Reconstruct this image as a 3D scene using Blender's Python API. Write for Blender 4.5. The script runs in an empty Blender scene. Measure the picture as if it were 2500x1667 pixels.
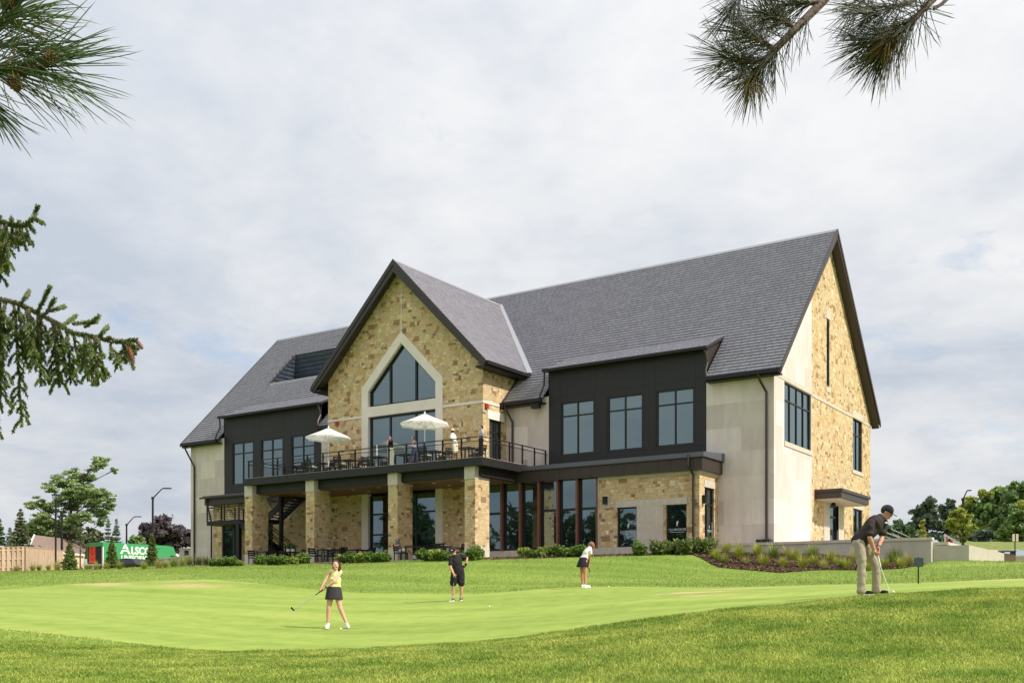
import bpy, bmesh, math, random
import numpy as np
from mathutils import Vector, Matrix, noise
from mathutils.geometry import delaunay_2d_cdt
rnd = random.Random(7); nr = np.random.RandomState(11)
S = bpy.context.scene; COL = S.collection
# ---------------------------------------------------------------- camera
FPX, V0, YAW = 2500.0, 1460.0, math.radians(33.6)      # focal length in photo pixels, horizon row, heading
RX, RY = math.cos(YAW), math.sin(YAW); FX, FY = -math.sin(YAW), math.cos(YAW)
cd = bpy.data.cameras.new("camera"); cam = bpy.data.objects.new("camera", cd); COL.objects.link(cam)
cd.sensor_width = 36; cd.lens = 36.0; cd.shift_y = (V0 - 833.5) / 2500; cd.clip_start = 0.05; cd.clip_end = 9000
cam.location = (0, 0, 0); cam.rotation_euler = (math.pi / 2, 0, YAW); S.camera = cam
S.view_settings.view_transform = 'Standard'; S.view_settings.look = 'None'; S.view_settings.exposure = 1.17
S.render.engine = 'CYCLES'
S.cycles.max_bounces = 6; S.cycles.transparent_max_bounces = 8; S.cycles.sample_clamp_indirect = 6
# ---------------------------------------------------------------- world and sun
SUN = Vector((1, 0.12, 1.0)).normalized()
w = bpy.data.worlds.new("World"); S.world = w; w.use_nodes = True
nt = w.node_tree; N = nt.nodes; L = nt.links; N.clear()
def nd(tree, t, **k):
    n = tree.nodes.new(t)
    for a, b in k.items():
        if a.startswith('i_'): n.inputs[int(a[2:])].default_value = b
        else: setattr(n, a, b)
    return n
out = nd(nt, 'ShaderNodeOutputWorld'); bg = nd(nt, 'ShaderNodeBackground', i_1=0.1); L.new(bg.outputs[0], out.inputs[0])
sky = nd(nt, 'ShaderNodeTexSky', sky_type='NISHITA', sun_disc=False)
sky.sun_elevation = math.asin(SUN.z); sky.sun_rotation = math.atan2(SUN.x, SUN.y)
tc = nd(nt, 'ShaderNodeTexCoord'); sp = nd(nt, 'ShaderNodeSeparateXYZ'); L.new(tc.outputs['Generated'], sp.inputs[0])
def wm(op, a, b=None, c=None):
    n = nd(nt, 'ShaderNodeMath', operation=op)
    for i, x in enumerate((a, b, c)):
        if x is None: continue
        if isinstance(x, (int, float)): n.inputs[i].default_value = x
        else: L.new(x, n.inputs[i])
    return n.outputs[0]
zc = wm('MAXIMUM', sp.outputs[2], 0.0); zd = wm('ADD', zc, 0.22)
cx = nd(nt, 'ShaderNodeCombineXYZ'); L.new(wm('DIVIDE', sp.outputs[0], zd), cx.inputs[0]); L.new(wm('DIVIDE', sp.outputs[1], zd), cx.inputs[1])
def wnoise(scale, detail, rough, off):
    m = nd(nt, 'ShaderNodeVectorMath', operation='ADD', i_1=off); L.new(cx.outputs[0], m.inputs[0])
    n = nd(nt, 'ShaderNodeTexNoise'); n.inputs['Scale'].default_value = scale; n.inputs['Detail'].default_value = detail
    n.inputs['Roughness'].default_value = rough; n.inputs['Distortion'].default_value = 0.35; L.new(m.outputs[0], n.inputs['Vector']); return n.outputs[0]
def wramp(fac, stops):
    r = nd(nt, 'ShaderNodeValToRGB'); e = r.color_ramp.elements
    while len(e) < len(stops): e.new(0.5)
    for k, (p, c) in enumerate(stops): e[k].position = p; e[k].color = (*c, 1)
    L.new(fac, r.inputs[0]); return r.outputs[0]
n1 = wnoise(0.8, 7, 0.55, (3.1, 0.7, 0)); n2 = wnoise(3.2, 9, 0.62, (0.3, 5.7, 0)); n3 = wnoise(9.0, 8, 0.6, (7.3, 1.1, 0))
mixf = wm('ADD', wm('MULTIPLY', n1, 0.62), wm('ADD', wm('MULTIPLY', n2, 0.28), wm('MULTIPLY', n3, 0.10)))
cloud = wramp(mixf, [(0.39, (2.50, 2.76, 3.18)), (0.46, (3.02, 3.20, 3.48)), (0.53, (3.52, 3.61, 3.76)), (0.60, (3.92, 3.95, 4.0))])
gap = wramp(wm('ADD', wm('MULTIPLY', wnoise(1.5, 8, 0.66, (1.5, 2.2, 0)), 0.75), wm('MULTIPLY', n3, 0.25)), [(0.31, (0.45,) * 3), (0.405, (0, 0, 0))])
mx = nd(nt, 'ShaderNodeMix', data_type='RGBA'); L.new(gap, mx.inputs[0]); L.new(cloud, mx.inputs[6])
skm = nd(nt, 'ShaderNodeVectorMath', operation='SCALE'); skm.inputs[3].default_value = 0.75; L.new(sky.outputs[0], skm.inputs[0])
L.new(skm.outputs[0], mx.inputs[7])
elev = wramp(zc, [(0.0, (0.88,) * 3), (0.25, (1.0,) * 3), (0.5, (1.08,) * 3), (1.0, (1.9,) * 3)])
fm = nd(nt, 'ShaderNodeMix', data_type='RGBA', blend_type='MULTIPLY'); fm.inputs[0].default_value = 1.0
L.new(mx.outputs[2], fm.inputs[6]); L.new(elev, fm.inputs[7]); L.new(fm.outputs[2], bg.inputs[0])
sl = bpy.data.lights.new("sun", 'SUN'); sl.energy = 2.15; sl.angle = math.radians(2.5); sl.color = (1, 0.93, 0.82)
so = bpy.data.objects.new("sun", sl); COL.objects.link(so); so.rotation_euler = SUN.to_track_quat('Z', 'Y').to_euler(); so.location = (40, 0, 60)
# ---------------------------------------------------------------- materials
def srgb(r, g, b): return tuple((x / 255 / 12.92) if x / 255 <= 0.04045 else ((x / 255 + 0.055) / 1.055) ** 2.4 for x in (r, g, b))
MATS = {}
def mat(name, col, rough=0.6, metal=0.0, var=0.12, scale=6.0, bump=0.0, bscale=40.0, spec=0.4, island=0.0, col2=None, trans=0.0, stretch=None):
    m = bpy.data.materials.new(name); m.use_nodes = True; t = m.node_tree; p = t.nodes['Principled BSDF']
    p.inputs['Roughness'].default_value = rough; p.inputs['Metallic'].default_value = metal; p.inputs['Specular IOR Level'].default_value = spec
    tcn = nd(t, 'ShaderNodeTexCoord'); vec = tcn.outputs['Object']
    if stretch:
        mp = nd(t, 'ShaderNodeMapping'); mp.inputs['Scale'].default_value = stretch; t.links.new(vec, mp.inputs[0]); vec = mp.outputs[0]
    no = nd(t, 'ShaderNodeTexNoise'); no.inputs['Scale'].default_value = scale; no.inputs['Detail'].default_value = 5; t.links.new(vec, no.inputs[0])
    c2 = col2 or tuple(c * (1 - var) for c in col); c1 = col if col2 else tuple(min(1, c * (1 + var)) for c in col)
    rp = nd(t, 'ShaderNodeValToRGB'); e = rp.color_ramp.elements
    e[0].position = 0.32; e[0].color = (*c2, 1); e[1].position = 0.68; e[1].color = (*c1, 1); t.links.new(no.outputs[0], rp.inputs[0]); co = rp.outputs[0]
    if island:
        g = nd(t, 'ShaderNodeNewGeometry'); mr = nd(t, 'ShaderNodeMapRange'); mr.inputs[3].default_value = 1 - island; mr.inputs[4].default_value = 1 + island
        t.links.new(g.outputs['Random Per Island'], mr.inputs[0])
        v = nd(t, 'ShaderNodeVectorMath', operation='SCALE'); t.links.new(co, v.inputs[0]); t.links.new(mr.outputs[0], v.inputs[3]); co = v.outputs[0]
    t.links.new(co, p.inputs['Base Color'])
    if bump:
        b = nd(t, 'ShaderNodeBump'); b.inputs['Strength'].default_value = bump; b.inputs['Distance'].default_value = 0.02
        nb = nd(t, 'ShaderNodeTexNoise'); nb.inputs['Scale'].default_value = bscale; nb.inputs['Detail'].default_value = 4; t.links.new(vec, nb.inputs[0])
        t.links.new(nb.outputs[0], b.inputs['Height']); t.links.new(b.outputs[0], p.inputs['Normal'])
    if trans:
        tr = nd(t, 'ShaderNodeBsdfTranslucent'); t.links.new(co, tr.inputs[0]); ms = nd(t, 'ShaderNodeMixShader'); ms.inputs[0].default_value = trans
        t.links.new(p.outputs[0], ms.inputs[1]); t.links.new(tr.outputs[0], ms.inputs[2]); t.links.new(ms.outputs[0], t.nodes['Material Output'].inputs[0])
    MATS[name] = m; return m
def wallvec(t):
    tcn = nd(t, 'ShaderNodeTexCoord'); s = nd(t, 'ShaderNodeSeparateXYZ'); t.links.new(tcn.outputs['Object'], s.inputs[0])
    a = nd(t, 'ShaderNodeMath', operation='ADD'); t.links.new(s.outputs[0], a.inputs[0]); t.links.new(s.outputs[1], a.inputs[1])
    c = nd(t, 'ShaderNodeCombineXYZ'); t.links.new(a.outputs[0], c.inputs[0]); t.links.new(s.outputs[2], c.inputs[1]); return c.outputs[0], tcn
def brick(t, vec, wd, ht, mortar, off=0.5, freq=2):
    b = nd(t, 'ShaderNodeTexBrick', offset=off, offset_frequency=freq); b.inputs['Scale'].default_value = 1; b.inputs['Brick Width'].default_value = wd
    b.inputs['Row Height'].default_value = ht; b.inputs['Mortar Size'].default_value = mortar; b.inputs['Mortar Smooth'].default_value = 0.1
    b.inputs['Color1'].default_value = (0, 0, 0, 1); b.inputs['Color2'].default_value = (1, 1, 1, 1); b.inputs['Mortar'].default_value = (0, 0, 0, 1); b.inputs['Bias'].default_value = 0
    t.links.new(vec, b.inputs['Vector']); return b
def stone_mat(name, gain=1.0):
    m = bpy.data.materials.new(name); m.use_nodes = True; t = m.node_tree; p = t.nodes['Principled BSDF']; p.inputs['Roughness'].default_value = 0.85; p.inputs['Specular IOR Level'].default_value = 0.2
    vec0, tcn = wallvec(t)
    # a slight waviness keeps the joints from being ruler straight
    wn = nd(t, 'ShaderNodeTexNoise'); wn.inputs['Scale'].default_value = 2.2; t.links.new(vec0, wn.inputs[0])
    ws = nd(t, 'ShaderNodeVectorMath', operation='SCALE'); ws.inputs[3].default_value = 0.035; t.links.new(wn.outputs[1], ws.inputs[0])
    wa = nd(t, 'ShaderNodeVectorMath', operation='ADD'); t.links.new(vec0, wa.inputs[0]); t.links.new(ws.outputs[0], wa.inputs[1]); vec = wa.outputs[0]
    A = brick(t, vec, 0.50, 0.30, 0.010, 0.43); B = brick(t, vec, 0.25, 0.15, 0.009, 0.37); C2 = brick(t, vec, 0.33, 0.30, 0.010, 0.61, 3)
    g1 = nd(t, 'ShaderNodeMath', operation='GREATER_THAN', i_1=0.52); t.links.new(A.outputs[0], g1.inputs[0])
    n0 = nd(t, 'ShaderNodeTexNoise'); n0.inputs['Scale'].default_value = 1.1; t.links.new(vec, n0.inputs[0])
    g2 = nd(t, 'ShaderNodeMath', operation='GREATER_THAN', i_1=0.52); t.links.new(n0.outputs[0], g2.inputs[0])
    def mixc(f, a, b):
        x = nd(t, 'ShaderNodeMix', data_type='RGBA'); t.links.new(f, x.inputs[0]); t.links.new(a, x.inputs[6]); t.links.new(b, x.inputs[7]); return x.outputs[2]
    val = mixc(g1.outputs[0], mixc(g2.outputs[0], A.outputs[0], C2.outputs[0]), B.outputs[0]); fac = mixc(g1.outputs[0], mixc(g2.outputs[0], A.outputs[1], C2.outputs[1]), B.outputs[1])
    rp = nd(t, 'ShaderNodeValToRGB'); rp.color_ramp.interpolation = 'CONSTANT'; e = rp.color_ramp.elements
    cols = [(0.0, (160, 130, 100)), (0.045, (200, 172, 132)), (0.18, (212, 187, 148)), (0.32, (204, 186, 152)), (0.45, (218, 195, 156)), (0.58, (196, 182, 152)), (0.68, (214, 194, 160)),
            (0.79, (200, 164, 122)), (0.86, (228, 212, 184)), (0.93, (180, 138, 104)), (0.97, (140, 112, 94))]
    while len(e) < len(cols): e.new(0.5)
    for k, (pz, c) in enumerate(cols): e[k].position = pz; e[k].color = (*[min(1, x * gain * q_) for x, q_ in zip(srgb(*c), (1.0, 0.965, 0.875))], 1)
    t.links.new(val, rp.inputs[0])
    nb = nd(t, 'ShaderNodeTexNoise'); nb.inputs['Scale'].default_value = 9; nb.inputs['Detail'].default_value = 8; nb.inputs['Roughness'].default_value = 0.65; t.links.new(tcn.outputs['Object'], nb.inputs[0])
    mr = nd(t, 'ShaderNodeMapRange'); mr.inputs[1].default_value = 0.25; mr.inputs[2].default_value = 0.75; mr.inputs[3].default_value = 0.64; mr.inputs[4].default_value = 1.26; t.links.new(nb.outputs[0], mr.inputs[0])
    v = nd(t, 'ShaderNodeVectorMath', operation='SCALE'); t.links.new(rp.outputs[0], v.inputs[0]); t.links.new(mr.outputs[0], v.inputs[3])
    mo = nd(t, 'ShaderNodeMix', data_type='RGBA'); mo.inputs[7].default_value = (*[x * gain for x in srgb(186, 168, 138)], 1); t.links.new(fac, mo.inputs[0]); t.links.new(v.outputs[0], mo.inputs[6]); t.links.new(mo.outputs[2], p.inputs['Base Color'])
    h = nd(t, 'ShaderNodeMath', operation='SUBTRACT'); t.links.new(nb.outputs[0], h.inputs[0]); t.links.new(fac, h.inputs[1])
    b = nd(t, 'ShaderNodeBump'); b.inputs['Strength'].default_value = 0.6; b.inputs['Distance'].default_value = 0.03; t.links.new(h.outputs[0], b.inputs['Height']); t.links.new(b.outputs[0], p.inputs['Normal'])
    MATS[name] = m; return m
def panel_mat(name, col, wd, ht, mortar, mcol, rough, var, bumpd=0.01, tint=None, streak=0.0):
    m = bpy.data.materials.new(name); m.use_nodes = True; t = m.node_tree; p = t.nodes['Principled BSDF']; p.inputs['Roughness'].default_value = rough; p.inputs['Specular IOR Level'].default_value = 0.3
    vec, tcn = wallvec(t); A = brick(t, vec, wd, ht, mortar, 0.37, 2)
    rp = nd(t, 'ShaderNodeValToRGB'); e = rp.color_ramp.elements; e[0].color = (*[c * (1 - var) for c in col], 1); e[1].color = (*(tint or [min(1, c * (1 + var)) for c in col]), 1); t.links.new(A.outputs[0], rp.inputs[0])
    nb = nd(t, 'ShaderNodeTexNoise'); nb.inputs['Scale'].default_value = 1.6; nb.inputs['Detail'].default_value = 8; mp = nd(t, 'ShaderNodeMapping'); mp.inputs['Scale'].default_value = (1.6, 1.6, 0.45); t.links.new(tcn.outputs['Object'], mp.inputs[0]); t.links.new(mp.outputs[0], nb.inputs[0])
    mr = nd(t, 'ShaderNodeMapRange'); mr.inputs[1].default_value = 0.3; mr.inputs[2].default_value = 0.7; mr.inputs[3].default_value = 1 - streak; mr.inputs[4].default_value = 1 + streak; t.links.new(nb.outputs[0], mr.inputs[0])
    v = nd(t, 'ShaderNodeVectorMath', operation='SCALE'); t.links.new(rp.outputs[0], v.inputs[0]); t.links.new(mr.outputs[0], v.inputs[3])
    mo = nd(t, 'ShaderNodeMix', data_type='RGBA'); mo.inputs[7].default_value = (*mcol, 1); t.links.new(A.outputs[1], mo.inputs[0]); t.links.new(v.outputs[0], mo.inputs[6]); t.links.new(mo.outputs[2], p.inputs['Base Color'])
    b = nd(t, 'ShaderNodeBump', invert=True); b.inputs['Strength'].default_value = 0.5; b.inputs['Distance'].default_value = bumpd; t.links.new(A.outputs[1], b.inputs['Height']); t.links.new(b.outputs[0], p.inputs['Normal'])
    MATS[name] = m; return m
def glass_mat(name, tint, dark, f=0.3):
    m = bpy.data.materials.new(name); m.use_nodes = True; t = m.node_tree; p = t.nodes['Principled BSDF']
    no = nd(t, 'ShaderNodeTexNoise'); no.inputs['Scale'].default_value = 0.5; tcn = nd(t, 'ShaderNodeTexCoord'); t.links.new(tcn.outputs['Object'], no.inputs[0])
    rp = nd(t, 'ShaderNodeValToRGB'); rp.color_ramp.elements[0].color = (*[d * 0.7 for d in dark], 1); rp.color_ramp.elements[1].color = (*[d * 1.3 for d in dark], 1); t.links.new(no.outputs[0], rp.inputs[0]); t.links.new(rp.outputs[0], p.inputs['Base Color'])
    gi = nd(t, 'ShaderNodeNewGeometry'); p.inputs['Roughness'].default_value = 0.05; g = nd(t, 'ShaderNodeBsdfGlossy'); g.inputs[0].default_value = (*tint, 1); g.inputs[1].default_value = 0.012
    b = nd(t, 'ShaderNodeBump'); b.inputs['Strength'].default_value = 0.02; b.inputs['Distance'].default_value = 0.2; t.links.new(no.outputs[0], b.inputs['Height']); t.links.new(b.outputs[0], g.inputs['Normal'])
    lw = nd(t, 'ShaderNodeLayerWeight'); lw.inputs[0].default_value = 0.5; mr = nd(t, 'ShaderNodeMapRange'); mr.inputs[3].default_value = f; mr.inputs[4].default_value = 0.95; t.links.new(lw.outputs['Fresnel'], mr.inputs[0]); mi = nd(t, 'ShaderNodeMapRange'); mi.inputs[3].default_value = f - 0.07; mi.inputs[4].default_value = f + 0.06; t.links.new(gi.outputs['Random Per Island'], mi.inputs[0]); t.links.new(mi.outputs[0], mr.inputs[3])
    ms = nd(t, 'ShaderNodeMixShader'); t.links.new(mr.outputs[0], ms.inputs[0]); t.links.new(p.outputs[0], ms.inputs[1]); t.links.new(g.outputs[0], ms.inputs[2]); t.links.new(ms.outputs[0], t.nodes['Material Output'].inputs[0])
    MATS[name] = m; return m
stone_mat('ashlar')
panel_mat('limestone', srgb(220, 206, 198), 1.5, 1.25, 0.006, srgb(206, 193, 183), 0.8, 0.20, 0.003, srgb(225, 213, 205), 0.08)
mat('charcoal', srgb(41, 40, 40), 0.5, 0.1, 0.05, 0.8)
mat('bronze', srgb(66, 58, 54), 0.42, 0.25, 0.06, 2.0); mat('barge_unlit', srgb(62, 57, 55), 0.45, 0.1, 0.06, 2.0)  # centre gable's bronze copy is darker: its lack of sun is in the colour
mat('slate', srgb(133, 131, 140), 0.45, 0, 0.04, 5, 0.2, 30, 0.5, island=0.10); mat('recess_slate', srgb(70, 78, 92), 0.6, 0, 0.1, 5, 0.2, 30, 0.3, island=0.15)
mat('flashing', srgb(150, 150, 154), 0.45, 0.3, 0.05); mat('soffit_wood', srgb(112, 82, 60), 0.5, 0, 0.16, 3, stretch=(0.4, 8, 1)); mat('soffit_pale', srgb(186, 172, 160), 0.6)
mat('frame', srgb(38, 42, 41), 0.4, 0.2, 0.06); mat('mullion_brown', srgb(122, 80, 66), 0.5, 0.1, 0.08)
glass_mat('glass', (0.34, 0.47, 0.50), (0.012, 0.018, 0.017), 0.32)
mat('white_paint', (0.78, 0.78, 0.76), 0.5, 0, 0.04); mat('dark_metal', srgb(38, 35, 34), 0.45, 0.3, 0.08); mat('black', srgb(24, 24, 25), 0.5, 0, 0.1); mat('steel', (0.62, 0.62, 0.62), 0.3, 0.9, 0.05)
mat('red_paint', srgb(178, 48, 36), 0.4, 0, 0.05); mat('concrete', srgb(186, 178, 164), 0.85, 0, 0.08, 3, 0.1); mat('frame_stone', srgb(226, 216, 206), 0.8, 0, 0.05, 1.5, 0.05); mat('cap_stone', srgb(198, 188, 174), 0.8, 0, 0.08, 4, 0.08)
panel_mat('wall_stone', srgb(186, 180, 168), 1.9, 1.4, 0.006, srgb(150, 144, 132), 0.8, 0.07, 0.004, None, 0.10)
mat('cushion', srgb(138, 146, 160), 0.9, 0, 0.06); mat('cushion_sage', srgb(160, 166, 146), 0.9, 0, 0.06); mat('canvas', (0.86, 0.85, 0.80), 0.85, 0, 0.03, trans=0.35)
# ---------------------------------------------------------------- mesh helpers
class MB:
    def __init__(s): s.v = []; s.f = []; s.g = []
    def add(s, vs, fs):
        o = len(s.v); s.g.append((o, len(vs), len(s.f), len(fs))); s.v += [tuple(q) for q in vs]; s.f += [tuple(i + o for i in f) for f in fs]; return s
    def poly(s, *pts): return s.add(pts, [tuple(range(len(pts)))])
    def box(s, x0, x1, y0, y1, z0, z1):
        return s.add([(x0, y0, z0), (x1, y0, z0), (x1, y1, z0), (x0, y1, z0), (x0, y0, z1), (x1, y0, z1), (x1, y1, z1), (x0, y1, z1)],
                     [(3, 2, 1, 0), (4, 5, 6, 7), (0, 1, 5, 4), (1, 2, 6, 5), (2, 3, 7, 6), (3, 0, 4, 7)])
    def prism(s, pts, vec):
        n = len(pts); q = [tuple(Vector(p) + Vector(vec)) for p in pts]
        return s.add(list(pts) + q, [tuple(range(n - 1, -1, -1)), tuple(range(n, 2 * n))] + [(i, (i + 1) % n, (i + 1) % n + n, i + n) for i in range(n)])
    def tube(s, pts, rad, n=8, cap=True):
        pts = [Vector(p) for p in pts]; m = len(pts); rad = rad if isinstance(rad, (list, tuple)) else [rad] * m; vs = []; fs = []; up = None
        for i, p in enumerate(pts):
            d = (pts[min(i + 1, m - 1)] - pts[max(i - 1, 0)])
            d = d.normalized() if d.length > 1e-9 else Vector((0, 0, 1))
            if up is None: up = d.orthogonal().normalized()
            up = (up - d * up.dot(d)); up = up.normalized() if up.length > 1e-6 else d.orthogonal().normalized(); b = d.cross(up)
            for k in range(n):
                a = 2 * math.pi * k / n; vs.append(p + (up * math.cos(a) + b * math.sin(a)) * rad[i])
        for i in range(m - 1):
            for k in range(n): fs.append((i * n + k, i * n + (k + 1) % n, (i + 1) * n + (k + 1) % n, (i + 1) * n + k))
        if cap: fs += [tuple(range(n - 1, -1, -1)), tuple((m - 1) * n + k for k in range(n))]
        return s.add(vs, fs)
    def bar(s, a, b, wd, ht, up=(0, 0, 1)):
        a, b = Vector(a), Vector(b); d = (b - a).normalized(); r = d.cross(Vector(up)); r = r.normalized() if r.length > 1e-6 else d.orthogonal().normalized(); u = r.cross(d)
        q = [r * (sx * wd / 2) + u * (sz * ht / 2) for sx, sz in ((-1, -1), (1, -1), (1, 1), (-1, 1))]
        return s.add([a + k for k in q] + [b + k for k in q], [(3, 2, 1, 0), (4, 5, 6, 7), (0, 1, 5, 4), (1, 2, 6, 5), (2, 3, 7, 6), (3, 0, 4, 7)])
    def ell(s, c, r, rot=None, n=12, m=8, z0=-1.0, z1=1.0):
        vs = []; fs = []; a0, a1 = math.asin(z0), math.asin(z1)
        for j in range(m + 1):
            t = a0 + (a1 - a0) * j / m
            for i in range(n):
                p = 2 * math.pi * i / n; q = Vector((math.cos(t) * math.cos(p) * r[0], math.cos(t) * math.sin(p) * r[1], math.sin(t) * r[2]))
                vs.append(Vector(c) + (rot @ q if rot is not None else q))
        for j in range(m):
            for i in range(n): fs.append((j * n + i, j * n + (i + 1) % n, (j + 1) * n + (i + 1) % n, (j + 1) * n + i))
        fs += [tuple(range(n - 1, -1, -1)), tuple(m * n + i for i in range(n))]
        return s.add(vs, fs)
    def build(s, name, m, parent=None, loc=None, smooth=False):
        me = bpy.data.meshes.new(name); me.from_pydata(s.v, [], s.f); me.materials.append(MATS[m] if isinstance(m, str) else m)
        if smooth: me.polygons.foreach_set('use_smooth', [True] * len(me.polygons))
        me.update(); o = bpy.data.objects.new(name, me); COL.objects.link(o)
        if parent is not None: o.parent = parent
        if loc is not None: o.location = loc
        return o
def each(mb, name, m, parent):
    out = []
    for o, n, fo_, fn in mb.g:
        k = MB(); k.v = mb.v[o:o + n]; k.f = [tuple(i - o for i in f) for f in mb.f[fo_:fo_ + fn]]; out.append(k.build(name, m, parent))
    return out
def mb_np(name, V, F, m, parent=None, smooth=False):
    me = bpy.data.meshes.new(name); V = np.asarray(V, np.float32); F = np.asarray(F, np.int32); k = F.shape[1]
    me.vertices.add(len(V)); me.vertices.foreach_set('co', V.ravel()); me.loops.add(F.size); me.loops.foreach_set('vertex_index', F.ravel())
    me.polygons.add(len(F)); me.polygons.foreach_set('loop_start', np.arange(0, F.size, k, dtype=np.int32)); me.polygons.foreach_set('loop_total', np.full(len(F), k, np.int32))
    if smooth: me.polygons.foreach_set('use_smooth', np.ones(len(F), bool))
    me.update(calc_edges=True); me.validate(); me.materials.append(MATS[m] if isinstance(m, str) else m)
    o = bpy.data.objects.new(name, me); COL.objects.link(o)
    if parent is not None: o.parent = parent
    return o
def tag(o, label, cat, group=None):
    o['label'] = label; o['category'] = cat
    if group: o['group'] = group
    return o
def struct(o, kind='structure'): o['kind'] = kind; return o
def thing(name, label, cat, loc=(0, 0, 0), rz=0.0, group=None):
    o = bpy.data.objects.new(name, None); COL.objects.link(o); o.location = loc; o.rotation_euler = (0, 0, rz); o.empty_display_size = 0.3
    return tag(o, label, cat, group)
def dup(root, loc, rz=0.0, label=None, sc=None):
    def cp(o, par):
        c = o.copy(); COL.objects.link(c); c.parent = par
        for ch in o.children: cp(ch, c)
        return c
    r = root.copy(); COL.objects.link(r); r.location = loc; r.rotation_euler = (0, 0, rz)
    if sc: r.scale = (sc,) * 3 if isinstance(sc, (int, float)) else sc
    if label: r['label'] = label
    for ch in root.children: cp(ch, r)
    return r
def P(u, v, D):                                     # photo pixel and distance along the view axis to a point in the world
    a = (u - 1250) / FPX; return Vector(((FX + RX * a) * D, (FY + RY * a) * D, (V0 - v) / FPX * D))
def onY(u, v, y):
    a = (u - 1250) / FPX; return P(u, v, y / (FY + RY * a))
def text_mesh(txt, size, name, m, parent, matrix, extrude=0.004, sx=1.0, align='CENTER', bold=0.0, width=None):
    cu = bpy.data.curves.new(name, 'FONT'); cu.body = txt; cu.size = size; cu.extrude = extrude; cu.align_x = align; cu.resolution_u = 3; cu.offset = bold
    o = bpy.data.objects.new(name, cu); COL.objects.link(o); bpy.context.view_layer.update()
    me = bpy.data.meshes.new_from_object(o.evaluated_get(bpy.context.evaluated_depsgraph_get())); bpy.data.objects.remove(o)
    wv = [v.co.x for v in me.vertices]; sx = width / (max(wv) - min(wv)) if width else sx; me.transform(matrix @ Matrix.Diagonal((sx, 1, 1, 1))); me.materials.clear(); me.materials.append(MATS[m]); r = bpy.data.objects.new(name, me); COL.objects.link(r); r.parent = parent; return r
# ---------------------------------------------------------------- terrain
CB = Vector((-39.62, 50, 0))                          # middle of the clubhouse's front wall
TP = []                                              # (x, y, z)
def tp(u, v, D): TP.append(P(u, v, D))
def tpl(x, y, z): TP.append(Vector((x, y, 0)) + Vector((CB.x, CB.y, z)))
for u, v, D in [(-400, 1667, 10.5), (0, 1667, 10.5), (650, 1667, 10.5), (1250, 1667, 10.5), (1900, 1667, 10.3), (2500, 1667, 10), (2900, 1667, 10),
                # near edge of the putting green
                (-500, 1500, 24), (-200, 1515, 22), (0, 1536, 20), (200, 1556, 18.8), (400, 1579, 17.8), (560, 1590, 17.3), (850, 1585, 17), (1063, 1575, 16.8), (1330, 1549, 16.8), (1590, 1512, 16.8), (1807, 1485, 16.9), (1955, 1472, 17), (2100, 1458, 17.0), (2300, 1445, 17), (2500, 1436, 17), (2800, 1425, 17),
                # far edge of the green
                (-500, 1450, 42), (-200, 1445, 44), (0, 1440, 45), (145, 1427, 46), (363, 1418, 47), (500, 1414, 46), (620, 1423, 43), (744, 1436, 40), (872, 1447, 37), (1063, 1449, 34.5), (1169, 1449, 33.5), (1329, 1437, 32.5), (1488, 1432, 31), (1650, 1434, 29.5), (1807, 1433, 28), (2020, 1427, 26.5), (2241, 1423, 25.3), (2500, 1412, 25), (2800, 1402, 25),
                # on the green
                (815, 1534, 23.4), (1113, 1466, 29.5), (1420, 1435, 30.5), (2130, 1451, 17.9), (1886, 1470, 18.7), (1200, 1500, 24), (300, 1480, 30), (300, 1520, 23.5), (1600, 1465, 22.5), (2400, 1422, 21),
                # top of the lawn
                (1180, 1364, 50), (1000, 1370, 52), (840, 1377, 55), (600, 1380, 61), (480, 1380, 70), (350, 1385, 78), (200, 1390, 86), (153, 1391, 96), (60, 1393, 78), (0, 1397, 76), (-150, 1400, 74), (-400, 1405, 70), (1400, 1359, 48.6), (1560, 1354, 47.5), (1690, 1353, 46.6),
                (1740, 1384, 43.2), (1900, 1397, 41.5), (2000, 1394, 41.6), (2100, 1391, 42.3), (2260, 1376, 45.8), (2443, 1379, 55), (2500, 1380, 57), (2800, 1378, 60),
                (300, 1391, 108), (150, 1392, 120), (-200, 1395, 110), (2500, 1352, 95), (2450, 1338, 118), (2650, 1332, 118), (2350, 1340, 112), (100, 1392, 150), (2400, 1335, 150), (1900, 1345, 150)]: tp(u, v, D)
for x, y, z in [(-24, 0, 2.2), (-24, 12, 2.3), (-10, 8, 2.0), (10, 8, 2.0), (24, 12, 2.3), (-8, -3, 2.0), (6, -3, 2.0), (16, -3.0, 2.05), (22, -1.3, 2.15), (26, -1.4, 1.95), (30, -1.4, 1.66), (31, 1, 1.58), (31, 8.4, 1.76), (35, 3, 1.62), (37, 10, 1.85), (0, 30, 2.4), (26, 4, 1.9), (-18, -4, 2.1), (-17, -7, 2.05), (-4, -8.5, 1.98), (6, -8.5, 1.95)]: tpl(x, y, z)
for a, D, z in [(0, 4, -1.25), (0.8, 4, -1.2), (-0.8, 4, -1.3), (0, 0.3, -1.6), (0, -8, -2.0), (1.5, -8, -2), (-1.5, -8, -2.0), (0, -30, -2.6), (1.5, 8, -0.5), (-2.2, 9, -1.3), (-1.6, 25, -0.5), (1.3, 25, 0.7)]:
    TP.append(Vector((FX * D + RX * a * abs(D), FY * D + RY * a * abs(D), z)))
TP = np.array([tuple(p) for p in TP])
def _phi(r2): return np.where(r2 > 1e-12, 0.5 * r2 * np.log(np.maximum(r2, 1e-12)), 0)
_n = len(TP); _A = np.zeros((_n + 3, _n + 3)); _d2 = ((TP[:, None, :2] - TP[None, :, :2]) ** 2).sum(-1)
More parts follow.
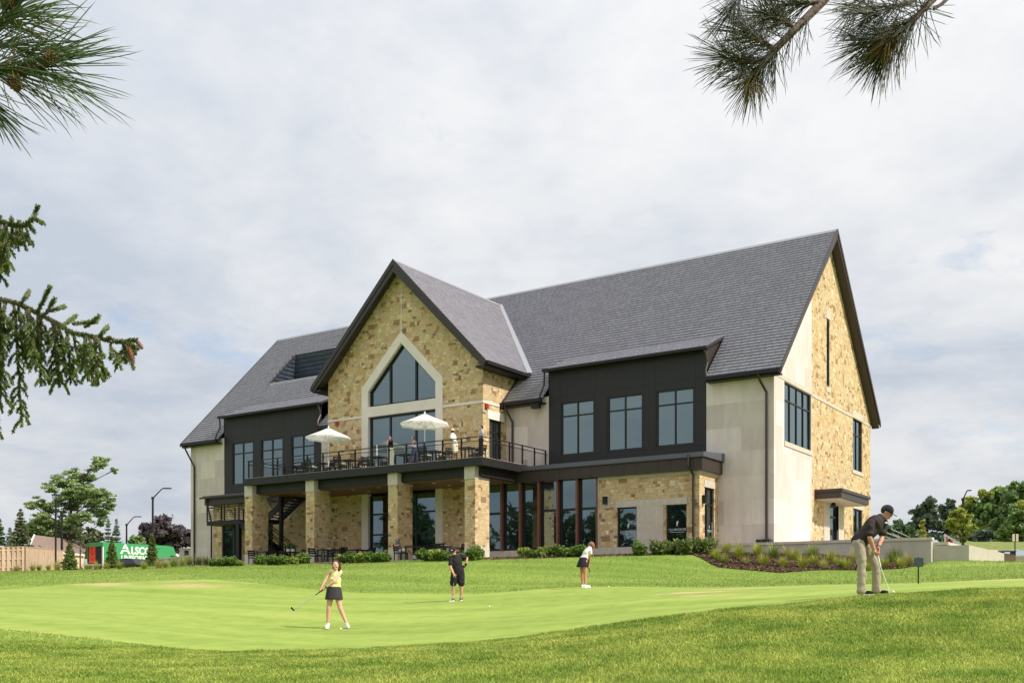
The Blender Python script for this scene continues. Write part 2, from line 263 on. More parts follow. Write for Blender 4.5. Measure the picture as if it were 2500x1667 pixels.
_A[:_n, :_n] = _phi(_d2) + np.eye(_n) * 0.02; _A[:_n, _n] = 1; _A[:_n, _n + 1:] = TP[:, :2]; _A[_n, :_n] = 1; _A[_n + 1:, :_n] = TP[:, :2].T
_w = np.linalg.solve(_A, np.r_[TP[:, 2], 0, 0, 0])
def terr(x, y):
    x = np.atleast_1d(np.asarray(x, float)); y = np.atleast_1d(np.asarray(y, float)); z = np.empty(x.shape)
    for i in range(0, len(x), 4000):
        a, b = x[i:i + 4000], y[i:i + 4000]; d2 = (a[:, None] - TP[:, 0]) ** 2 + (b[:, None] - TP[:, 1]) ** 2
        z[i:i + 4000] = _phi(d2) @ _w[:_n] + _w[_n] + a * _w[_n + 1] + b * _w[_n + 2]
    r = np.hypot(x, y); D = x * FX + y * FY
    k = np.clip((r - 110) / 90, 0, 1); k = k * k * (3 - 2 * k); kb = np.clip((-D - 5) / 30, 0, 1); k = np.maximum(k, kb)
    far = np.where(D > 0, 5.0 + np.clip((x * RX + y * RY) / 100, -1, 1) * 2.0, -2.6)
    return z * (1 - k) + far * k
def gz(x, y): return float(terr([x], [y])[0])
def hit(u, v, lo=8.0, hi=130.0):                     # where the sight line through a photo pixel meets the ground
    Ds = np.linspace(lo, hi, 500); a = (u - 1250) / FPX; x = (FX + RX * a) * Ds; y = (FY + RY * a) * Ds; h = terr(x, y) - (V0 - v) / FPX * Ds
    i = np.argmax(h > 0) if (h > 0).any() else int(np.argmax(h)); i = max(i, 1); t = np.clip(-h[i - 1] / (h[i] - h[i - 1] + 1e-9), 0, 1); D = Ds[i - 1] + t * (Ds[1] - Ds[0])
    p = P(u, v, D); p.z = gz(p.x, p.y); return p
def ground_at(u, D): p = P(u, V0, D); p.z = gz(p.x, p.y); return p
ang = np.r_[np.arange(-180, -44, 4), np.arange(-44, 44, 0.3), np.arange(44, 180, 4)]; ang = np.radians(ang)
rad = np.r_[np.linspace(0.5, 8, 12), np.geomspace(8.3, 70, 190), np.geomspace(72, 4000, 60)]
A_, R_ = np.meshgrid(ang, rad); gx = (FX * np.cos(A_) + RX * np.sin(A_)) * R_; gy = (FY * np.cos(A_) + RY * np.sin(A_)) * R_
gV = np.c_[gx.ravel(), gy.ravel(), terr(gx.ravel(), gy.ravel())]; na = len(ang)
I, J = np.meshgrid(np.arange(na), np.arange(len(rad) - 1)); a0 = (J * na + I).ravel(); a1 = (J * na + (I + 1) % na).ravel()
gF = np.c_[a0, a0 + na, a1 + na, a1]
def grass_mat(name, c1, c2, c3, rough=0.9, s1=0.35, s2=5.0, bump=0.0, straw=None, stretch=(0.6, 1.3)):
    m = bpy.data.materials.new(name); m.use_nodes = True; t = m.node_tree; p = t.nodes['Principled BSDF']; p.inputs['Roughness'].default_value = rough; p.inputs['Specular IOR Level'].default_value = 0.15
    tcn = nd(t, 'ShaderNodeTexCoord'); a = nd(t, 'ShaderNodeTexNoise'); a.inputs['Scale'].default_value = s1; a.inputs['Detail'].default_value = 6; b = nd(t, 'ShaderNodeTexNoise'); b.inputs['Scale'].default_value = s2; b.inputs['Detail'].default_value = 6; b.inputs['Roughness'].default_value = 0.7
    mp = nd(t, 'ShaderNodeMapping'); mp.inputs['Rotation'].default_value = (0, 0, -YAW); mp.inputs['Scale'].default_value = (*stretch, 1); t.links.new(tcn.outputs['Object'], mp.inputs[0]); t.links.new(mp.outputs[0], a.inputs[0]); t.links.new(tcn.outputs['Object'], b.inputs[0])
    x = nd(t, 'ShaderNodeMath', operation='ADD'); y = nd(t, 'ShaderNodeMath', operation='MULTIPLY', i_1=0.5); t.links.new(a.outputs[0], x.inputs[0]); t.links.new(b.outputs[0], x.inputs[1]); t.links.new(x.outputs[0], y.inputs[0])
    r = nd(t, 'ShaderNodeValToRGB'); e = r.color_ramp.elements; e.new(0.5)
    for k, (pz, c) in enumerate(((0.36, c1), (0.5, c2), (0.64, c3))): e[k].position = pz; e[k].color = (*c, 1)
    t.links.new(y.outputs[0], r.inputs[0]); co = r.outputs[0]
    if straw:
        for (sx_, sy_, rr, st) in straw:           # bleached patches of turf, each with its own ragged outline
            s = nd(t, 'ShaderNodeVectorMath', operation='SUBTRACT', i_1=(sx_, sy_, 0)); t.links.new(tcn.outputs['Object'], s.inputs[0])
            q = nd(t, 'ShaderNodeMapping'); q.inputs['Rotation'].default_value = (0, 0, -YAW + 0.25); q.inputs['Scale'].default_value = (1 / rr, 2.4 / rr, 0); t.links.new(s.outputs[0], q.inputs[0])
            l = nd(t, 'ShaderNodeVectorMath', operation='LENGTH'); t.links.new(q.outputs[0], l.inputs[0]); nb = nd(t, 'ShaderNodeMath', operation='MULTIPLY_ADD', i_1=3.4, i_2=-1.5); t.links.new(b.outputs[0], nb.inputs[0])
            ad = nd(t, 'ShaderNodeMath', operation='ADD'); t.links.new(l.outputs[1], ad.inputs[0]); t.links.new(nb.outputs[0], ad.inputs[1])
            mr = nd(t, 'ShaderNodeMapRange'); mr.inputs[1].default_value = 1.1; mr.inputs[2].default_value = 0.5; mr.inputs[3].default_value = 0; mr.inputs[4].default_value = st; t.links.new(ad.outputs[0], mr.inputs[0])
            mi = nd(t, 'ShaderNodeMix', data_type='RGBA'); mi.inputs[7].default_value = (*srgb(184, 162, 116), 1); t.links.new(mr.outputs[0], mi.inputs[0]); t.links.new(co, mi.inputs[6]); co = mi.outputs[2]
    t.links.new(co, p.inputs['Base Color'])
    if bump:
        bb = nd(t, 'ShaderNodeBump'); bb.inputs['Strength'].default_value = bump; bb.inputs['Distance'].default_value = 0.05; t.links.new(b.outputs[0], bb.inputs['Height']); t.links.new(bb.outputs[0], p.inputs['Normal'])
    MATS[name] = m; return m
grass_mat('lawn', srgb(96, 120, 46), srgb(118, 140, 58), srgb(142, 156, 74), s1=0.30, s2=6.0, bump=0.6, stretch=(0.25, 1.9))
struct(mb_np('ground', gV, gF, 'lawn', smooth=True))
def interp(u, pts): return float(np.interp(u, [p[0] for p in pts], [p[1] for p in pts]))
FR = [(-1100, 30), (-500, 24), (-200, 22), (0, 20), (200, 18.8), (400, 17.8), (560, 17.3), (850, 17), (1063, 16.8), (1330, 16.8), (1590, 16.8), (1807, 16.9), (1955, 17), (2500, 17), (2800, 17), (3200, 20.5)]
BK = [(-1100, 30.5), (-800, 38), (-500, 42), (-200, 44), (0, 45), (145, 46), (363, 47), (500, 46), (620, 43), (744, 40), (872, 37), (1063, 34.5), (1169, 33.5), (1329, 32.5), (1488, 31), (1650, 29.5), (1807, 28), (2020, 26.5), (2241, 25.3), (2500, 25), (2800, 25), (3200, 21)]
us = np.arange(-1100, 3201, 12.0); V = []; nrow = 46
for u in us:
    f_, b_ = interp(u, FR), interp(u, BK); wob = 0.10 * noise.noise((u * 0.02, 1.3, 0)) + 0.05 * noise.noise((u * 0.09, 4.1, 0))
    for k in range(nrow + 1):
        q = P(u, V0, f_ + wob + (b_ - f_) * k / nrow); V.append((q.x, q.y, 0))
V = np.array(V); V[:, 2] = terr(V[:, 0], V[:, 1]) + 0.006; nu = len(us); F = []
for i in range(nu - 1):
    for k in range(nrow): a = i * (nrow + 1) + k; F.append((a, a + nrow + 1, a + nrow + 2, a + 1))
STRAW = []
for (u, v, r_, st) in [(1690, 1446, 1.5, 1.0), (1745, 1453, 1.0, .9), (1800, 1437, 1.5, .7), (2370, 1417, 2.0, 1.0), (2470, 1415, 2.0, .9), (255, 1426, 2.6, .8), (470, 1429, 2.8, .75), (430, 1420, 1.6, .35), (1840, 1458, .7, .35), (700, 1500, 1.0, .2)]:
    q = hit(u, v); STRAW.append((q.x, q.y, r_, st))
grass_mat('putting_turf', srgb(118, 138, 58), srgb(136, 154, 70), srgb(152, 166, 82), s1=0.30, s2=2.0, stretch=(0.22, 2.4), straw=STRAW)
struct(mb_np('putting_green', V, F, 'putting_turf', smooth=True))
def in_poly(x, y, poly):
    c = np.zeros(len(x), bool); n = len(poly)
    for i in range(n):
        x0, y0 = poly[i]; x1, y1 = poly[(i + 1) % n]; k = ((y0 > y) != (y1 > y)); c ^= k & (x < (x1 - x0) * (y - y0) / ((y1 - y0) + 1e-12) + x0)
    return c
def sheet(name, poly, dz, m, step=0.4, kind='structure'):
    dense = []
    for i in range(len(poly)):
        a, b = Vector(poly[i]), Vector(poly[(i + 1) % len(poly)]); n = max(1, int((b - a).length / step)); dense += [tuple(a.lerp(b, k / n)) for k in range(n)]
    xs = [p[0] for p in dense]; ys = [p[1] for p in dense]; X, Y = np.meshgrid(np.arange(min(xs), max(xs), step), np.arange(min(ys), max(ys), step)); X, Y = X.ravel(), Y.ravel(); k = in_poly(X, Y, dense)
    pts = [Vector(p) for p in dense] + [Vector(p) for p in zip(X[k], Y[k])]; n = len(dense)
    v, e, f, *_ = delaunay_2d_cdt(pts, [(i, (i + 1) % n) for i in range(n)], [], 1, 1e-5)
    Z = terr([p.x for p in v], [p.y for p in v]) + dz; V = np.c_[[p.x for p in v], [p.y for p in v], Z]
    return struct(mb_np(name, V, np.array(f), m, smooth=True), kind)
mat('mulch', srgb(112, 84, 66), 0.95, 0, 0.3, 14, 1.0, 60, col2=srgb(58, 42, 34)); MATS['mulch'].node_tree.nodes['Noise Texture'].inputs['Detail'].default_value = 9
def l2(x, y): return (CB.x + x, CB.y + y)
def h2(u, v): p = hit(u, v, 30, 70); return (p.x, p.y)
BED = [l2(19.5, -2.6), l2(19.6, -1.6), l2(29.6, -1.55), h2(2255, 1379), h2(2200, 1388), h2(2100, 1392), h2(2010, 1391), h2(1950, 1395), h2(1905, 1398), h2(1850, 1393), h2(1800, 1389), h2(1755, 1385), h2(1735, 1376), h2(1715, 1364), h2(1692, 1354)]
bed_poly = BED; sheet('mulch_bed', BED, 0.03, 'mulch', 0.3)
FB = [l2(19.3, -2.5), h2(1690, 1354), h2(1600, 1354), h2(1500, 1357), h2(1400, 1360), h2(1300, 1363), h2(1200, 1365), l2(8.0, -7.9), l2(0, -8.0), l2(-9, -8.3), l2(-13, -8.0), l2(-14, -5.5), l2(-8, -7.3), l2(8.9, -7.1), l2(9.6, -4), l2(10, -2.6)]
front_poly = FB; sheet('mulch_strip', FB, 0.026, 'mulch', 0.35)
b = MB().box(-17, 9.0, -7.15, -2.42, 1.6, 2.08).build('patio', 'concrete', loc=tuple(CB)); struct(b)
b = MB().box(9.0, 19.6, -3.1, -2.42, 1.6, 2.03).build('paved_apron', 'concrete', loc=tuple(CB)); struct(b)
# ---------------------------------------------------------------- clubhouse
CLUB = thing('clubhouse', 'stone and limestone golf clubhouse with steep slate roofs, black dormer bays and a raised terrace', 'building', tuple(CB))
def part(mb, name, m, parent=None, **k): return mb.build(name, m, parent or CLUB, **k)
def T(ax, pos, a, d, z): return (a, pos + d, z) if ax == 'y' else (pos - d, a, z)      # d goes into the wall
def abox(mb, ax, pos, a0, a1, d0, d1, z0, z1):
    p = T(ax, pos, a0, d0, z0); q = T(ax, pos, a1, d1, z1)
    mb.box(min(p[0], q[0]), max(p[0], q[0]), min(p[1], q[1]), max(p[1], q[1]), z0, z1); return mb
def wall(mb, ax, pos, a0, a1, z0, z1, holes=(), dep=0.22):
    As = sorted({a0, a1, *[h[0] for h in holes], *[h[1] for h in holes]}); Zs = sorted({z0, z1, *[h[2] for h in holes], *[h[3] for h in holes]})
    As = [a for a in As if a0 <= a <= a1]; Zs = [z for z in Zs if z0 <= z <= z1]
    for a, b in zip(As, As[1:]):
        for c, d in zip(Zs, Zs[1:]):
            if any(h[0] <= a and b <= h[1] and h[2] <= c and d <= h[3] for h in holes): continue
            mb.poly(T(ax, pos, a, 0, c), T(ax, pos, b, 0, c), T(ax, pos, b, 0, d), T(ax, pos, a, 0, d))
    for h in holes:
        a, b, c, d = h; q = [(a, c), (b, c), (b, d), (a, d)]
        for i in range(4): (e, f), (g, k) = q[i], q[(i + 1) % 4]; mb.poly(T(ax, pos, e, 0, f), T(ax, pos, g, 0, k), T(ax, pos, g, dep, k), T(ax, pos, e, dep, f))
    return mb
def window(ax, pos, a0, a1, z0, z1, mul=(), tr=(), rec=0.12, fw=0.07, name='window', fm='frame', parent=None):
    mb = MB(); d0, d1 = rec - 0.05, rec + 0.03
    for z in (z0, z1 - fw): abox(mb, ax, pos, a0, a1, d0, d1, z, z + fw)
    for a in (a0, a1 - fw): abox(mb, ax, pos, a, a + fw, d0, d1, z0 + fw, z1 - fw)
    xs = [a0 + fw] + sorted(mul) + [a1 - fw]
    for a in mul: abox(mb, ax, pos, a - fw / 2, a + fw / 2, d0 + 0.004, d1, z0 + fw, z1 - fw)
    for i in range(len(xs) - 1):
        l = xs[i] + (fw / 2 if i else 0); r = xs[i + 1] - (fw / 2 if i < len(xs) - 2 else 0)
        for z in tr: abox(mb, ax, pos, l, r, d0 + 0.008, d1, z - fw / 2, z + fw / 2)
    o = part(mb, name, fm, parent); g = MB(); xs2 = [a0 + 0.02] + sorted(mul) + [a1 - 0.02]; zs2 = [z0 + 0.02] + sorted(tr) + [z1 - 0.02]
    for a, b in zip(xs2, xs2[1:]):
        for c, d in zip(zs2, zs2[1:]):           # every light sits a hair out of true, as real glazing does
            j = [rec + 0.006 + rnd.uniform(-0.004, 0.004) for _ in range(3)]; g.poly(T(ax, pos, a, j[0], c), T(ax, pos, b, j[1], c), T(ax, pos, b, j[1] + j[2] - j[0], d), T(ax, pos, a, j[2], d))
    g.build('pane', 'glass', o); return o
ZR = lambda y: 11.87 + 1.002 * (y if y <= 9.21 else 18.42 - y) - 0.16          # underside of the main roof
ZC = lambda x: 19.92 - 1.016 * abs(x)                                          # underside of the cross gable's roof
G0 = 1.4
# --- limestone walls
for a_ in ((6.0, 8.93, 7.0), (-22.16, -18.5, G0), (-8.9, -6.0, 7.0)): part(wall(MB(), 'y', 0, a_[0], a_[1], a_[2], 11.55), 'limestone_wall', 'limestone')
mb = MB(); wall(mb, 'y', 0, 18.55, 22.16, G0, 11.55)
wall(mb, 'x', 22.16, 0, 6.1, G0, 11.42, [(1.56, 6.02, 8.08, 11.17)])
mb.poly((22.16, 0, 11.42), (22.16, 6.1, 11.42), (22.16, 6.1, ZR(6.1)), (22.16, 0, ZR(0))); part(mb, 'limestone_wall', 'limestone'); mb = MB()
mb.poly((-22.16, 18.42, G0), (-22.16, 0, G0), (-22.16, 0, ZR(0)), (-22.16, 9.21, ZR(9.21)), (-22.16, 18.42, ZR(18.42)))
part(mb, 'limestone_wall', 'limestone')
mb = MB(); wall(mb, 'y', 18.42, -22.16, 22.16, G0, 11.6); part(mb, 'rear_wall', 'ashlar')
# --- right gable end in ashlar, with its slit, windows and door
mb = MB(); holes = [(14.3, 16.46, 7.95, 11.17), (14.4, 16.46, 2.95, 5.57), (9.4, 11.2, G0, 5.45)]
wall(mb, 'x', 22.16, 6.1, 18.42, G0, 11.13, holes)
X = 22.16
def rake(y0, y1, zlo):
    p = [(X, y0, zlo), (X, y1, zlo), (X, y1, ZR(y1))]
    if y0 < 9.21 < y1: p.append((X, 9.21, ZR(9.21)))
    p.append((X, y0, ZR(y0))); mb.poly(*p)
rake(6.1, 8.86, 11.13); rake(9.42, 18.42, 11.13); rake(8.86, 9.42, 16.05); mb.poly((X, 8.86, 11.13), (X, 9.42, 11.13), (X, 9.42, 12.15), (X, 8.86, 12.15))
for (a, b, c, d) in [(8.86, 12.15, 8.86, 16.05), (9.42, 12.15, 9.42, 16.05), (8.86, 12.15, 9.42, 12.15), (8.86, 16.05, 9.42, 16.05)]:
    mb.poly((X, a, b), (X, c, d), (X - 0.3, c, d), (X - 0.3, a, b))
part(mb, 'ashlar_gable', 'ashlar')
mb = MB()
abox(mb, 'x', X, 6.1, 14.1, -0.03, 0.1, 11.12, 11.28); abox(mb, 'x', X, 16.6, 18.4, -0.03, 0.1, 11.12, 11.28); abox(mb, 'x', X, 0.0, 6.1, -0.02, 0.1, 11.2, 11.42)
abox(mb, 'x', X, 14.1, 16.62, -0.035, 0.1, 11.17, 11.58); abox(mb, 'x', X, 14.1, 16.62, -0.05, 0.1, 7.72, 7.95); abox(mb, 'x', X, 1.5, 6.1, -0.05, 0.1, 7.84, 8.08)
abox(mb, 'x', X, 8.72, 9.56, -0.03, 0.1, 16.05, 16.5); abox(mb, 'x', X, 8.72, 9.56, -0.03, 0.1, 11.85, 12.15); abox(mb, 'x', X, 14.2, 16.65, -0.035, 0.1, 5.57, 5.85)
abox(mb, 'x', X, 8.3, 9.4, -0.03, 0.1, G0, 5.5); abox(mb, 'x', X, 11.2, 12.3, -0.03, 0.1, G0, 5.5); abox(mb, 'x', X, 12.32, 12.37, -0.01, 0.1, 5.9, 11.12); abox(mb, 'x', X, 12.32, 12.37, -0.01, 0.1, 11.28, 17.0)
each(mb, 'stone_trim', 'cap_stone', CLUB)
window('x', X, 1.56, 6.02, 8.08, 11.17, (2.67, 3.79, 4.9), (10.25,)); window('x', X, 14.3, 16.46, 7.95, 11.17, (15.38,), (10.2,)); window('x', X, 14.4, 16.46, 2.95, 5.57, (15.43,), (4.1,)); window('x', X, 8.86, 9.42, 12.15, 16.05, (), (), 0.06, 0.12)
o = window('x', X, 9.4, 11.2, 2.4, 5.45, (), (4.75,), 0.14, 0.13, 'door'); part(MB().box(X - 0.02, X + 0.02, 10.98, 11.02, 3.2, 4.0), 'handle', 'steel', o)
# --- canopy over the side door
mb = MB().box(X + 0.01, X + 1.46, 6.66, 12.36, 5.52, 5.86); mb.box(X + 0.01, X + 1.54, 6.55, 12.48, 5.86, 6.02); can = part(mb, 'door_canopy', 'bronze')
part(MB().box(X + 0.05, X + 1.38, 6.74, 12.28, 5.47, 5.515), 'soffit', 'soffit_pale', can); part(MB().tube([(X + 0.35, 9.0, 5.47), (X + 0.35, 9.0, 5.3)], [0.1, 0.16], 12), 'dome_camera', 'black', can)
# --- bays: two black dormers with three windows each
def bay(sg):
    f = lambda a: (a, ) if sg > 0 else (-a, )
    wx = [(9.75, 11.89), (12.74, 14.88), (15.70, 17.86)]
    if sg < 0: wx = [(-17.62, -15.5), (-14.68, -12.55), (-11.71, -9.55)]
    x0, x1 = (8.93, 18.55) if sg > 0 else (-18.5, -8.9)
    mb = MB(); wall(mb, 'y', 0, x0, x1, 6.9, 13.0, [(a, b, 8.1, 11.08) for a, b in wx], 0.15)
    for x in (x0, x1): mb.poly((x, 0, 11.0), (x, 2.0, 13.0), (x, 2.0, 13.8), (x, 0, 12.98))
    o = part(mb, 'dormer_bay', 'charcoal'); j = MB()
    xs = sorted([q for a, b in wx for q in (a - 0.07, b + 0.07)])
    for x in xs:
        for z0, z1 in ((7.35, 8.0), (8.02, 12.85)): j.box(x - 0.016, x + 0.016, -0.003, 0.02, z0, z1)
    edges = [x0] + xs + [x1]
    for a, b in zip(edges, edges[1:]):
        win = any(abs(a - (p - 0.07)) < 0.02 for p, q in wx)
        for z in ([11.5, 8.01] if win else [11.5, 10.3, 8.01]): j.box(a + 0.016, b - 0.016, -0.003, 0.02, z - 0.014, z + 0.014)
    each(j, 'panel_joint', 'black', o)
    for a, b in wx: window('y', 0, a, b, 8.1, 11.08, ((a + b) / 2,), (10.3,), 0.08, 0.075)
bay(1); bay(-1)
# --- centre gable
YG = -2.39
mb = MB()
for s in (-1, 1):
    q = [(s * 6, YG, 1.4), (s * 3.1, YG, 1.4), (s * 3.1, YG, 12.95), (0, YG, 16.05), (0, YG, ZC(0)), (s * 6, YG, ZC(6))]; mb.poly(*(q if s < 0 else q[::-1]))
hr = (-1.75, -0.45, 7.35, 10.3)
wall(mb, 'x', 6.0, YG, 0.0, 1.4, 13.75, [hr]); mb.poly((6.0, 0, 11.2), (6.0, 2.2, 13.75), (6.0, 0, 13.75)); mb.poly((-6, 0, 1.4), (-6, YG, 1.4), (-6, YG, 13.75), (-6, 2.2, 13.75), (-6, 0, 11.2))
part(mb, 'gable_wall', 'ashlar')
fr = MB(); yo = YG - 0.05
for s in (-1, 1):
    q = [(s * 3.14, yo, 1.5), (s * 2.62, yo, 1.5), (s * 2.62, yo, 12.70), (0, yo, 15.34), (0, yo, 16.05), (s * 3.14, yo, 12.93)]; fr.prism(q if s < 0 else q[::-1], (0, 0.32, 0))
fr.box(-2.62, 2.62, yo, YG + 0.2, 11.13, 11.74); fr.box(-0.03, 0.03, YG - 0.02, YG + 0.05, 16.05, 19.3)
for a, b in ((-6.02, -3.14), (3.14, 6.02)): fr.box(a, b, YG - 0.03, YG + 0.05, 11.13, 11.26)
fr.box(5.95, 6.03, YG, -0.75, 11.13, 11.26); abox(fr, 'x', 6.0, -1.95, -0.25, -0.03, 0.1, 10.3, 10.8)
part(fr, 'limestone_frame', 'frame_stone')
mb = MB(); yw = YG + 0.2
def fbar(p, q, wd=0.09): mb.bar((p[0], yw, p[1]), (q[0], yw, q[1]), wd, 0.1, (0, 1, 0))
for p, q in [((-2.58, 11.74), (-2.58, 12.7)), ((2.58, 11.74), (2.58, 12.7)), ((-2.58, 11.79), (2.58, 11.79)), ((-2.58, 12.68), (0, 15.28)), ((2.58, 12.68), (0, 15.28)), ((-1.0, 11.8), (-1.0, 14.2)), ((1.0, 11.8), (1.0, 14.2))]: fbar(p, q, 0.12)
o = part(mb, 'gable_window', 'frame'); part(MB().poly((-2.6, yw + 0.03, 11.7), (2.6, yw + 0.03, 11.7), (2.6, yw + 0.03, 12.7), (0, yw + 0.03, 15.34), (-2.6, yw + 0.03, 12.7)), 'pane', 'glass', o)
window('y', YG, -2.62, 2.62, 7.4, 11.13, (-1.0, 1.0), (), 0.2, 0.13); window('y', YG, -2.62, 2.62, 2.1, 6.3, (-1.0, 1.0), (5.15, 3.9), 0.2, 0.1)
o = window('x', 6.0, *hr[:2], *hr[2:], (-1.1,), (9.6,), 0.14, 0.1, 'door'); part(MB().box(5.9, 5.98, -1.02, -0.98, 8.1, 8.9), 'handle', 'steel', o)
# --- ground floor wings
YP = -2.42
mb = MB(); wall(mb, 'y', YP, 13.51, 15.75, 2.66, 6.22, [(14.6, 15.75, 2.66, 4.73)]); wall(mb, 'y', YP, 17.25, 19.2, 2.66, 6.22, [(17.39, 18.51, 2.66, 4.73)]); wall(mb, 'y', YP, 15.75, 17.25, 5.07, 6.22); wall(mb, 'x', 19.2, YP, 0, 2.1, 6.22, [(-1.76, -0.54, 2.1, 5.6)]); part(mb, 'wing_wall', 'ashlar'); mb = MB(); wall(mb, 'y', YP, -16.8, -6.0, 1.4, 6.9, [(-15.95, -14.4, 2.75, 5.0), (-12.3, -10.95, 2.1, 5.5)]); mb.poly((-16.8, 0, 1.4), (-16.8, YP, 1.4), (-16.8, YP, 6.9), (-16.8, 0, 6.9))
part(mb, 'wing_wall', 'ashlar')
mb = MB(); mb.box(13.45, 19.25, YP - 0.06, YP + 0.1, 1.5, 2.66); mb.box(6.4, 13.45, YP - 0.05, YP + 0.1, 1.5, 2.66); mb.box(15.75, 17.25, YP - 0.03, YP + 0.1, 2.66, 4.73); mb.box(14.5, 18.55, YP - 0.035, YP + 0.1, 4.73, 5.07); mb.box(13.45, 19.26, YP - 0.04, YP + 0.2, 6.22, 6.38)
mb.box(19.1, 19.26, YP + 0.2, 0, 6.22, 6.38); abox(mb, 'x', 19.2, -1.85, -0.45, -0.03, 0.1, 5.6, 5.96); mb.box(19.16, 19.26, YP + 0.1, -0.02, 1.5, 2.4); mb.box(13.75, 14.15, YP - 0.03, YP + 0.1, 4.72, 5.42)
mb.box(13.42, 13.52, YP - 0.02, YP + 0.1, 2.66, 6.22); mb.box(-15.1, -13.2, YP - 0.03, YP + 0.1, 5.02, 5.5)
each(mb, 'limestone_trim', 'cap_stone', CLUB)
window('y', YP, 14.6, 15.75, 2.66, 4.73, (), (), 0.14, 0.07); window('y', YP, 17.39, 18.51, 2.66, 4.73, (), (), 0.14, 0.07)
o = window('x', 19.2, -1.76, -0.54, 2.4, 5.6, (-1.3,), (4.75,), 0.12, 0.09, 'door'); part(MB().box(19.12, 19.2, -0.75, -0.71, 3.0, 3.9), 'handle', 'steel', o)
window('y', YP, -15.95, -14.4, 2.75, 5.0, (-14.75,), (4.55,), 0.14, 0.09); window('y', YP, -12.3, -10.95, 2.1, 5.5, (-11.6,), (4.6,), 0.14, 0.09, 'door')
window('y', YP, 6.02, 13.45, 2.66, 6.85, (7.5, 8.74, 9.96, 11.16, 12.37), (4.78,), 0.10, 0.13, 'curtain_wall')
for x in (7.37, 8.61, 9.83, 11.03, 12.24): part(MB().box(x - 0.06, x + 0.06, YP - 0.16, YP + 0.04, 2.66, 6.75), 'fin', 'mullion_brown')
part(MB().box(13.38, 13.45, YP - 0.1, YP + 0.04, 2.66, 6.3), 'fin', 'mullion_brown')
# lettering on the two shop windows and the side door
WV = mat('vinyl', (0.62, 0.66, 0.66), 0.6, 0, 0.03)
for (ax, pos, a, z, sz) in (('y', YP + 0.12, 15.2, 3.42, 0.17), ('y', YP + 0.12, 17.95, 3.42, 0.17), ('x', 19.2 - 0.10, -0.95, 3.42, 0.1)):
    M = Matrix.Translation((a, pos, z)) @ Matrix.Rotation(math.pi / 2, 4, 'X') if ax == 'y' else Matrix.Translation((pos, a, z)) @ Matrix.Rotation(math.pi / 2, 4, 'Z') @ Matrix.Rotation(math.pi / 2, 4, 'X')
    text_mesh('CLUBHOUSE', sz, 'window_lettering', 'vinyl', CLUB, M, 0.002); e = MB(); k = sz / 0.17
    for pts in ([(-0.05, 0.27), (0.03, 0.30), (0.05, 0.42), (0.07, 0.50), (-0.03, 0.47), (-0.05, 0.38)], [(-0.07, 0.22), (0.02, 0.24), (0.035, 0.27), (-0.05, 0.25)]):
        e.prism([tuple(M @ Vector((p[0] * k, p[1] * k, 0))) for p in pts], (0, -0.004, 0) if ax == 'y' else (0.004, 0, 0))
    x = -0.40 * k
    while x < 0.40 * k:
        q = rnd.uniform(0.02, 0.05) * k; e.prism([tuple(M @ Vector(p)) for p in ((x, -0.085 * k, 0), (x + q, -0.085 * k, 0), (x + q, -0.06 * k, 0), (x, -0.06 * k, 0))], (0, -0.003, 0) if ax == 'y' else (0.003, 0, 0)); x += q + 0.02 * k
    each(e, 'window_emblem', 'vinyl', CLUB)
# --- wing roofs and fascias
mat('roof_metal', srgb(100, 100, 110), 0.4, 0.3, 0.05)
def joints(x0, x1, y, z0, z1, step=1.25, ax='y'):
    j = MB(); x = x0 + 0.5
    while x < x1 - 0.2:
        (j.box(x - 0.013, x + 0.013, y - 0.003, y + 0.02, z0 + 0.02, z1 - 0.02) if ax == 'y' else j.box(y - 0.02, y + 0.003, x - 0.013, x + 0.013, z0 + 0.02, z1 - 0.02)); x += step if (x * 7) % 2 < 1 else step * 0.55
    return j
mb = MB(); mb.prism([(8.87, -2.74, 7.02), (8.87, 0.0, 7.02), (8.87, 0.0, 7.45), (8.87, -2.74, 7.24)], (10.68, 0, 0)); o = part(mb, 'wing_roof', 'roof_metal')
m2 = MB(); m2.box(8.45, 19.45, -2.66, -0.02, 6.38, 7.015); m2.box(8.87, 19.53, -2.735, -2.66, 6.98, 7.2); m2.box(19.45, 19.53, -2.66, -0.02, 7.0, 7.2); f = part(m2, 'fascia', 'bronze', o); each(joints(9.5, 19.3, -2.66, 6.38, 7.0), 'panel_joint', 'black', f)
part(MB().tube([(18.75, -2.78, 7.15), (18.75, -2.78, 6.6), (18.9, -2.5, 6.15), (18.9, -2.5, 2.3)], 0.06, 10), 'downspout', 'bronze')
mb = MB(); mb.prism([(-17.3, -2.95, 6.86), (-17.3, 0, 6.86), (-17.3, 0, 7.3), (-17.3, -2.95, 7.04)], (8.2, 0, 0)); o = part(mb, 'wing_roof', 'roof_metal')
m2 = MB(); m2.box(-17.2, -9.1, -2.85, -0.02, 6.4, 6.85); m2.box(-17.5, -9.1, -3.06, -2.95, 6.84, 6.96); part(m2, 'fascia', 'bronze', o); part(MB().tube([(-16.9, -2.95, 6.8), (-16.9, -2.6, 5.6), (-16.9, -2.5, 5.2), (-16.9, -2.5, 2.2)], 0.06, 10), 'downspout', 'bronze')
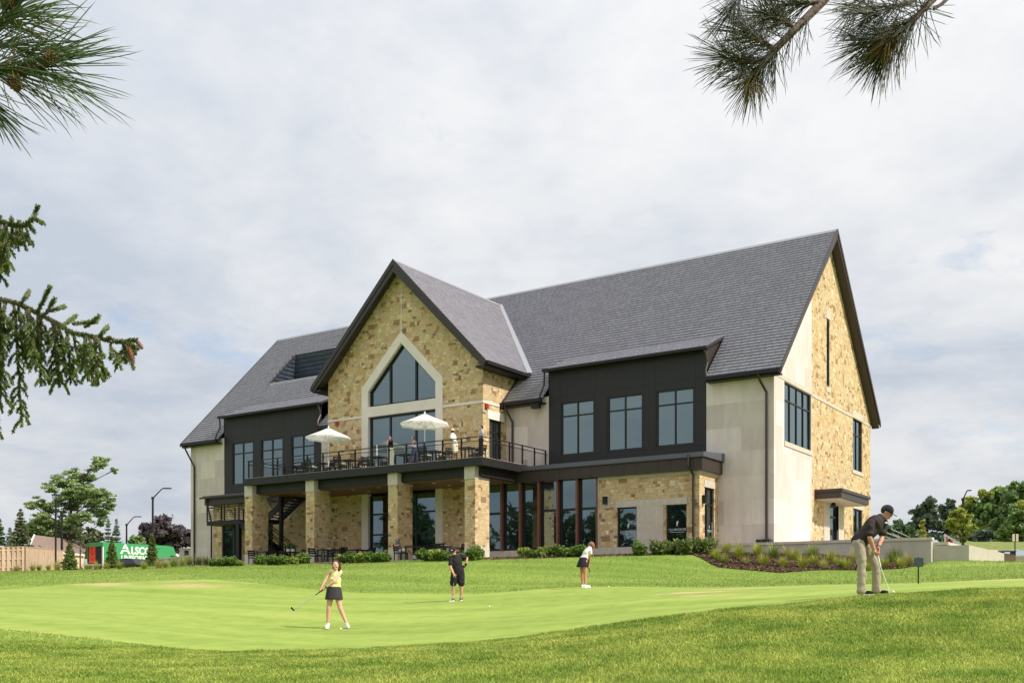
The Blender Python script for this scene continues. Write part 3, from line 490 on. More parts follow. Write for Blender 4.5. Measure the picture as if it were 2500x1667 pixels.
# --- terrace deck on stone columns
DX0, DX1, DY = -9.06, 8.86, -6.51
mb = MB(); mb.box(DX0, DX1, DY, YG - 0.01, 6.94, 7.36); mb.box(6.03, DX1, YG - 0.01, -0.01, 6.94, 7.36); mb.box(DX0, -6.03, YG - 0.01, -0.01, 6.94, 7.36)
deck = part(mb, 'terrace_deck', 'charcoal'); part(MB().box(-8.75, 8.45, -5.98, YG - 0.02, 6.46, 6.93), 'lower_beam', 'charcoal', deck); part(MB().box(-8.6, 8.3, -5.85, YG - 0.02, 6.40, 6.455), 'soffit', 'soffit_wood', deck)
each(joints(DX0, DX1, DY, 6.94, 7.36), 'panel_joint', 'black', deck); each(joints(-8.7, 8.4, -5.98, 6.46, 6.94), 'panel_joint', 'black', deck); each(joints(DY + 0.4, -2.6, DX1, 6.94, 7.36, 1.3, 'x'), 'panel_joint', 'black', deck); each(joints(-5.6, -2.6, 8.45, 6.46, 6.94, 1.3, 'x'), 'panel_joint', 'black', deck)
part(MB().box(DX0 + 0.05, DX1 - 0.05, DY + 0.05, YG - 0.05, 7.362, 7.385), 'paving', 'concrete', deck)
for x in (-5.5, -1.5, 0.5, 4.5, 6.5):
    for y in (-5.0, -3.6): part(MB().tube([(x, y, 6.405), (x, y, 6.385)], 0.11, 14), 'downlight', 'white_paint', deck)
for x0 in (-9.3, -4.05, 2.3, 7.58):
    c = part(MB().box(x0, x0 + 0.68, -6.3, -5.0, 2.72, 6.28), 'column', 'ashlar'); part(MB().box(x0 - 0.01, x0 + 0.69, -6.31, -4.99, 1.9, 2.72), 'column_base', 'cap_stone', c); part(MB().box(x0 - 0.005, x0 + 0.685, -6.33, -4.99, 6.28, 6.94), 'column_cap', 'cap_stone', c)
def railing(pts_posts, rails, name='railing'):
    mb = MB(); a, b = rails
    A, B = Vector(a), Vector(b)
    mb.bar(A + Vector((0, 0, 1.07)), B + Vector((0, 0, 1.07)), 0.06, 0.045); mb.bar(A + Vector((0, 0, 0.86)), B + Vector((0, 0, 0.86)), 0.045, 0.035)
    for k in range(7): mb.tube([A + Vector((0, 0, 0.10 + 0.108 * k)), B + Vector((0, 0, 0.10 + 0.108 * k))], 0.008, 5)
    o = part(mb, name, 'dark_metal')
    for p in pts_posts:
        q = Vector(p); m = MB().box(q.x - 0.035, q.x + 0.035, q.y - 0.035, q.y + 0.035, q.z, q.z + 1.05); m.bar(q + Vector((0.03, 0.0, 0.75)), q + Vector((0.12, 0, 0.87)), 0.02, 0.02); part(m, 'post', 'dark_metal', o)
    return o
railing([(-8.81 + 1.2515 * i, -6.42, 7.37) for i in range(14)] + [(8.78, -6.42, 7.37)], ((-8.9, -6.42, 7.37), (8.82, -6.42, 7.37)))
railing([(8.78, y, 7.37) for y in (-5.11, -3.83, -2.55, -1.3, -0.12)], ((8.78, -6.38, 7.37), (8.78, -0.1, 7.37)))
railing([(-8.95, y, 7.37) for y in (-5.2, -4.25, -2.6, -1.3, -0.12)], ((-8.95, -6.38, 7.37), (-8.95, -0.1, 7.37)))
railing([(x, -4.3, 7.37) for x in (-7.9, -6.4)], ((-8.9, -4.3, 7.37), (-6.4, -4.3, 7.37)))
# --- outside stair behind the first column
mb = MB().box(-14.4, -11.3, -5.0, -2.6, 4.78, 5.06); mb.box(-11.3, -9.6, -4.2, -3.0, 4.8, 5.06); st = part(mb, 'outside_stair', 'dark_metal')
for i in range(14):
    x = -9.6 + i * 0.24; part(MB().box(x, x + 0.3, -4.15, -3.05, 5.06 + i * 0.165 + 0.10, 5.06 + i * 0.165 + 0.15), 'tread', 'dark_metal', st)
for i in range(17):
    x = -11.3 + i * 0.27; part(MB().box(x, x + 0.3, -4.95, -4.25, 4.9 - i * 0.172, 4.95 - i * 0.172), 'tread', 'dark_metal', st)
for y in (-4.2, -3.02): part(MB().bar((-9.75, y, 5.0), (-6.2, y, 7.3), 0.05, 0.42, (0, 0, 1)), 'stringer', 'black', st)
for y in (-5.0, -4.22): part(MB().bar((-11.5, y, 4.95), (-6.9, y, 2.1), 0.05, 0.36, (0, 0, 1)), 'stringer', 'black', st)
mb = MB().poly((-11.4, -4.95, 4.7), (-11.4, -4.25, 4.7), (-7.2, -4.25, 2.1), (-7.2, -4.95, 2.1)); part(mb, 'stair_soffit', 'bronze', st)
part(MB().box(-11.5, -11.2, -5.1, -4.85, 1.9, 4.78), 'support_post', 'black', st); part(MB().box(-14.3, -14.1, -2.9, -2.7, 1.9, 4.78), 'support_post', 'black', st); part(MB().box(-8.4, -8.2, -4.3, -4.1, 1.9, 6.9), 'support_post', 'black', st)
def stair_rail(a, b, posts, name='stair_rail', n=6):
    A, B = Vector(a), Vector(b); mb = MB()
    for h in (1.05, 0.88): mb.bar(A + Vector((0, 0, h)), B + Vector((0, 0, h)), 0.05, 0.045)
    for k in range(n): mb.tube([A + Vector((0, 0, 0.15 + 0.11 * k)), B + Vector((0, 0, 0.15 + 0.11 * k))], 0.012, 5)
    for t in posts: q = A.lerp(B, t); mb.box(q.x - 0.035, q.x + 0.035, q.y - 0.035, q.y + 0.035, q.z, q.z + 1.05)
    return part(mb, name, 'dark_metal', st)
stair_rail((-14.38, -4.97, 5.06), (-11.33, -4.97, 5.06), (0, 0.45, 0.55, 1)); stair_rail((-14.38, -4.95, 5.06), (-14.38, -2.62, 5.06), (0.5, 1)); stair_rail((-11.33, -4.95, 5.06), (-11.33, -4.2, 5.06), (1,))
stair_rail((-9.6, -4.22, 5.1), (-6.3, -4.22, 7.4), (0, 0.35, 0.7)); stair_rail((-9.6, -3.0, 5.1), (-6.3, -3.0, 7.4), (0, 0.5)); stair_rail((-11.3, -5.0, 4.95), (-7.0, -5.0, 2.15), (0.1, 0.4, 0.7, 0.98), n=1); stair_rail((-11.3, -4.22, 4.95), (-7.0, -4.22, 2.15), (0.4, 0.7, 0.98), n=1)
# --- slate roofs: every slate is laid as its own tilted tile in one mesh per slope
def slates(name, O, A, U, Nn, smax, expo, intervals, wd=0.42, th=0.048, m='slate', jag=0.002):
    O, A, U, Nn = map(Vector, (O, A, U, Nn)); V = []; F = []; k = 0; s = 0.0
    while s < smax - 0.02:
        e = min(expo * 1.04, smax - s)
        for a0, a1 in intervals(s, s + e):
            a = a0; first = rnd.uniform(0.4, 1.0) * wd
            while a < a1 - 0.01:
                b = min(a1, a + (first if a == a0 else wd * rnd.uniform(0.8, 1.2)))
                if a1 - b < 0.12: b = a1
                o = len(V); h = th * rnd.uniform(0.94, 1.06); ds = rnd.uniform(-jag, jag); g = 0.009
                B0 = O + A * (a + g) + U * (s + ds); B1 = O + A * (b - g) + U * (s + ds)
                V += [B0, B1, B0 + Nn * h, B1 + Nn * h, B0 + U * e + Nn * 0.004, B1 + U * e + Nn * 0.004]
                F += [(o, o + 1, o + 3, o + 2), (o + 2, o + 3, o + 5, o + 4)]
                a = b
            V_ = [O + A * a0 + U * s - Nn * 0.004, O + A * a1 + U * s - Nn * 0.004, O + A * a1 + U * (s + e) - Nn * 0.004, O + A * a0 + U * (s + e) - Nn * 0.004]; o = len(V); V += V_; F.append((o, o + 1, o + 2, o + 3))
        s += expo
    return mb_np(name, [tuple(v) for v in V], F, m, CLUB)
def cut(base, ex):
    out = [base]
    for e0, e1 in ex:
        nx = []
        for a, b in out:
            if e1 <= a or e0 >= b: nx.append((a, b)); continue
            if e0 > a: nx.append((a, e0))
            if e1 < b: nx.append((e1, b))
        out = nx
    return [(a, b) for a, b in out if b - a > 0.03]
c45, s45 = math.cos(math.atan(1.002)), math.sin(math.atan(1.002))
def iv_main(s0, s1):
    y = -0.46 + (s0 + s1) / 2 * c45; z = 11.41 + (s0 + s1) / 2 * s45; ex = []
    if y < 2.12: ex += [(8.8, 18.68), (-18.64, -8.78)]
    if 4.26 < y < 7.01: ex.append((-18.42, -8.0))
    if z < 13.2: ex.append((-6.02, 6.02))
    elif z < 20.05: h = (20.11 - z) / 1.016 - 0.1; ex.append((-h, h))
    return [(a - 0, b) for a, b in cut((-22.62, 22.62), ex)]
SM = (9.21 + 0.46) / c45
slates('slate_roof', (0, -0.46, 11.41), (1, 0, 0), (0, c45, s45), (0, -s45, c45), SM, 0.285, iv_main)
mb = MB().poly((-22.62, 9.21, 21.1), (22.62, 9.21, 21.1), (22.62, 18.88, 11.41), (-22.62, 18.88, 11.41)); mb.poly((-22.62, 9.21, 21.0), (-22.62, 18.88, 11.3), (22.62, 18.88, 11.3), (22.62, 9.21, 21.0)); part(mb, 'rear_roof', 'slate')
cc, sc_ = math.cos(math.atan(1.016)), math.sin(math.atan(1.016))
def iv_cross(sg):
    def f(s0, s1):
        z = 13.3 + (s0 + s1) / 2 * sc_; ye = (z - 11.41) / 1.002 - 0.46 + 0.05; return [(-3.12, ye)] if sg > 0 else [(-ye, 3.12)]
    return f
slates('slate_roof', (6.7, 0, 13.3), (0, 1, 0), (-cc, 0, sc_), (sc_, 0, cc), 6.7 / cc, 0.285, iv_cross(1)); slates('slate_roof', (-6.7, 0, 13.3), (0, -1, 0), (cc, 0, sc_), (-sc_, 0, cc), 6.7 / cc, 0.285, iv_cross(-1))
ks = math.atan2(1.08, 2.52)
for x0, x1 in ((8.8, 18.68), (-18.64, -8.78)):
    slates('dormer_roof', (0, -0.34, 13.02), (1, 0, 0), (0, math.cos(ks), math.sin(ks)), (0, -math.sin(ks), math.cos(ks)), 2.7, 0.26, lambda a, b, q=(x0, x1): [q], 0.34, 0.022)
    g = MB().box(x0 - 0.05, x1 + 0.05, -0.48, -0.33, 12.88, 13.03); g.box(x0, x1, -0.33, 0.0, 12.93, 13.0); part(g, 'gutter', 'dark_metal')
    for x, sx in ((x0, -1), (x1, 1)):           # the cheeks where a dormer's lean-to meets the main slope
        k = MB().poly((x, -0.33, 12.9), (x, -0.33, 13.04), (x, 2.22, 14.12), (x, 2.3, 14.0)); k.poly((x - sx * 0.12, -0.02, 11.85), (x - sx * 0.12, -0.02, 12.93), (x - sx * 0.12, 2.2, 14.05)); k.poly((x, -0.33, 12.9), (x, 2.3, 14.0), (x - sx * 0.14, 2.3, 14.0), (x - sx * 0.14, -0.33, 12.9)); part(k, 'dormer_cheek', 'bronze')
        part(MB().tube([(x - sx * 0.1, -0.42, 12.9), (x - sx * 0.02, -0.3, 12.6), (x + sx * 0.03, -0.25, 12.2), (x + sx * 0.05, -0.52, 11.75), (x + sx * 0.12, -0.6, 11.4)], 0.05, 8), 'downspout', 'bronze')
for i in range(22):
    x = 9.2 + i * 0.43 + rnd.uniform(-0.05, 0.05); t = (0.5 + 0.55 * (i % 3)) ; part(MB().box(x, x + 0.05, -0.34 + t * math.cos(ks), -0.34 + t * math.cos(ks) + 0.05, 13.02 + t * math.sin(ks) + 0.015, 13.02 + t * math.sin(ks) + 0.07), 'snow_guard', 'steel')
# valleys, ridges, bargeboards, gutters
fl = MB()
for s in (1, -1): fl.bar((s * 0.05, 8.22, 20.17), (s * 6.75, 1.39, 13.41), 0.34, 0.05, (s * 0.5, -0.5, 0.7))
each(fl, 'valley_flashing', 'flashing', CLUB)
r = MB(); r.prism([(-22.64, 9.05, 20.98), (-22.64, 9.21, 21.16), (-22.64, 9.37, 20.98)], (45.28, 0, 0)); r.prism([(-0.16, -3.13, 19.99), (0, -3.13, 20.17), (0.16, -3.13, 19.99)], (0, 11.4, 0)); each(r, 'ridge_cap', 'flashing', CLUB)
def barge_main(x, sx):
    mb = MB(); o = lambda dz: 0
    for (x0, x1, t0, t1) in ((x, x + sx * 0.06, 0.05, -0.50), (x + sx * 0.06, x + sx * 0.10, 0.06, -0.20)):
        for s in (1, -1):
            yy = lambda d: 9.21 - s * d
            mb.prism([(x0, yy(9.69), 11.40 + t0), (x0, yy(0), 21.1 + t0), (x0, yy(0), 21.1 + t1), (x0, yy(9.69 + (0.1 if t1 < -0.3 else 0)), 11.40 + max(t1, -0.26)), ], (x1 - x0, 0, 0))
    b = part(mb, 'barge_board', 'bronze'); m = MB()
    for s in (1, -1):
        yy = lambda d: 9.21 - s * d
        m.prism([(x, yy(9.6), 11.36 - 0.2), (x, yy(0), 20.82), (x, yy(0), 20.72), (x, yy(9.6), 11.06)], (-sx * 0.46, 0, 0))
    part(m, 'soffit', 'bronze', b)
barge_main(22.62, 1); barge_main(-22.62, -1)
mb = MB(); yb = -3.15
for s in (1, -1):
    mb.prism([(s * 6.72, yb, 13.32), (0, yb, 20.16), (0, yb, 19.42), (s * 6.55, yb, 12.95)] if s > 0 else [(0, yb, 20.16), (s * 6.72, yb, 13.32), (s * 6.55, yb, 12.95), (0, yb, 19.42)], (0, 0.07, 0))
    mb.prism([(s * 6.74, yb - 0.05, 13.34), (0, yb - 0.05, 20.18), (0, yb - 0.05, 19.82), (s * 6.66, yb - 0.05, 13.10)] if s > 0 else [(0, yb - 0.05, 20.18), (s * 6.74, yb - 0.05, 13.34), (s * 6.66, yb - 0.05, 13.10), (0, yb - 0.05, 19.82)], (0, 0.048, 0))
b = part(mb, 'barge_board', 'barge_unlit'); m = MB()
for s in (1, -1): m.prism([(s * 6.6, yb + 0.07, 13.18), (0, yb + 0.07, 19.98), (0, yb + 0.07, 19.86), (s * 6.6, yb + 0.07, 13.06)], (0, 0.68, 0))
part(m, 'soffit', 'barge_unlit', b)
g = MB()
for a, b_ in ((18.72, 22.6), (6.1, 8.76), (-22.6, -18.7), (-8.74, -6.1)): g.box(a, b_, -0.64, -0.47, 11.2, 11.39); g.box(a, b_, -0.47, -0.0, 11.12, 11.2)
for s in (1, -1): g.box(min(s * 6.71, s * 6.88), max(s * 6.71, s * 6.88), -3.1, 1.35, 13.1, 13.3); g.box(min(s * 6.0, s * 6.71), max(s * 6.0, s * 6.71), -3.1, 1.9, 12.98, 13.1)
each(g, 'gutter', 'dark_metal', CLUB)
mb = MB(); mb.bar((6.06, -0.62, 11.3), (6.06, 1.0, 12.9), 0.1, 0.12); mb.bar((-6.06, -0.62, 11.3), (-6.06, 1.0, 12.9), 0.1, 0.12); each(mb, 'rake_trim', 'bronze', CLUB)
part(MB().tube([(21.55, -0.58, 11.2), (21.58, -0.5, 10.95), (21.8, -0.08, 10.35), (21.8, -0.08, 3.0)], 0.065, 10), 'downspout', 'bronze'); part(MB().box(21.4, 22.1, -0.5, -0.02, 2.62, 2.95), 'drain_box', 'black')
part(MB().tube([(-22.2, -0.58, 11.2), (-22.1, -0.5, 10.9), (-21.65, -0.1, 9.7), (-21.65, -0.1, 2.2)], 0.065, 10), 'downspout', 'bronze'); part(MB().tube([(6.25, -0.58, 11.2), (6.3, -0.5, 11.0), (6.5, -0.1, 10.3), (6.5, -0.1, 7.4)], 0.065, 10), 'downspout', 'bronze')
# sunken light well in the left slope, hung with the same slate
zr = lambda y: 11.41 + 1.002 * (y + 0.46)
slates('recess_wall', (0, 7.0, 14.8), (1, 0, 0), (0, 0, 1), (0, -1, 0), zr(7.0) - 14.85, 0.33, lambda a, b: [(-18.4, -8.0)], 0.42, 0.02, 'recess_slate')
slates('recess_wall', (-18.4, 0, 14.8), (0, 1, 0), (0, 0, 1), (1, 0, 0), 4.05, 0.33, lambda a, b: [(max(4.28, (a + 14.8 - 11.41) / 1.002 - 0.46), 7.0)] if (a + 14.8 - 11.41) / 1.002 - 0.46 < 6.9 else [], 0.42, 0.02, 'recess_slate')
mb = MB().box(-18.4, -8, 4.28, 7.0, 14.7, 14.8); mb.poly((-18.4, 4.28, 14.7), (-8, 4.28, 14.7), (-8, 4.28, zr(4.28)), (-18.4, 4.28, zr(4.28))); part(mb, 'recess_floor', 'flashing')
part(MB().bar((-18.44, 4.22, zr(4.22) + 0.02), (-18.44, 7.05, zr(7.05) + 0.02), 0.12, 0.1), 'recess_trim', 'bronze'); part(MB().bar((-18.5, 4.24, zr(4.24) + 0.03), (-8, 4.24, zr(4.24) + 0.03), 0.07, 0.06), 'recess_trim', 'white_paint'); part(MB().box(-16.6, -15.9, 5.2, 5.9, 14.8, 16.0), 'roof_vent', 'white_paint')
# small fittings on the walls
def wall_lamp(ax, pos, a, z, w_=0.2, h=0.36):
    mb = MB(); abox(mb, ax, pos, a - w_ / 2, a + w_ / 2, -0.2, 0.02, z, z + h); abox(mb, ax, pos, a - w_ / 2 - 0.02, a + w_ / 2 + 0.02, -0.23, 0.02, z + h, z + h + 0.05); o = part(mb, 'wall_lamp', 'black'); m = MB(); abox(m, ax, pos, a - w_ / 2 + 0.03, a + w_ / 2 - 0.03, -0.17, -0.03, z - 0.03, z); part(m, 'lens', 'white_paint', o)
wall_lamp('y', YP - 0.03, 13.95, 4.92); wall_lamp('x', 19.2, -2.0, 4.75); wall_lamp('x', 6.0, -0.6, 10.95)
for ax, pos, a, z in (('y', YG, -5.2, 10.85), ('x', 6.0, -2.1, 10.85)):
    mb = MB(); abox(mb, ax, pos, a - 0.11, a + 0.11, -0.12, 0.01, z, z + 0.26); part(mb, 'fire_alarm', 'red_paint')
part(MB().box(8.1, 8.6, -0.6, -0.3, 10.85, 11.12), 'speaker', 'black'); part(MB().box(13.97, 14.1, YP - 0.05, YP, 3.35, 3.55), 'wall_outlet', 'white_paint')
part(MB().box(7.2, 7.45, -0.06, 0.0, 7.75, 8.05), 'wall_outlet', 'concrete')
# ---------------------------------------------------------------- terrace walls on the right
def capwall(name, label, pts, zt, zb, th=0.4, cap=0.13):
    """a straight run of rendered wall with a stone coping; pts are two local plan points, zt the coping heights"""
    a, b = Vector((*pts[0], 0)), Vector((*pts[1], 0)); d = (b - a).normalized(); nrm = Vector((-d.y, d.x, 0)) * th / 2; q = [a - nrm, b - nrm, b + nrm, a + nrm]; zs = [zt[0], zt[1], zt[1], zt[0]]
    m = MB(); m.add([(p.x, p.y, zb) for p in q] + [(p.x, p.y, z - cap) for p, z in zip(q, zs)], [(3, 2, 1, 0), (4, 5, 6, 7), (0, 1, 5, 4), (1, 2, 6, 5), (2, 3, 7, 6), (3, 0, 4, 7)])
    t = thing(name, label, 'wall', tuple(CB)); m.build('wall_face', 'wall_stone', t); e = Vector((-d.y, d.x, 0)) * (th / 2 + 0.045); q = [a - e - d * 0.03, b - e + d * 0.045, b + e + d * 0.045, a + e - d * 0.03]
    c = MB().add([(p.x, p.y, z - cap + 0.002) for p, z in zip(q, zs)] + [(p.x, p.y, z) for p, z in zip(q, zs)], [(3, 2, 1, 0), (4, 5, 6, 7), (0, 1, 5, 4), (1, 2, 6, 5), (2, 3, 7, 6), (3, 0, 4, 7)]); c.build('coping', 'cap_stone', t); return t
capwall('retaining_wall', 'long grey stone retaining wall with flat coping behind the grass planting bed', ((19.25, -1.35), (29.9, -1.35)), (2.73, 2.73), 0.9)
b_ = MB().box(19.3, 31.4, -1.15, 12, 1.0, 2.36).build('side_terrace', 'concrete', loc=tuple(CB)); struct(b_)
capwall('retaining_wall', 'short shaded grey wall section stepped back beyond the end of the long retaining wall', ((29.95, -0.9), (30.5, -0.9)), (2.52, 2.52), 0.9)
capwall('side_wall', 'sunlit cream stone wall running straight back beyond the long retaining wall', ((30.3, -0.66), (30.3, 8.4)), (2.51, 2.51), 0.9)
def lw(u, D): p = P(u, V0, D) - CB; return (p.x, p.y)
capwall('wall_pillar', 'square stone pillar with flat cap just right of the sunlit side wall', (lw(2405, 55.5), lw(2424, 55.0)), (2.60, 2.60), 1.2, 0.5)
capwall('low_wall', 'low stone wall left of the brown waste bin', (lw(2426, 57), lw(2451, 56.5)), (2.38, 2.38), 1.2, 0.35)
capwall('low_wall', 'low stone wall right of the brown waste bin', (lw(2478, 56.5), lw(2640, 55)), (2.36, 2.36), 1.2, 0.35)
# ---------------------------------------------------------------- furniture
def LX(u, y): return onY(u, V0, CB.y + y).x - CB.x
def LP(u, y, z): return CB + Vector((LX(u, y), y, z))
def make_chair(label, group, cushion):
    t = thing('armchair', label, 'chair', (0, 0, 0), 0, group)
    m = MB().box(-0.26, 0.26, -0.27, 0.27, 0.36, 0.41); m.build('seat', 'black', t); MB().box(-0.22, 0.25, -0.235, 0.235, 0.41, 0.48).build('seat_cushion', cushion, t)
    m = MB()
    for y in (-0.255, 0.255): m.bar((-0.25, y, 0.36), (-0.34, y, 0.86), 0.045, 0.045, (0, 1, 0))
    for h in (0.80, 0.68, 0.56): x = -0.25 - 0.09 * (h - 0.36) / 0.5; m.box(x - 0.015, x + 0.015, -0.235, 0.235, h - 0.045, h + 0.045)
    m.build('backrest', 'black', t)
    for y in (-0.26, 0.26):
        MB().box(-0.31, 0.27, y - 0.03, y + 0.03, 0.62, 0.65).build('armrest', 'black', t)
        MB().box(0.22, 0.265, y - 0.022, y + 0.022, 0, 0.62).build('leg', 'black', t); MB().box(-0.27, -0.225, y - 0.022, y + 0.022, 0, 0.36).build('leg', 'black', t)
    return t
def make_table(label, group, wd=0.92):
    t = thing('table', label, 'table', (0, 0, 0), 0, group); h = wd / 2
    MB().box(-h, h, -h, h, 0.70, 0.745).build('tabletop', 'black', t)
    for x in (-1, 1):
        for y in (-1, 1): MB().box(x * (h - 0.06) - 0.03, x * (h - 0.06) + 0.03, y * (h - 0.06) - 0.03, y * (h - 0.06) + 0.03, 0, 0.70).build('leg', 'black', t)
    return t
ORD = ['leftmost', 'second', 'third', 'fourth', 'fifth', 'sixth', 'seventh']
G1, G2, G3, G4 = 'armchairs on the upper terrace', 'tables on the upper terrace', 'armchairs on the lower patio', 'tables on the lower patio'
c0 = make_chair('x', G1, 'cushion_sage'); t0 = make_table('x', G2); ZD = 7.388
def first(proto, used=set()):
    if id(proto) in used: return False
    used.add(id(proto)); return True
def put(proto, loc, rz, label):
    if first(proto): proto.location = loc; proto.rotation_euler = (0, 0, rz); proto['label'] = label; return proto
    return dup(proto, loc, rz, label)
DT = [(716, -4.75), (782, -4.95), (853, -5.0), (922, -5.1), (990, -5.0), (1060, -5.05), (1140, -5.1)]
for i, (u, y) in enumerate(DT):
    q = LP(u, y, ZD); put(t0, q, rnd.uniform(-0.05, 0.05), 'black square table, ' + ORD[i] + ' from the left along the upper terrace' if i else 'black square table, leftmost on the upper terrace')
    tb = ORD[i] + ' terrace table' + ('' if i == 0 else ' from the left')
    put(c0, q + Vector((0.05, 0.72, 0)), -math.pi / 2 + rnd.uniform(-0.1, 0.1), 'black slatted armchair facing out behind the ' + tb)
    if i in (0, 1, 3, 5, 6): put(c0, q + Vector((0.78, 0.0, 0)), math.pi + rnd.uniform(-0.15, 0.15), 'black slatted armchair at the right side of the ' + tb)
    if i in (2, 3, 5): put(c0, q + Vector((-0.76, 0.05, 0)), rnd.uniform(-0.15, 0.15), 'black slatted armchair at the left side of the ' + tb)
    if i in (1, 2, 5): put(c0, q + Vector((0.0, -0.74, 0)), math.pi / 2 + rnd.uniform(-0.1, 0.1), 'black armchair between the railing and the ' + tb)
c1 = make_chair('x', G3, 'cushion'); t1 = make_table('x', G4); ZP = 2.083
PT = [(652, -6.55, 'under the first stone column'), (708, -5.6, 'with two potted plants between the first two columns'), (800, -6.6, 'right of the second stone column'), (872, -5.4, 'behind the middle shrubs'), (1016, -6.5, 'in front of the seated man'), (1085, -5.6, 'left of the sunlit fourth column')]
for i, (u, y, w_) in enumerate(PT):
    q = LP(u, y, ZP); put(t1, q, rnd.uniform(-0.04, 0.04), 'black square patio table ' + w_)
    ws = ['under the first column', 'with two potted plants', 'right of the second column', 'behind the middle shrubs', 'facing the seated man', 'left of the fourth column'][i]
    cs = {0: [(-0.95, -0.1, 0, 'left'), (0.2, 0.85, -math.pi / 2, 'far')], 1: [(-0.8, 0, 0, 'left'), (0.85, 0.1, math.pi, 'right')], 2: [(-0.85, -0.1, 0, 'left'), (-0.55, 0.75, -1.2, 'far'), (0.85, 0.1, math.pi, 'right')], 3: [(-0.85, 0, 0, 'left'), (0.1, 0.85, -math.pi / 2, 'far'), (0.85, 0, math.pi, 'right')], 4: [(0.85, 0.35, math.pi, 'right')], 5: [(-0.8, 0.1, 0, 'left'), (0.5, -0.8, math.pi / 2, 'near'), (0.85, 0.3, math.pi, 'right')]}[i]
    for dx, dy, rz, sd in cs: put(c1, q + Vector((dx, dy, 0)), rz + rnd.uniform(-0.1, 0.1), 'black cushioned armchair at the ' + sd + ' side of the patio table ' + ws)
SEATQ = LP(979, -6.75, ZP); put(c1, SEATQ, 0.0, 'black patio armchair under the seated man beside the third column')
# potted plants and table settings
mat('agave', srgb(74, 104, 62), 0.5, 0, 0.2, 8, island=0.3)
for k, (dx, w_) in enumerate(((-0.14, 'left of the pair'), (0.26, 'right of the pair'))):
    q = LP(708, -5.6, ZP + 0.746) + Vector((dx, 0, 0)); t = thing('potted_plant', 'spiky green plant in a white pot on the patio table, ' + w_, 'potted plant', q, 0, 'white pots on the patio table')
    MB().tube([(0, 0, 0), (0, 0, 0.17)], [0.10, 0.13], 14).build('pot', 'white_paint', t); m = MB()
    for i in range(34):
        a = rnd.uniform(0, 6.28); e = rnd.uniform(0.5, 1.45); l = rnd.uniform(0.3, 0.52); d = Vector((math.cos(a) * math.cos(e), math.sin(a) * math.cos(e), math.sin(e))); b = Vector((-math.sin(a), math.cos(a), 0)) * 0.02; o = Vector((0, 0, 0.15)); m.poly(o - b, o + b, o + d * l * 0.6 + b, o + d * l - Vector((0, 0, 0.04)), o + d * l * 0.6 - b)
    m.build('leaves', 'agave', t)
for (ti, dx, dy, lab) in ((2, -0.1, 0.1, 'folded white menu on the table right of the second column'), (5, 0.0, 0.1, 'folded white napkin on the table left of the fourth column')):
    u, y, _ = PT[ti]; q = LP(u, y, ZP + 0.748) + Vector((dx, dy, 0)); tag(MB().prism([(-0.16, 0, 0), (0.0, 0, 0.07), (0.16, 0, 0)], (0.02, 0.2, 0)).build('menu', 'white_paint', None, q), lab, 'menu')
# terrace umbrellas
def umbrella(u, y, label, apex, rad, sc_z=1.0):
    q = LP(u, y, ZD); t = thing('patio_umbrella', label, 'umbrella', q, 0.2, 'white terrace umbrellas'); H = apex; n = 8; R = rad; drop = 0.58
    m = MB(); rings = [(0.02, 0.0), (0.10, 0.03), (0.5, 0.28), (0.78, 0.44), (1.0, 0.58)]; V = []
    for fr_, dz in rings:
        for k in range(n * 2):
            a = 2 * math.pi * k / (2 * n); sag = (1 - 0.035 * fr_) if k % 2 else 1; V.append((math.cos(a) * R * fr_ * (sag * (0.95 if k % 2 else 1)), math.sin(a) * R * fr_ * (sag * (0.95 if k % 2 else 1)), H - dz * drop / 0.58 + (0.03 * fr_ if k % 2 else 0)))
    nn = 2 * n; F = [(i * nn + k, i * nn + (k + 1) % nn, (i + 1) * nn + (k + 1) % nn, (i + 1) * nn + k) for i in range(len(rings) - 1) for k in range(nn)]; F.append(tuple(range(nn)))
    o = len(V); V += [(x, y_, z - 0.10) for x, y_, z in V[-nn:]]; F += [((len(rings) - 1) * nn + k, (len(rings) - 1) * nn + (k + 1) % nn, o + (k + 1) % nn, o + k) for k in range(nn)]
    m.add(V, F); m.build('canopy', 'canvas', t)
    for k in range(n):
        a = 2 * math.pi * k / n; c, s = math.cos(a), math.sin(a); r = MB().tube([(c * 0.05, s * 0.05, H - 0.04), (c * R * 0.985, s * R * 0.985, H - drop - 0.025)], 0.012, 6).build('rib', 'steel', t); MB().tube([(c * 0.04, s * 0.04, H - 0.75), (c * R * 0.5, s * R * 0.5, H - 0.33)], 0.009, 6).build('strut', 'steel', r)
    MB().tube([(0, 0, 0), (0, 0, H + 0.02)], 0.028, 12).build('pole', 'white_paint', t); MB().ell((0, 0, H + 0.07), (0.05, 0.05, 0.07)).build('finial', 'white_paint', t); MB().tube([(0, 0, 0), (0, 0, 0.08), (0, 0, 0.1)], [0.3, 0.3, 0.05], 16).build('base', 'black', t); MB().tube([(0.03, 0, 1.0), (0.09, 0, 1.0), (0.09, 0, 0.92)], 0.01, 6).build('crank', 'steel', t)
    return t
umbrella(802, -4.95, 'open white umbrella at the left of the terrace, over the second table', 2.80, 1.38)
umbrella(1037, -4.95, 'open white umbrella beside the tall gable window, right of the other', 2.92, 1.42)
q = LP(920, -5.1, ZD + 0.75); t = thing('umbrella_pole', 'short bare white umbrella pole standing in the fourth terrace table', 'pole', q); MB().tube([(0, 0, -0.74), (0, 0, 0.62)], 0.035, 10).build('tube', 'white_paint', t); MB().ell((0, 0, 0.66), (0.045, 0.045, 0.05)).build('cap', 'steel', t)
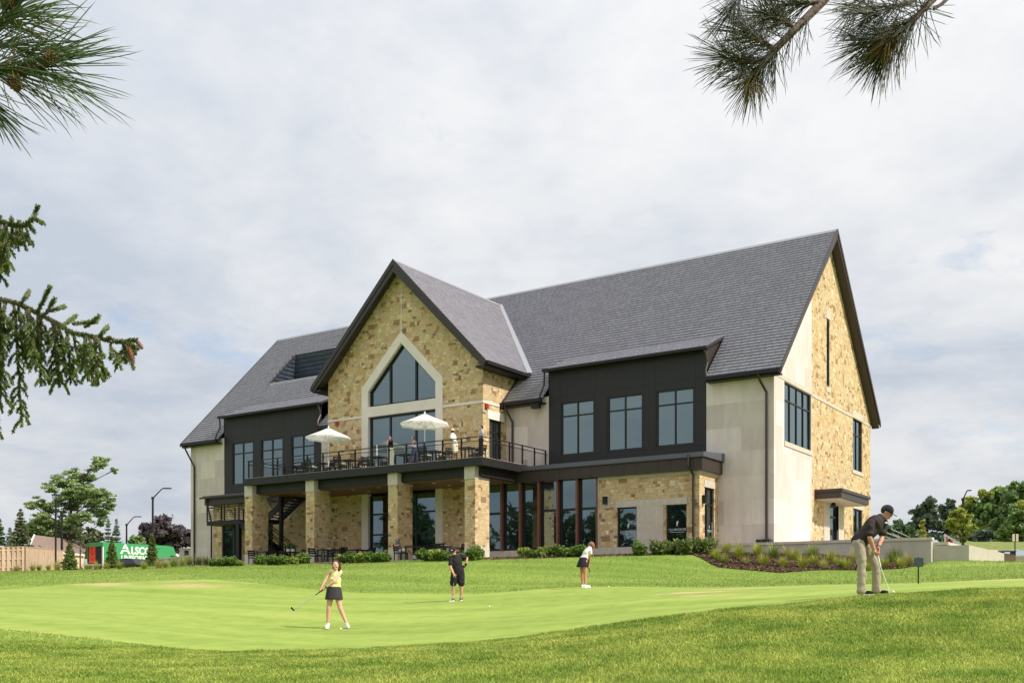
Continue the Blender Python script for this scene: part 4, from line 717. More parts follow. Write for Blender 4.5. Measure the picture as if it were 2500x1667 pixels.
# ---------------------------------------------------------------- signs, bin, lamps
mat('sign_green', srgb(38, 60, 54), 0.6, 0, 0.1); mat('sign_tan', srgb(200, 188, 160), 0.6, 0, 0.05); mat('bin_brown', srgb(104, 84, 70), 0.8, 0, 0.25, 60, 0.4, 80)
q = hit(2242, 1425, 20, 35); t = thing('sign', 'dark green square sign seen from behind, on a thin post beside the green', 'sign', q, YAW + 0.1); D0 = q.x * FX + q.y * FY; k = D0 / 2500
MB().tube([(0, 0, -0.1), (0, 0, 66 * k)], 0.016, 8).build('post', 'black', t); MB().box(-11.5 * k, 11.5 * k, -0.025, -0.012, 42 * k, 64 * k).build('panel', 'sign_green', t); MB().box(-0.03, 0.03, -0.012, 0.02, 42 * k, 64 * k).build('bracket', 'black', t)
q = P(2478, 1352, 62); q.z = 2.0; t = thing('sign', 'pair of pale tan sign backs on a green post at the far right', 'sign', q, YAW); k = 62 / 2500; zt = (V0 - 1303) * k - q.z
MB().tube([(0, 0, 0), (0, 0, zt + 0.05)], 0.035, 8).build('post', 'sign_green', t)
for s in (-1, 1): MB().box(s * 4.4 * k - 2.9 * k, s * 4.4 * k + 2.9 * k, -0.06, -0.035, zt - 18 * k, zt).build('panel', 'sign_tan', t)
q = P(2459, 1378, 54.0); q.z = gz(q.x, q.y); k = 54.5 / 2500; t = thing('waste_bin', 'brown textured waste bin with a raised hood between the low walls', 'bin', q, YAW + 0.1)
MB().box(-15 * k, 15 * k, -0.25, 0.25, 0, 25 * k).build('body', 'bin_brown', t); m = MB(); m.box(-16 * k, 16 * k, -0.27, 0.27, 32 * k, 34 * k)
for x in (-15, 14): m.box(x * k, (x + 1) * k, -0.25, 0.25, 25 * k, 32 * k)
m.build('hood', 'bronze', t); MB().box(-15.5 * k, 15.5 * k, -0.26, 0.26, 24.5 * k, 26 * k).build('rim', 'bronze', t)
def street_lamp(u, vtop, vel, uend, D, label, banner=False, zb=None):
    q = P(u, V0, D); q.z = gz(q.x, q.y) if zb is None else zb; k = D / 2500; t = thing('street_lamp', label, 'lamp', q, YAW, 'black arm street lamps'); ze = (V0 - vel) * k - q.z; zt = (V0 - vtop) * k - q.z; dx = (uend - u) * k
    MB().tube([(0, 0, 0), (0, 0, ze)], [0.13, 0.10], 10).build('pole', 'black', t); MB().tube([(0, 0, ze - 0.1), (0, 0, ze + 0.15)], [0.15, 0.15], 10).build('collar', 'black', t)
    MB().tube([(0, 0, ze), (dx * 0.5, 0, zt - 0.05), (dx * 0.62, 0, zt)], [0.07, 0.055, 0.05], 8).build('arm', 'black', t); MB().box(dx * 0.58, dx * 1.02, -0.16, 0.16, zt - 0.04, zt + 0.06).build('lamp_head', 'black', t)
    if banner:
        for f in (0.62, 0.30): MB().tube([(0, 0, ze * f), (dx * 0.42, 0, ze * f - 0.05)], 0.025, 6).build('banner_arm', 'black', t)
street_lamp(373, 1192, 1216, 417, 105, 'tall black street lamp with banner arms beside the purple tree', True); street_lamp(309, 1261, 1281, 344, 128, 'black street lamp behind the delivery truck roof, smaller of the arm lamps'); street_lamp(151, 1237, 1254, 164, 100, 'black street lamp half hidden in the tall locust tree'); street_lamp(2351, 1197, 1219, 2370, 100, 'black street lamp rising out of the trees on the right')
k = 92 / 2500; q = P(136, V0, 92); q.z = gz(q.x, q.y); t = thing('street_lamp', 'black post lamp with a flat cone top behind the wooden fence', 'lamp', q); H = (V0 - 1206) * k - q.z
MB().tube([(0, 0, 0), (0, 0, H - 0.7)], 0.085, 10).build('pole', 'black', t); m = MB()
for a in range(4): c, s = math.cos(a * 1.57 + .6), math.sin(a * 1.57 + .6); m.tube([(c * 0.06, s * 0.06, H - 0.72), (c * 0.3, s * 0.3, H - 0.08)], 0.025, 6)
m.build('cage', 'black', t); MB().tube([(0, 0, H - 0.1), (0, 0, H - 0.02), (0, 0, H + 0.04)], [0.36, 0.36, 0.1], 16).build('shade', 'black', t)
# metal stair rails on the side terrace
for (u0, v0, u1, v1, D, lab) in ((2158, 1297, 2196, 1312, 54, 'nearer of the two sloping grey stair rails behind the terrace wall'), (2176, 1291, 2222, 1311, 57, 'farther of the two sloping grey stair rails behind the terrace wall')):
    a_, b_ = P(u0, v0, D), P(u1, v1, D); t = thing('stair_handrail', lab, 'handrail', (a_.x, a_.y, 2.36), 0, 'grey stair rails on the side terrace'); o = t.location.copy(); m = MB()
    m.bar(a_ - o, b_ - o, 0.06, 0.04); m.bar(a_ - o - Vector((0, 0, 0.22)), b_ - o - Vector((0, 0, 0.22)), 0.04, 0.03); m.build('rail', 'steel', t)
    for f in (0.03, 0.5): q = a_.lerp(b_, f) - o; MB().box(q.x - 0.025, q.x + 0.025, q.y - 0.025, q.y + 0.025, 0, q.z).build('post', 'dark_metal', t)
t = thing('stair_handrail', 'grey plated rail with red posts sloping down behind the sunlit wall', 'handrail', P(2306, V0, 60) * 1.0 + Vector((0, 0, 2.4)), YAW); k = 60 / 2500
m = MB(); m.bar((-1 * k, 0, (V0 - 1305) * k - 2.4), (40 * k, 0, (V0 - 1330) * k - 2.4), 0.06, 0.16); m.build('rail', 'steel', t)
for s, mt in ((2, 'steel'), (5, 'red_paint'), (12, 'black'), (17, 'red_paint')): MB().box(s * k - 0.05, s * k + 0.05, -0.04, 0.04, 0, (V0 - 1307 - s * 0.6) * k - 2.4).build('post', mt, t)
# ---------------------------------------------------------------- people
def skinm(n, c): mat(n, srgb(*c), 0.5, 0, 0.05, 20, 0.08, 60, 0.35)
skinm('skin_fair', (206, 150, 126)); skinm('skin_tan', (196, 140, 112)); skinm('skin_pale', (216, 166, 144)); skinm('skin_brown', (112, 72, 52))
def cloth(n, c, b=0.5): mat(n, srgb(*c), 0.85, 0, 0.08, 9, b, 16, 0.2)
for n, c in (('polo_brown', (60, 53, 52)), ('polo_black', (44, 42, 46)), ('trousers_khaki', (164, 153, 136)), ('shorts_black', (40, 39, 42)), ('top_yellow', (232, 222, 158)), ('skirt_charcoal', (62, 60, 64)), ('top_white', (236, 230, 226)), ('skirt_black', (42, 38, 46)),
             ('shoe_black', (34, 32, 34)), ('shoe_white', (240, 240, 240)), ('shoe_grey', (90, 90, 96)), ('cap_black', (44, 44, 50)), ('cap_cream', (228, 206, 170)), ('cap_tan', (180, 150, 110)), ('trousers_white', (240, 240, 232)), ('top_black', (30, 26, 28)), ('top_grey', (160, 164, 172)), ('trousers_navy', (58, 62, 84)),
             ('shorts_cream', (222, 212, 184)), ('trousers_plaid', (46, 42, 44)), ('shirt_slate', (96, 98, 108)), ('glove_black', (32, 32, 34))): cloth(n, c)
mat('hair_brown', srgb(64, 42, 32), 0.5, 0, 0.3, 60, 0.8, 90, 0.4, stretch=(3, 3, 0.4)); mat('hair_light', srgb(140, 100, 70), 0.5, 0, 0.3, 60, 0.8, 90, 0.4, stretch=(3, 3, 0.4)); mat('hair_dark', srgb(46, 32, 28), 0.5, 0, 0.3, 60, 0.8, 90, 0.4, stretch=(3, 3, 0.4)); mat('lips', srgb(176, 104, 92), 0.5); mat('eye', srgb(40, 32, 28), 0.2)
def remesh(mb, name, m, parent, vox=0.009, it=4, fac=0.5, fold=0.0):
    o = mb.build(name, m, parent); r = o.modifiers.new('r', 'REMESH'); r.mode = 'VOXEL'; r.voxel_size = vox; s = o.modifiers.new('s', 'SMOOTH'); s.factor = fac; s.iterations = it
    bpy.context.view_layer.update(); me = bpy.data.meshes.new_from_object(o.evaluated_get(bpy.context.evaluated_depsgraph_get())); me.name = name; o.modifiers.clear(); o.data = me
    if fold:                     # creases in the cloth
        n_ = len(me.vertices); c = np.empty(n_ * 3, np.float32); me.vertices.foreach_get('co', c); c = c.reshape(-1, 3); m_ = np.empty(n_ * 3, np.float32); me.vertices.foreach_get('normal', m_); m_ = m_.reshape(-1, 3); x, y, z = c[:, 0], c[:, 1], c[:, 2]
        f = 0.5 * np.sin(19 * x + 23 * z + 2.5 * np.sin(9 * y + 7 * z)) + 0.4 * np.sin(37 * z - 26 * x + 2 * np.sin(13 * z + 5 * y)) + 0.3 * np.sin(47 * x + 39 * y + 15 * z + 1.5 * np.sin(21 * z)); me.vertices.foreach_set('co', (c + m_ * (fold * f)[:, None]).ravel())
    me.polygons.foreach_set('use_smooth', [True] * len(me.polygons)); me.materials.clear(); me.materials.append(MATS[m]); return o
def limb(mb, pts, rad, n=12):
    mb.tube(pts, rad, n)
    for p, r in zip(pts, rad): mb.ell(p, (r, r, r), None, n, 8)
    return mb
def loft(mb, rings, n=18):
    V = []
    for c, a, b in rings:
        for k in range(n): t = 2 * math.pi * k / n; V.append(Vector(c) + Vector(a) * math.cos(t) + Vector(b) * math.sin(t))
    m = len(rings); F = [(i * n + k, i * n + (k + 1) % n, (i + 1) * n + (k + 1) % n, (i + 1) * n + k) for i in range(m - 1) for k in range(n)]; F += [tuple(range(n - 1, -1, -1)), tuple((m - 1) * n + k for k in range(n))]
    return mb.add(V, F)
def basis(f, up=Vector((0, 0, 1))):
    f = Vector(f).normalized(); s = f.cross(up).normalized(); u = s.cross(f); return Matrix((s, f, u)).transposed()   # columns: right, forward, up
def torso(mb, J, inf=0.0, k=1.0, hem=0.0, fem=False):
    pel, nk = J['pelvis'], J['neck']; hs = (J['hipL'] - J['hipR']).normalized(); ss = (J['shL'] - J['shR']); sw = ss.length / 2; ss = ss.normalized(); sp_ = (nk - pel); L_ = sp_.length; ax = sp_.normalized(); R = []
    sc = (J['shL'] + J['shR']) / 2
    prof = [(-0.16 - hem, 0.155, 0.105), (-0.02, 0.165, 0.115), (0.12, 0.158, 0.108), (0.32, 0.135 if fem else 0.15, 0.092 if fem else 0.105), (0.55, 0.145 if fem else 0.165, 0.112 if fem else 0.118), (0.76, None, 0.112), (0.92, None, 0.082), (1.0, None, 0.06)]
    for t, wd, dp in prof:
        s = hs.lerp(ss, min(1, max(0, (t - 0.1) / 0.6))).normalized(); s = (s - ax * s.dot(ax)).normalized(); f = ax.cross(s); c = pel + sp_ * t
        if t > 0.7: c = c.lerp(sc + ax * (t - 0.88) * L_, 0.55)
        if wd is None: wd = (sw - 0.03) / k if t < 0.8 else (sw - 0.055) / k if t < 0.95 else 0.075
        R.append((c, s * (wd * k + inf), f * (dp * k + inf)))
    return loft(mb, R)
def hand(mb, wr, hd, curl, side, k=1.0, pn=None):
    d = (hd - wr).normalized(); pn = pn if pn is not None else Vector((0, 0, -1)); pn = (pn - d * pn.dot(d)); pn = pn.normalized() if pn.length > 1e-3 else d.orthogonal().normalized(); s = d.cross(pn) * side
    M = Matrix((s, d, pn)).transposed(); mb.ell(wr + d * 0.048 * k, (0.040 * k, 0.055 * k, 0.017 * k), M, 12, 8)
    for i, (off, ln) in enumerate(((-0.030, 0.066), (-0.010, 0.078), (0.010, 0.073), (0.029, 0.056))):
        p = wr + d * 0.088 * k + s * off * k; pts = [p]; a = 0.0
        for j in range(3): a += curl * (0.75, 1.0, 0.8)[j]; p = p + (d * math.cos(a) + pn * math.sin(a)) * ln * k * (0.42, 0.33, 0.25)[j]; pts.append(p)
        limb(mb, pts, [0.0095 * k, 0.0092 * k, 0.0085 * k, 0.0075 * k], 8)
    p = wr + d * 0.03 * k - s * 0.036 * k; q = p + (d * 0.6 - s * 0.75 + pn * 0.35 * (1 + curl)).normalized() * 0.038 * k; r = q + (d * 0.85 + pn * 0.5 * curl + s * 0.2 * curl).normalized() * 0.032 * k; limb(mb, [p, q, r], [0.013 * k, 0.011 * k, 0.009 * k], 8)
def pxj(base, sc_, x0, y0, p):
    """a joint's place in the figure's own frame (right, away, up) from where the photo shows it and how deep it sits"""
    d = p[2] if len(p) > 2 else 0.0; D = base[0] * FX + base[1] * FY; ub = (base[0] * RX + base[1] * RY) / D; return Vector(((p[0] - x0) * sc_ * (D + d) / D + ub * d, d, (y0 - p[1]) * sc_ * (D + d) / D + base[2] / D * d))
def person(label, base, sc_, x0, y0, Jp, face, skin, sex='m', k=1.0, curl=(1.1, 1.1), pn=(None, None), vox=0.009, detail=True, rz=YAW):
    t = thing('person', label, 'person', base, rz); J = {n: pxj(base, sc_, x0, y0, p) for n, p in Jp.items()}
    B = MB(); torso(B, J, 0, k * 0.97, 0, sex == 'f'); HB = basis(face); hc = J['head']; hr = 0.118 * (0.97 if sex == 'f' else 1)
    B.ell(hc + HB @ Vector((0, -0.008, 0.018)), (0.074, 0.094, 0.100), HB, 18, 12); B.ell(hc + HB @ Vector((0, 0.030, -0.055)), (0.052, 0.058, 0.066), HB, 14, 10)     # skull, jaw
    B.ell(hc + HB @ Vector((0, 0.098, -0.022)), (0.013, 0.020, 0.022), HB, 8, 6); B.ell(hc + HB @ Vector((0, 0.086, -0.078)), (0.024, 0.016, 0.014), HB, 8, 6)            # nose, chin
    for s in (-1, 1): B.ell(hc + HB @ Vector((s * 0.076, -0.01, -0.008)), (0.010, 0.018, 0.030), HB, 8, 6); B.ell(hc + HB @ Vector((s * 0.03, 0.084, 0.018)), (0.022, 0.012, 0.010), HB, 8, 6)
    nk0 = J['neck'] - (J['head'] - J['neck']).normalized() * 0.03; limb(B, [nk0, hc + HB @ Vector((0, -0.015, -0.06))], [0.062 * k, 0.052 * k])
    for q, cu, pnn, sd in (('L', curl[0], pn[0], 1), ('R', curl[1], pn[1], -1)):
        sh, el, wr, hd = (J[a + q] for a in ('sh', 'el', 'wr', 'hd')); a = 0.82 if sex == 'f' else 1.0
        limb(B, [sh, sh.lerp(el, 0.45), el], [0.056 * k * a, 0.049 * k * a, 0.040 * k * a]); limb(B, [el, el.lerp(wr, 0.3), wr], [0.040 * k * a, 0.042 * k * a, 0.027 * k * a]); hand(B, wr, hd, cu, sd, 0.95 if sex == 'm' else 0.85, pnn)
        hp, kn, an, to = (J[a + q] for a in ('hip', 'kn', 'an', 'toe'))
        limb(B, [hp, hp.lerp(kn, 0.45), kn], [0.092 * k, 0.080 * k, 0.056 * k]); limb(B, [kn, kn.lerp(an, 0.3) + Vector((0, 0.012, 0)), kn.lerp(an, 0.75), an], [0.054 * k, 0.058 * k, 0.040 * k, 0.037 * k]); limb(B, [an, an.lerp(to, 0.5), to], [0.035 * k, 0.023 * k, 0.018 * k])
    body = remesh(B, 'body', skin, t, vox, 3, 0.5)
    if detail:
        for s in (-1, 1): MB().ell(hc + HB @ Vector((s * 0.030, 0.093, 0.004)), (0.011, 0.006, 0.006), HB, 8, 6).build('eye', 'eye', t, smooth=True)
        MB().ell(hc + HB @ Vector((0, 0.094, -0.054)), (0.022, 0.007, 0.007), HB, 8, 6).build('mouth', 'lips', t, smooth=True)
    return t, J, HB
def shirt(t, J, m, sleeve=0.5, inf=0.016, k=1.0, hem=0.05, sex='m', collar=True, vox=0.011, name='shirt'):
    B = MB(); torso(B, J, inf, k, hem, sex == 'f')
    for q in 'LR':
        sh, el = J['sh' + q], J['el' + q]
        if sleeve > 0: e = sh.lerp(el, sleeve); limb(B, [sh, e], [0.070 * k * (0.86 if sex == 'f' else 1), 0.066 * k * (0.8 if sex == 'f' else 1)]); B.tube([sh.lerp(el, sleeve - 0.12), sh.lerp(el, sleeve + 0.06)], [0.066 * k, 0.074 * k * (0.8 if sex == 'f' else 1)], 14)
        else: B.ell(sh.lerp(J['neck'], 0.22), (0.062, 0.062, 0.062))
    if collar: d = (J['head'] - J['neck']).normalized(); B.tube([J['neck'] - d * 0.03, J['neck'] + d * 0.045], [0.088 * k, 0.068 * k], 16)
    return remesh(B, name, m, t, vox, 2, 0.4, 0.006)
def trousers(t, J, m, to=0.96, inf=0.018, k=1.0, name='trousers', flare=0.0, vox=0.012):
    B = MB(); pel, nk = J['pelvis'], J['neck']; s = (J['hipL'] - J['hipR']).normalized(); ax = (nk - pel).normalized(); ax2 = Vector((0, 0, 1)).lerp(ax, 0.6).normalized(); s = (s - ax2 * s.dot(ax2)).normalized(); f = ax2.cross(s)
    loft(B, [(pel - ax2 * 0.12, s * (0.15 * k + inf), f * (0.105 * k + inf)), (pel, s * (0.162 * k + inf), f * (0.115 * k + inf)), (pel + ax2 * 0.10, s * (0.155 * k + inf), f * (0.105 * k + inf))])
    for q in 'LR':
        hp, kn, an = J['hip' + q], J['kn' + q], J['an' + q]
        if to <= 0.5: e = hp.lerp(kn, to * 2); limb(B, [hp, hp.lerp(kn, to), e], [0.098 * k + inf * 0.5, 0.09 * k + inf, 0.074 * k + inf + flare]); B.tube([hp.lerp(kn, to * 2 - 0.2), e + (e - hp) * 0.04], [0.08 * k + inf, 0.078 * k + inf + flare], 14)
        else: e = kn.lerp(an, (to - 0.5) * 2); limb(B, [hp, hp.lerp(kn, 0.5), kn, kn.lerp(e, 0.5), e], [0.098 * k + inf * 0.5, 0.086 * k + inf, 0.066 * k + inf, 0.066 * k + inf, 0.058 * k + inf + flare], 14); B.tube([kn.lerp(e, 0.6), e + Vector((0, 0, -0.02))], [0.064 * k + inf, 0.068 * k + inf + flare], 14)
    return remesh(B, name, m, t, vox, 2, 0.4, 0.007)
def skirt(t, J, m, ztop, zhem, wt, wh, dt=0.11, dh=0.16, cx_=0.0, cy_=0.0, cxh=None, folds=0.0):
    B = MB(); n = 40; V = []; F = []; rows = 8; cxh = cx_ if cxh is None else cxh
    for i in range(rows + 1):
        f = i / rows; e = f ** 0.75
        for j in range(n): a = 2 * math.pi * j / n; w_ = (wt + (wh - wt) * e) * (1 + folds * f * math.sin(a * 9)); d_ = (dt + (dh - dt) * e) * (1 + folds * f * math.sin(a * 9)); V.append((cx_ + (cxh - cx_) * f + math.cos(a) * w_, cy_ + math.sin(a) * d_, ztop + (zhem - ztop) * f + folds * 0.05 * math.sin(a * 5) * f))
    for i in range(rows):
        for j in range(n): F.append((i * n + j, (i + 1) * n + j, (i + 1) * n + (j + 1) % n, i * n + (j + 1) % n))
    F.append(tuple(range(n))); F.append(tuple(rows * n + j for j in range(n))[::-1]); B.add(V, F); return B.build('skirt', m, t, smooth=True)
def shoes(t, J, m, sole='shoe_white', k=1.0):
    for q in 'LR':
        an, to = J['an' + q], J['toe' + q]; d = Vector((to.x - an.x, to.y - an.y, 0)); d = d.normalized() if d.length > 0.01 else Vector((0, -1, 0)); zb = min(to.z, an.z) ; M = basis(d); heel = Vector((an.x, an.y, 0)) - d * 0.03; z0 = to.z - 0.035
        B = MB(); B.ell(Vector((heel.x, heel.y, z0 + 0.055)) + d * 0.02, (0.040 * k, 0.065, 0.055), M); B.ell(Vector((heel.x, heel.y, z0 + 0.042)) + d * 0.14, (0.046 * k, 0.095, 0.042), M); B.tube([Vector((heel.x, heel.y, z0 + 0.06)) + d * 0.03, an + Vector((0, 0, 0.015))], [0.046, 0.044], 12)
        o = remesh(B, 'shoe', m, t, 0.009, 2, 0.5); s = MB(); V = [Vector((heel.x, heel.y, z0)) + d * (0.10 + 0.135 * math.cos(a)) + M.col[0] * (0.043 * k * math.sin(a)) for a in [2 * math.pi * i / 18 for i in range(18)]]; s.prism([tuple(v) for v in V], (0, 0, 0.022)); s.build('sole', sole, o)
def cap(t, J, HB, m, brim=True):
    hc = J['head']; tilt = HB @ Matrix.Rotation(-0.12, 3, 'X'); o = MB().ell(hc + HB @ Vector((0, -0.008, 0.034)), (0.086, 0.106, 0.100), tilt, 22, 10, -0.12, 1).build('cap', m, t, smooth=True)
    B = MB(); V = []
    for lay in (0.006, -0.006):
        for i in range(13): a = math.pi * i / 12; V.append(hc + HB @ Vector((math.cos(a) * 0.074, 0.075 + math.sin(a) * 0.105, 0.038 - 0.022 * math.sin(a) - 0.2 * (math.cos(a) * 0.074) ** 2 / 0.074 + lay)))
    F = [tuple(range(12, -1, -1)), tuple(range(13, 26))] + [(i, i + 1, i + 14, i + 13) for i in range(12)] + [(12, 0, 13, 25)]; B.add(V, F); B.build('brim', m, o); return o
def hair(t, J, HB, m, length=0.0, side=0.0, vol=1.0):
    hc = J['head']; B = MB(); B.ell(hc + HB @ Vector((0, -0.030, 0.030)), (0.083 * vol, 0.094 * vol, 0.098 * vol), HB, 16, 12)
    if length > 0:
        for s in (-1, 0, 1):
            for r_ in range(2):
                p = hc + HB @ Vector((s * 0.066, -0.045 - 0.02 * r_, 0.02)); q = p + Vector((s * 0.02 + side * 0.5, 0.0, -length * 0.5)); e = q + Vector((s * 0.012 + side * 0.5, 0.01, -length * 0.5)); limb(B, [p, q, e], [0.040, 0.044, 0.022], 10)
    return remesh(B, 'hair', m, t, 0.010, 2, 0.4)
def club(name, label, base, rz, sc_, x0, y0, pts, head, hm, gripm='black', shaftm='steel', rg=0.013):
    q = [pxj(base, sc_, x0, y0, p) for p in pts]; t = thing(name, label, 'golf club', base, rz)
    MB().tube([q[0], q[1]], [rg, rg * 0.8], 10).build('grip', gripm, t); MB().tube(q[1:], [0.008] * (len(q) - 1), 8).build('shaft', shaftm, t); head(q[-1]).build('club_head', hm, t, smooth=False); return t
mat('golf_ball', (0.82, 0.82, 0.80), 0.35, 0, 0.02)
def ball(u, v, lo, hi, label):
    p = hit(u, v, lo, hi); tag(MB().ell((0, 0, 0.0235), (0.0235,) * 3, None, 18, 12).build('golf_ball', 'golf_ball', None, p, smooth=True), label, 'golf ball', 'golf balls on the green')
def on_ground(u, v, D): p = P(u, v, D); p.z = gz(p.x, p.y); return p
# -- man putting at the right
D = 17.9; s = D / 2500 / 5.807; b = on_ground(2114.4, 1450.5, D); X0, Y0 = 200, 1455
t, J, HB = person('person in a black cap, brown polo and khaki trousers bending over a putter', b, s, X0, Y0, dict(head=(497, 282, 0.03), neck=(405, 362, 0.02), shR=(262, 440, -0.17), shL=(455, 425, 0.15), elR=(250, 640, -0.21), elL=(425, 640, 0.08), wrR=(322, 838, -0.12), wrL=(368, 775, -0.02), hdR=(372, 935, -0.08), hdL=(378, 880, -0.04), pelvis=(122, 680, 0), hipR=(100, 715, -0.10), hipL=(165, 715, 0.10), knR=(138, 1050, -0.15), knL=(335, 1040, 0.10), anR=(135, 1385, -0.16), anL=(352, 1380, 0.10), toeR=(255, 1428, -0.20), toeL=(480, 1420, 0.04)), (0.80, -0.42, -0.50), 'skin_fair', 'm', 1.06, (1.25, 1.25), (Vector((-0.7, -0.3, 0)), Vector((0.7, 0.4, 0))), 0.008)
shirt(t, J, 'polo_brown', 0.72, 0.022, 1.06, 0.02); trousers(t, J, 'trousers_khaki', 1.02, 0.010, 0.99, flare=0.004); shoes(t, J, 'shoe_black', 'shoe_white', 1.05); hair(t, J, HB, 'hair_dark', 0, 0, 0.99); cap(t, J, HB, 'cap_black')
MB().tube([J['wrL'].lerp(J['elL'], 0.06), J['wrL'].lerp(J['elL'], 0.14)], 0.034, 12).build('wristband', 'black', t); MB().tube([J['wrR'].lerp(J['elR'], 0.03), J['wrR'].lerp(J['elR'], 0.07)], 0.035, 12).build('bracelet', 'white_paint', t)
ch = J['neck'].lerp(J['pelvis'], 0.28) + Vector((0.175, -0.06, 0.02)); MB().ell(ch, (0.03, 0.02, 0.018)).build('chest_logo', 'white_paint', t)
def mallet(q):
    m = MB(); m.box(q.x - 0.05, q.x + 0.07, q.y - 0.035, q.y + 0.035, q.z - 0.016, q.z + 0.012); m.tube([q, q + Vector((-0.01, 0, 0.03))], 0.010, 8); return m
club('putter', 'putter with white shaft held by the man in khaki trousers', b, YAW, s, X0, Y0, [(352, 850, -0.06), (404, 1045, -0.05), (519, 1370, -0.03), (523, 1438, -0.03)], mallet, 'black', 'white_paint', 'white_paint', 0.019)
ball(2180.5, 1447.5, 14, 24, 'white ball right of the putter head by the man in khaki trousers')
# -- woman chipping
D = 23.4; s = D / 2500 / 7.839; b = on_ground(817.4, 1536.7, D); X0, Y0 = 920, 1385
t, J, HB = person('person with long brown hair, yellow sleeveless top and dark skirt swinging a club', b, s, X0, Y0, dict(head=(940, 178, -0.06), neck=(935, 278, -0.01), shR=(840, 288, 0.0), shL=(1038, 310, 0.0), elR=(742, 452, -0.07), elL=(905, 478, -0.20), wrR=(662, 605, -0.14), wrL=(742, 602, -0.20), hdR=(622, 690, -0.17), hdL=(655, 655, -0.18), pelvis=(908, 650, 0), hipR=(850, 700, 0), hipL=(965, 700, 0), knR=(800, 1000, -0.04), knL=(1025, 1000, -0.03), anR=(785, 1290, 0.0), anL=(1142, 1280, 0.02), toeR=(760, 1350, -0.14), toeL=(1172, 1340, -0.12)), (0.02, -0.86, -0.42), 'skin_pale', 'f', 0.92, (1.3, 1.3), (Vector((-0.3, 0.8, -0.5)), Vector((0.3, 0.8, -0.5))), 0.008)
shirt(t, J, 'top_yellow', 0.0, 0.012, 0.92, 0.0, 'f'); skirt(t, J, 'skirt_charcoal', (Y0 - 580) * s, (Y0 - 826) * s, 0.150, 0.207, 0.115, 0.155, -0.015, 0.0, -0.022, 0.012); shoes(t, J, 'shoe_white', 'shoe_white', 0.95); hair(t, J, HB, 'hair_brown', 0.27, 0.045, 1.02)
MB().tube([J['wrL'].lerp(J['elL'], 0.04), J['wrL'].lerp(J['elL'], 0.14)], 0.030, 12).build('watch', 'black', t)
def wedge(q):
    m = MB(); m.prism([(q.x - 0.03, q.y - 0.012, q.z - 0.01), (q.x - 0.085, q.y - 0.012, q.z + 0.05), (q.x - 0.07, q.y - 0.012, q.z + 0.085), (q.x - 0.035, q.y - 0.012, q.z + 0.045), (q.x + 0.012, q.y - 0.012, q.z)], (0, 0.024, 0)); return m
club('golf_club', 'steel wedge pointing down left from the woman in the yellow top', b, YAW, s, X0, Y0, [(720, 620, -0.17), (548, 742, -0.19), (205, 998, -0.22), (148, 1034, -0.22)], wedge, 'dark_metal')
ball(700 + 1033 / 7.839, 1360 + 1385 / 7.839, 18, 28, 'white ball at the feet of the woman in the yellow top')
# -- man in black
D = 29.5; s = D / 2500 / 8.713; b = on_ground(1115.1, 1464.4, D); X0, Y0 = 480, 1345
t, J, HB = person('person all in black with cap and one glove, left hand on hip', b, s, X0, Y0, dict(head=(408, 285, -0.10), neck=(432, 388, -0.03), shR=(350, 455, -0.06), shL=(585, 395, 0.05), elR=(350, 640, -0.12), elL=(698, 440, 0.12), wrR=(415, 775, -0.20), wrL=(678, 570, 0.06), hdR=(442, 860, -0.22), hdL=(640, 650, -0.02), pelvis=(505, 715, 0), hipR=(440, 745, 0), hipL=(565, 735, 0), knR=(408, 985, -0.05), knL=(578, 985, -0.03), anR=(402, 1265, 0.0), anL=(575, 1255, 0.02), toeR=(398, 1322, -0.18), toeL=(570, 1315, -0.14)), (-0.30, -0.78, -0.50), 'skin_fair', 'm', 0.98, (1.2, 0.9), (Vector((-0.8, -0.2, 0)), Vector((0.2, 0.9, 0))), 0.009)
shirt(t, J, 'polo_black', 0.6, 0.022, 1.0, 0.04); trousers(t, J, 'shorts_black', 0.47, 0.022, 1.0, 'shorts', 0.004); shoes(t, J, 'shoe_grey', 'shoe_white'); hair(t, J, HB, 'hair_dark', 0, 0, 0.98); cp_ = cap(t, J, HB, 'cap_black')
MB().ell(J['head'] + HB @ Vector((0.0, 0.092, 0.065)), (0.022, 0.012, 0.022), HB).build('cap_logo', 'white_paint', cp_)
g = MB(); hand(g, J['wrL'], J['hdL'], 1.2, 1, 1.08, Vector((-0.8, -0.2, 0))); limb(g, [J['wrL'].lerp(J['elL'], 0.08), J['wrL'].lerp(J['hdL'], 0.2)], [0.034, 0.034]); remesh(g, 'glove', 'glove_black', t, 0.008, 2)
def mallet2(q): return MB().box(q.x - 0.07, q.x + 0.06, q.y - 0.04, q.y + 0.04, q.z - 0.02, q.z + 0.012)
club('putter', 'putter with white head under the right hand of the man in black', b, YAW, s, X0, Y0, [(440, 820, -0.23), (418, 965, -0.23), (376, 1320, -0.25), (372, 1352, -0.25)], mallet2, 'white_paint')
ball(1195, 1482, 22, 34, 'white ball lying alone right of the man in black'); ball(1486, 1433.5, 26, 36, 'white ball right of the girl in the white top'); ball(1112, 1465.5, 26, 33, 'white ball beside the white putter head at the shoes of the man in black')
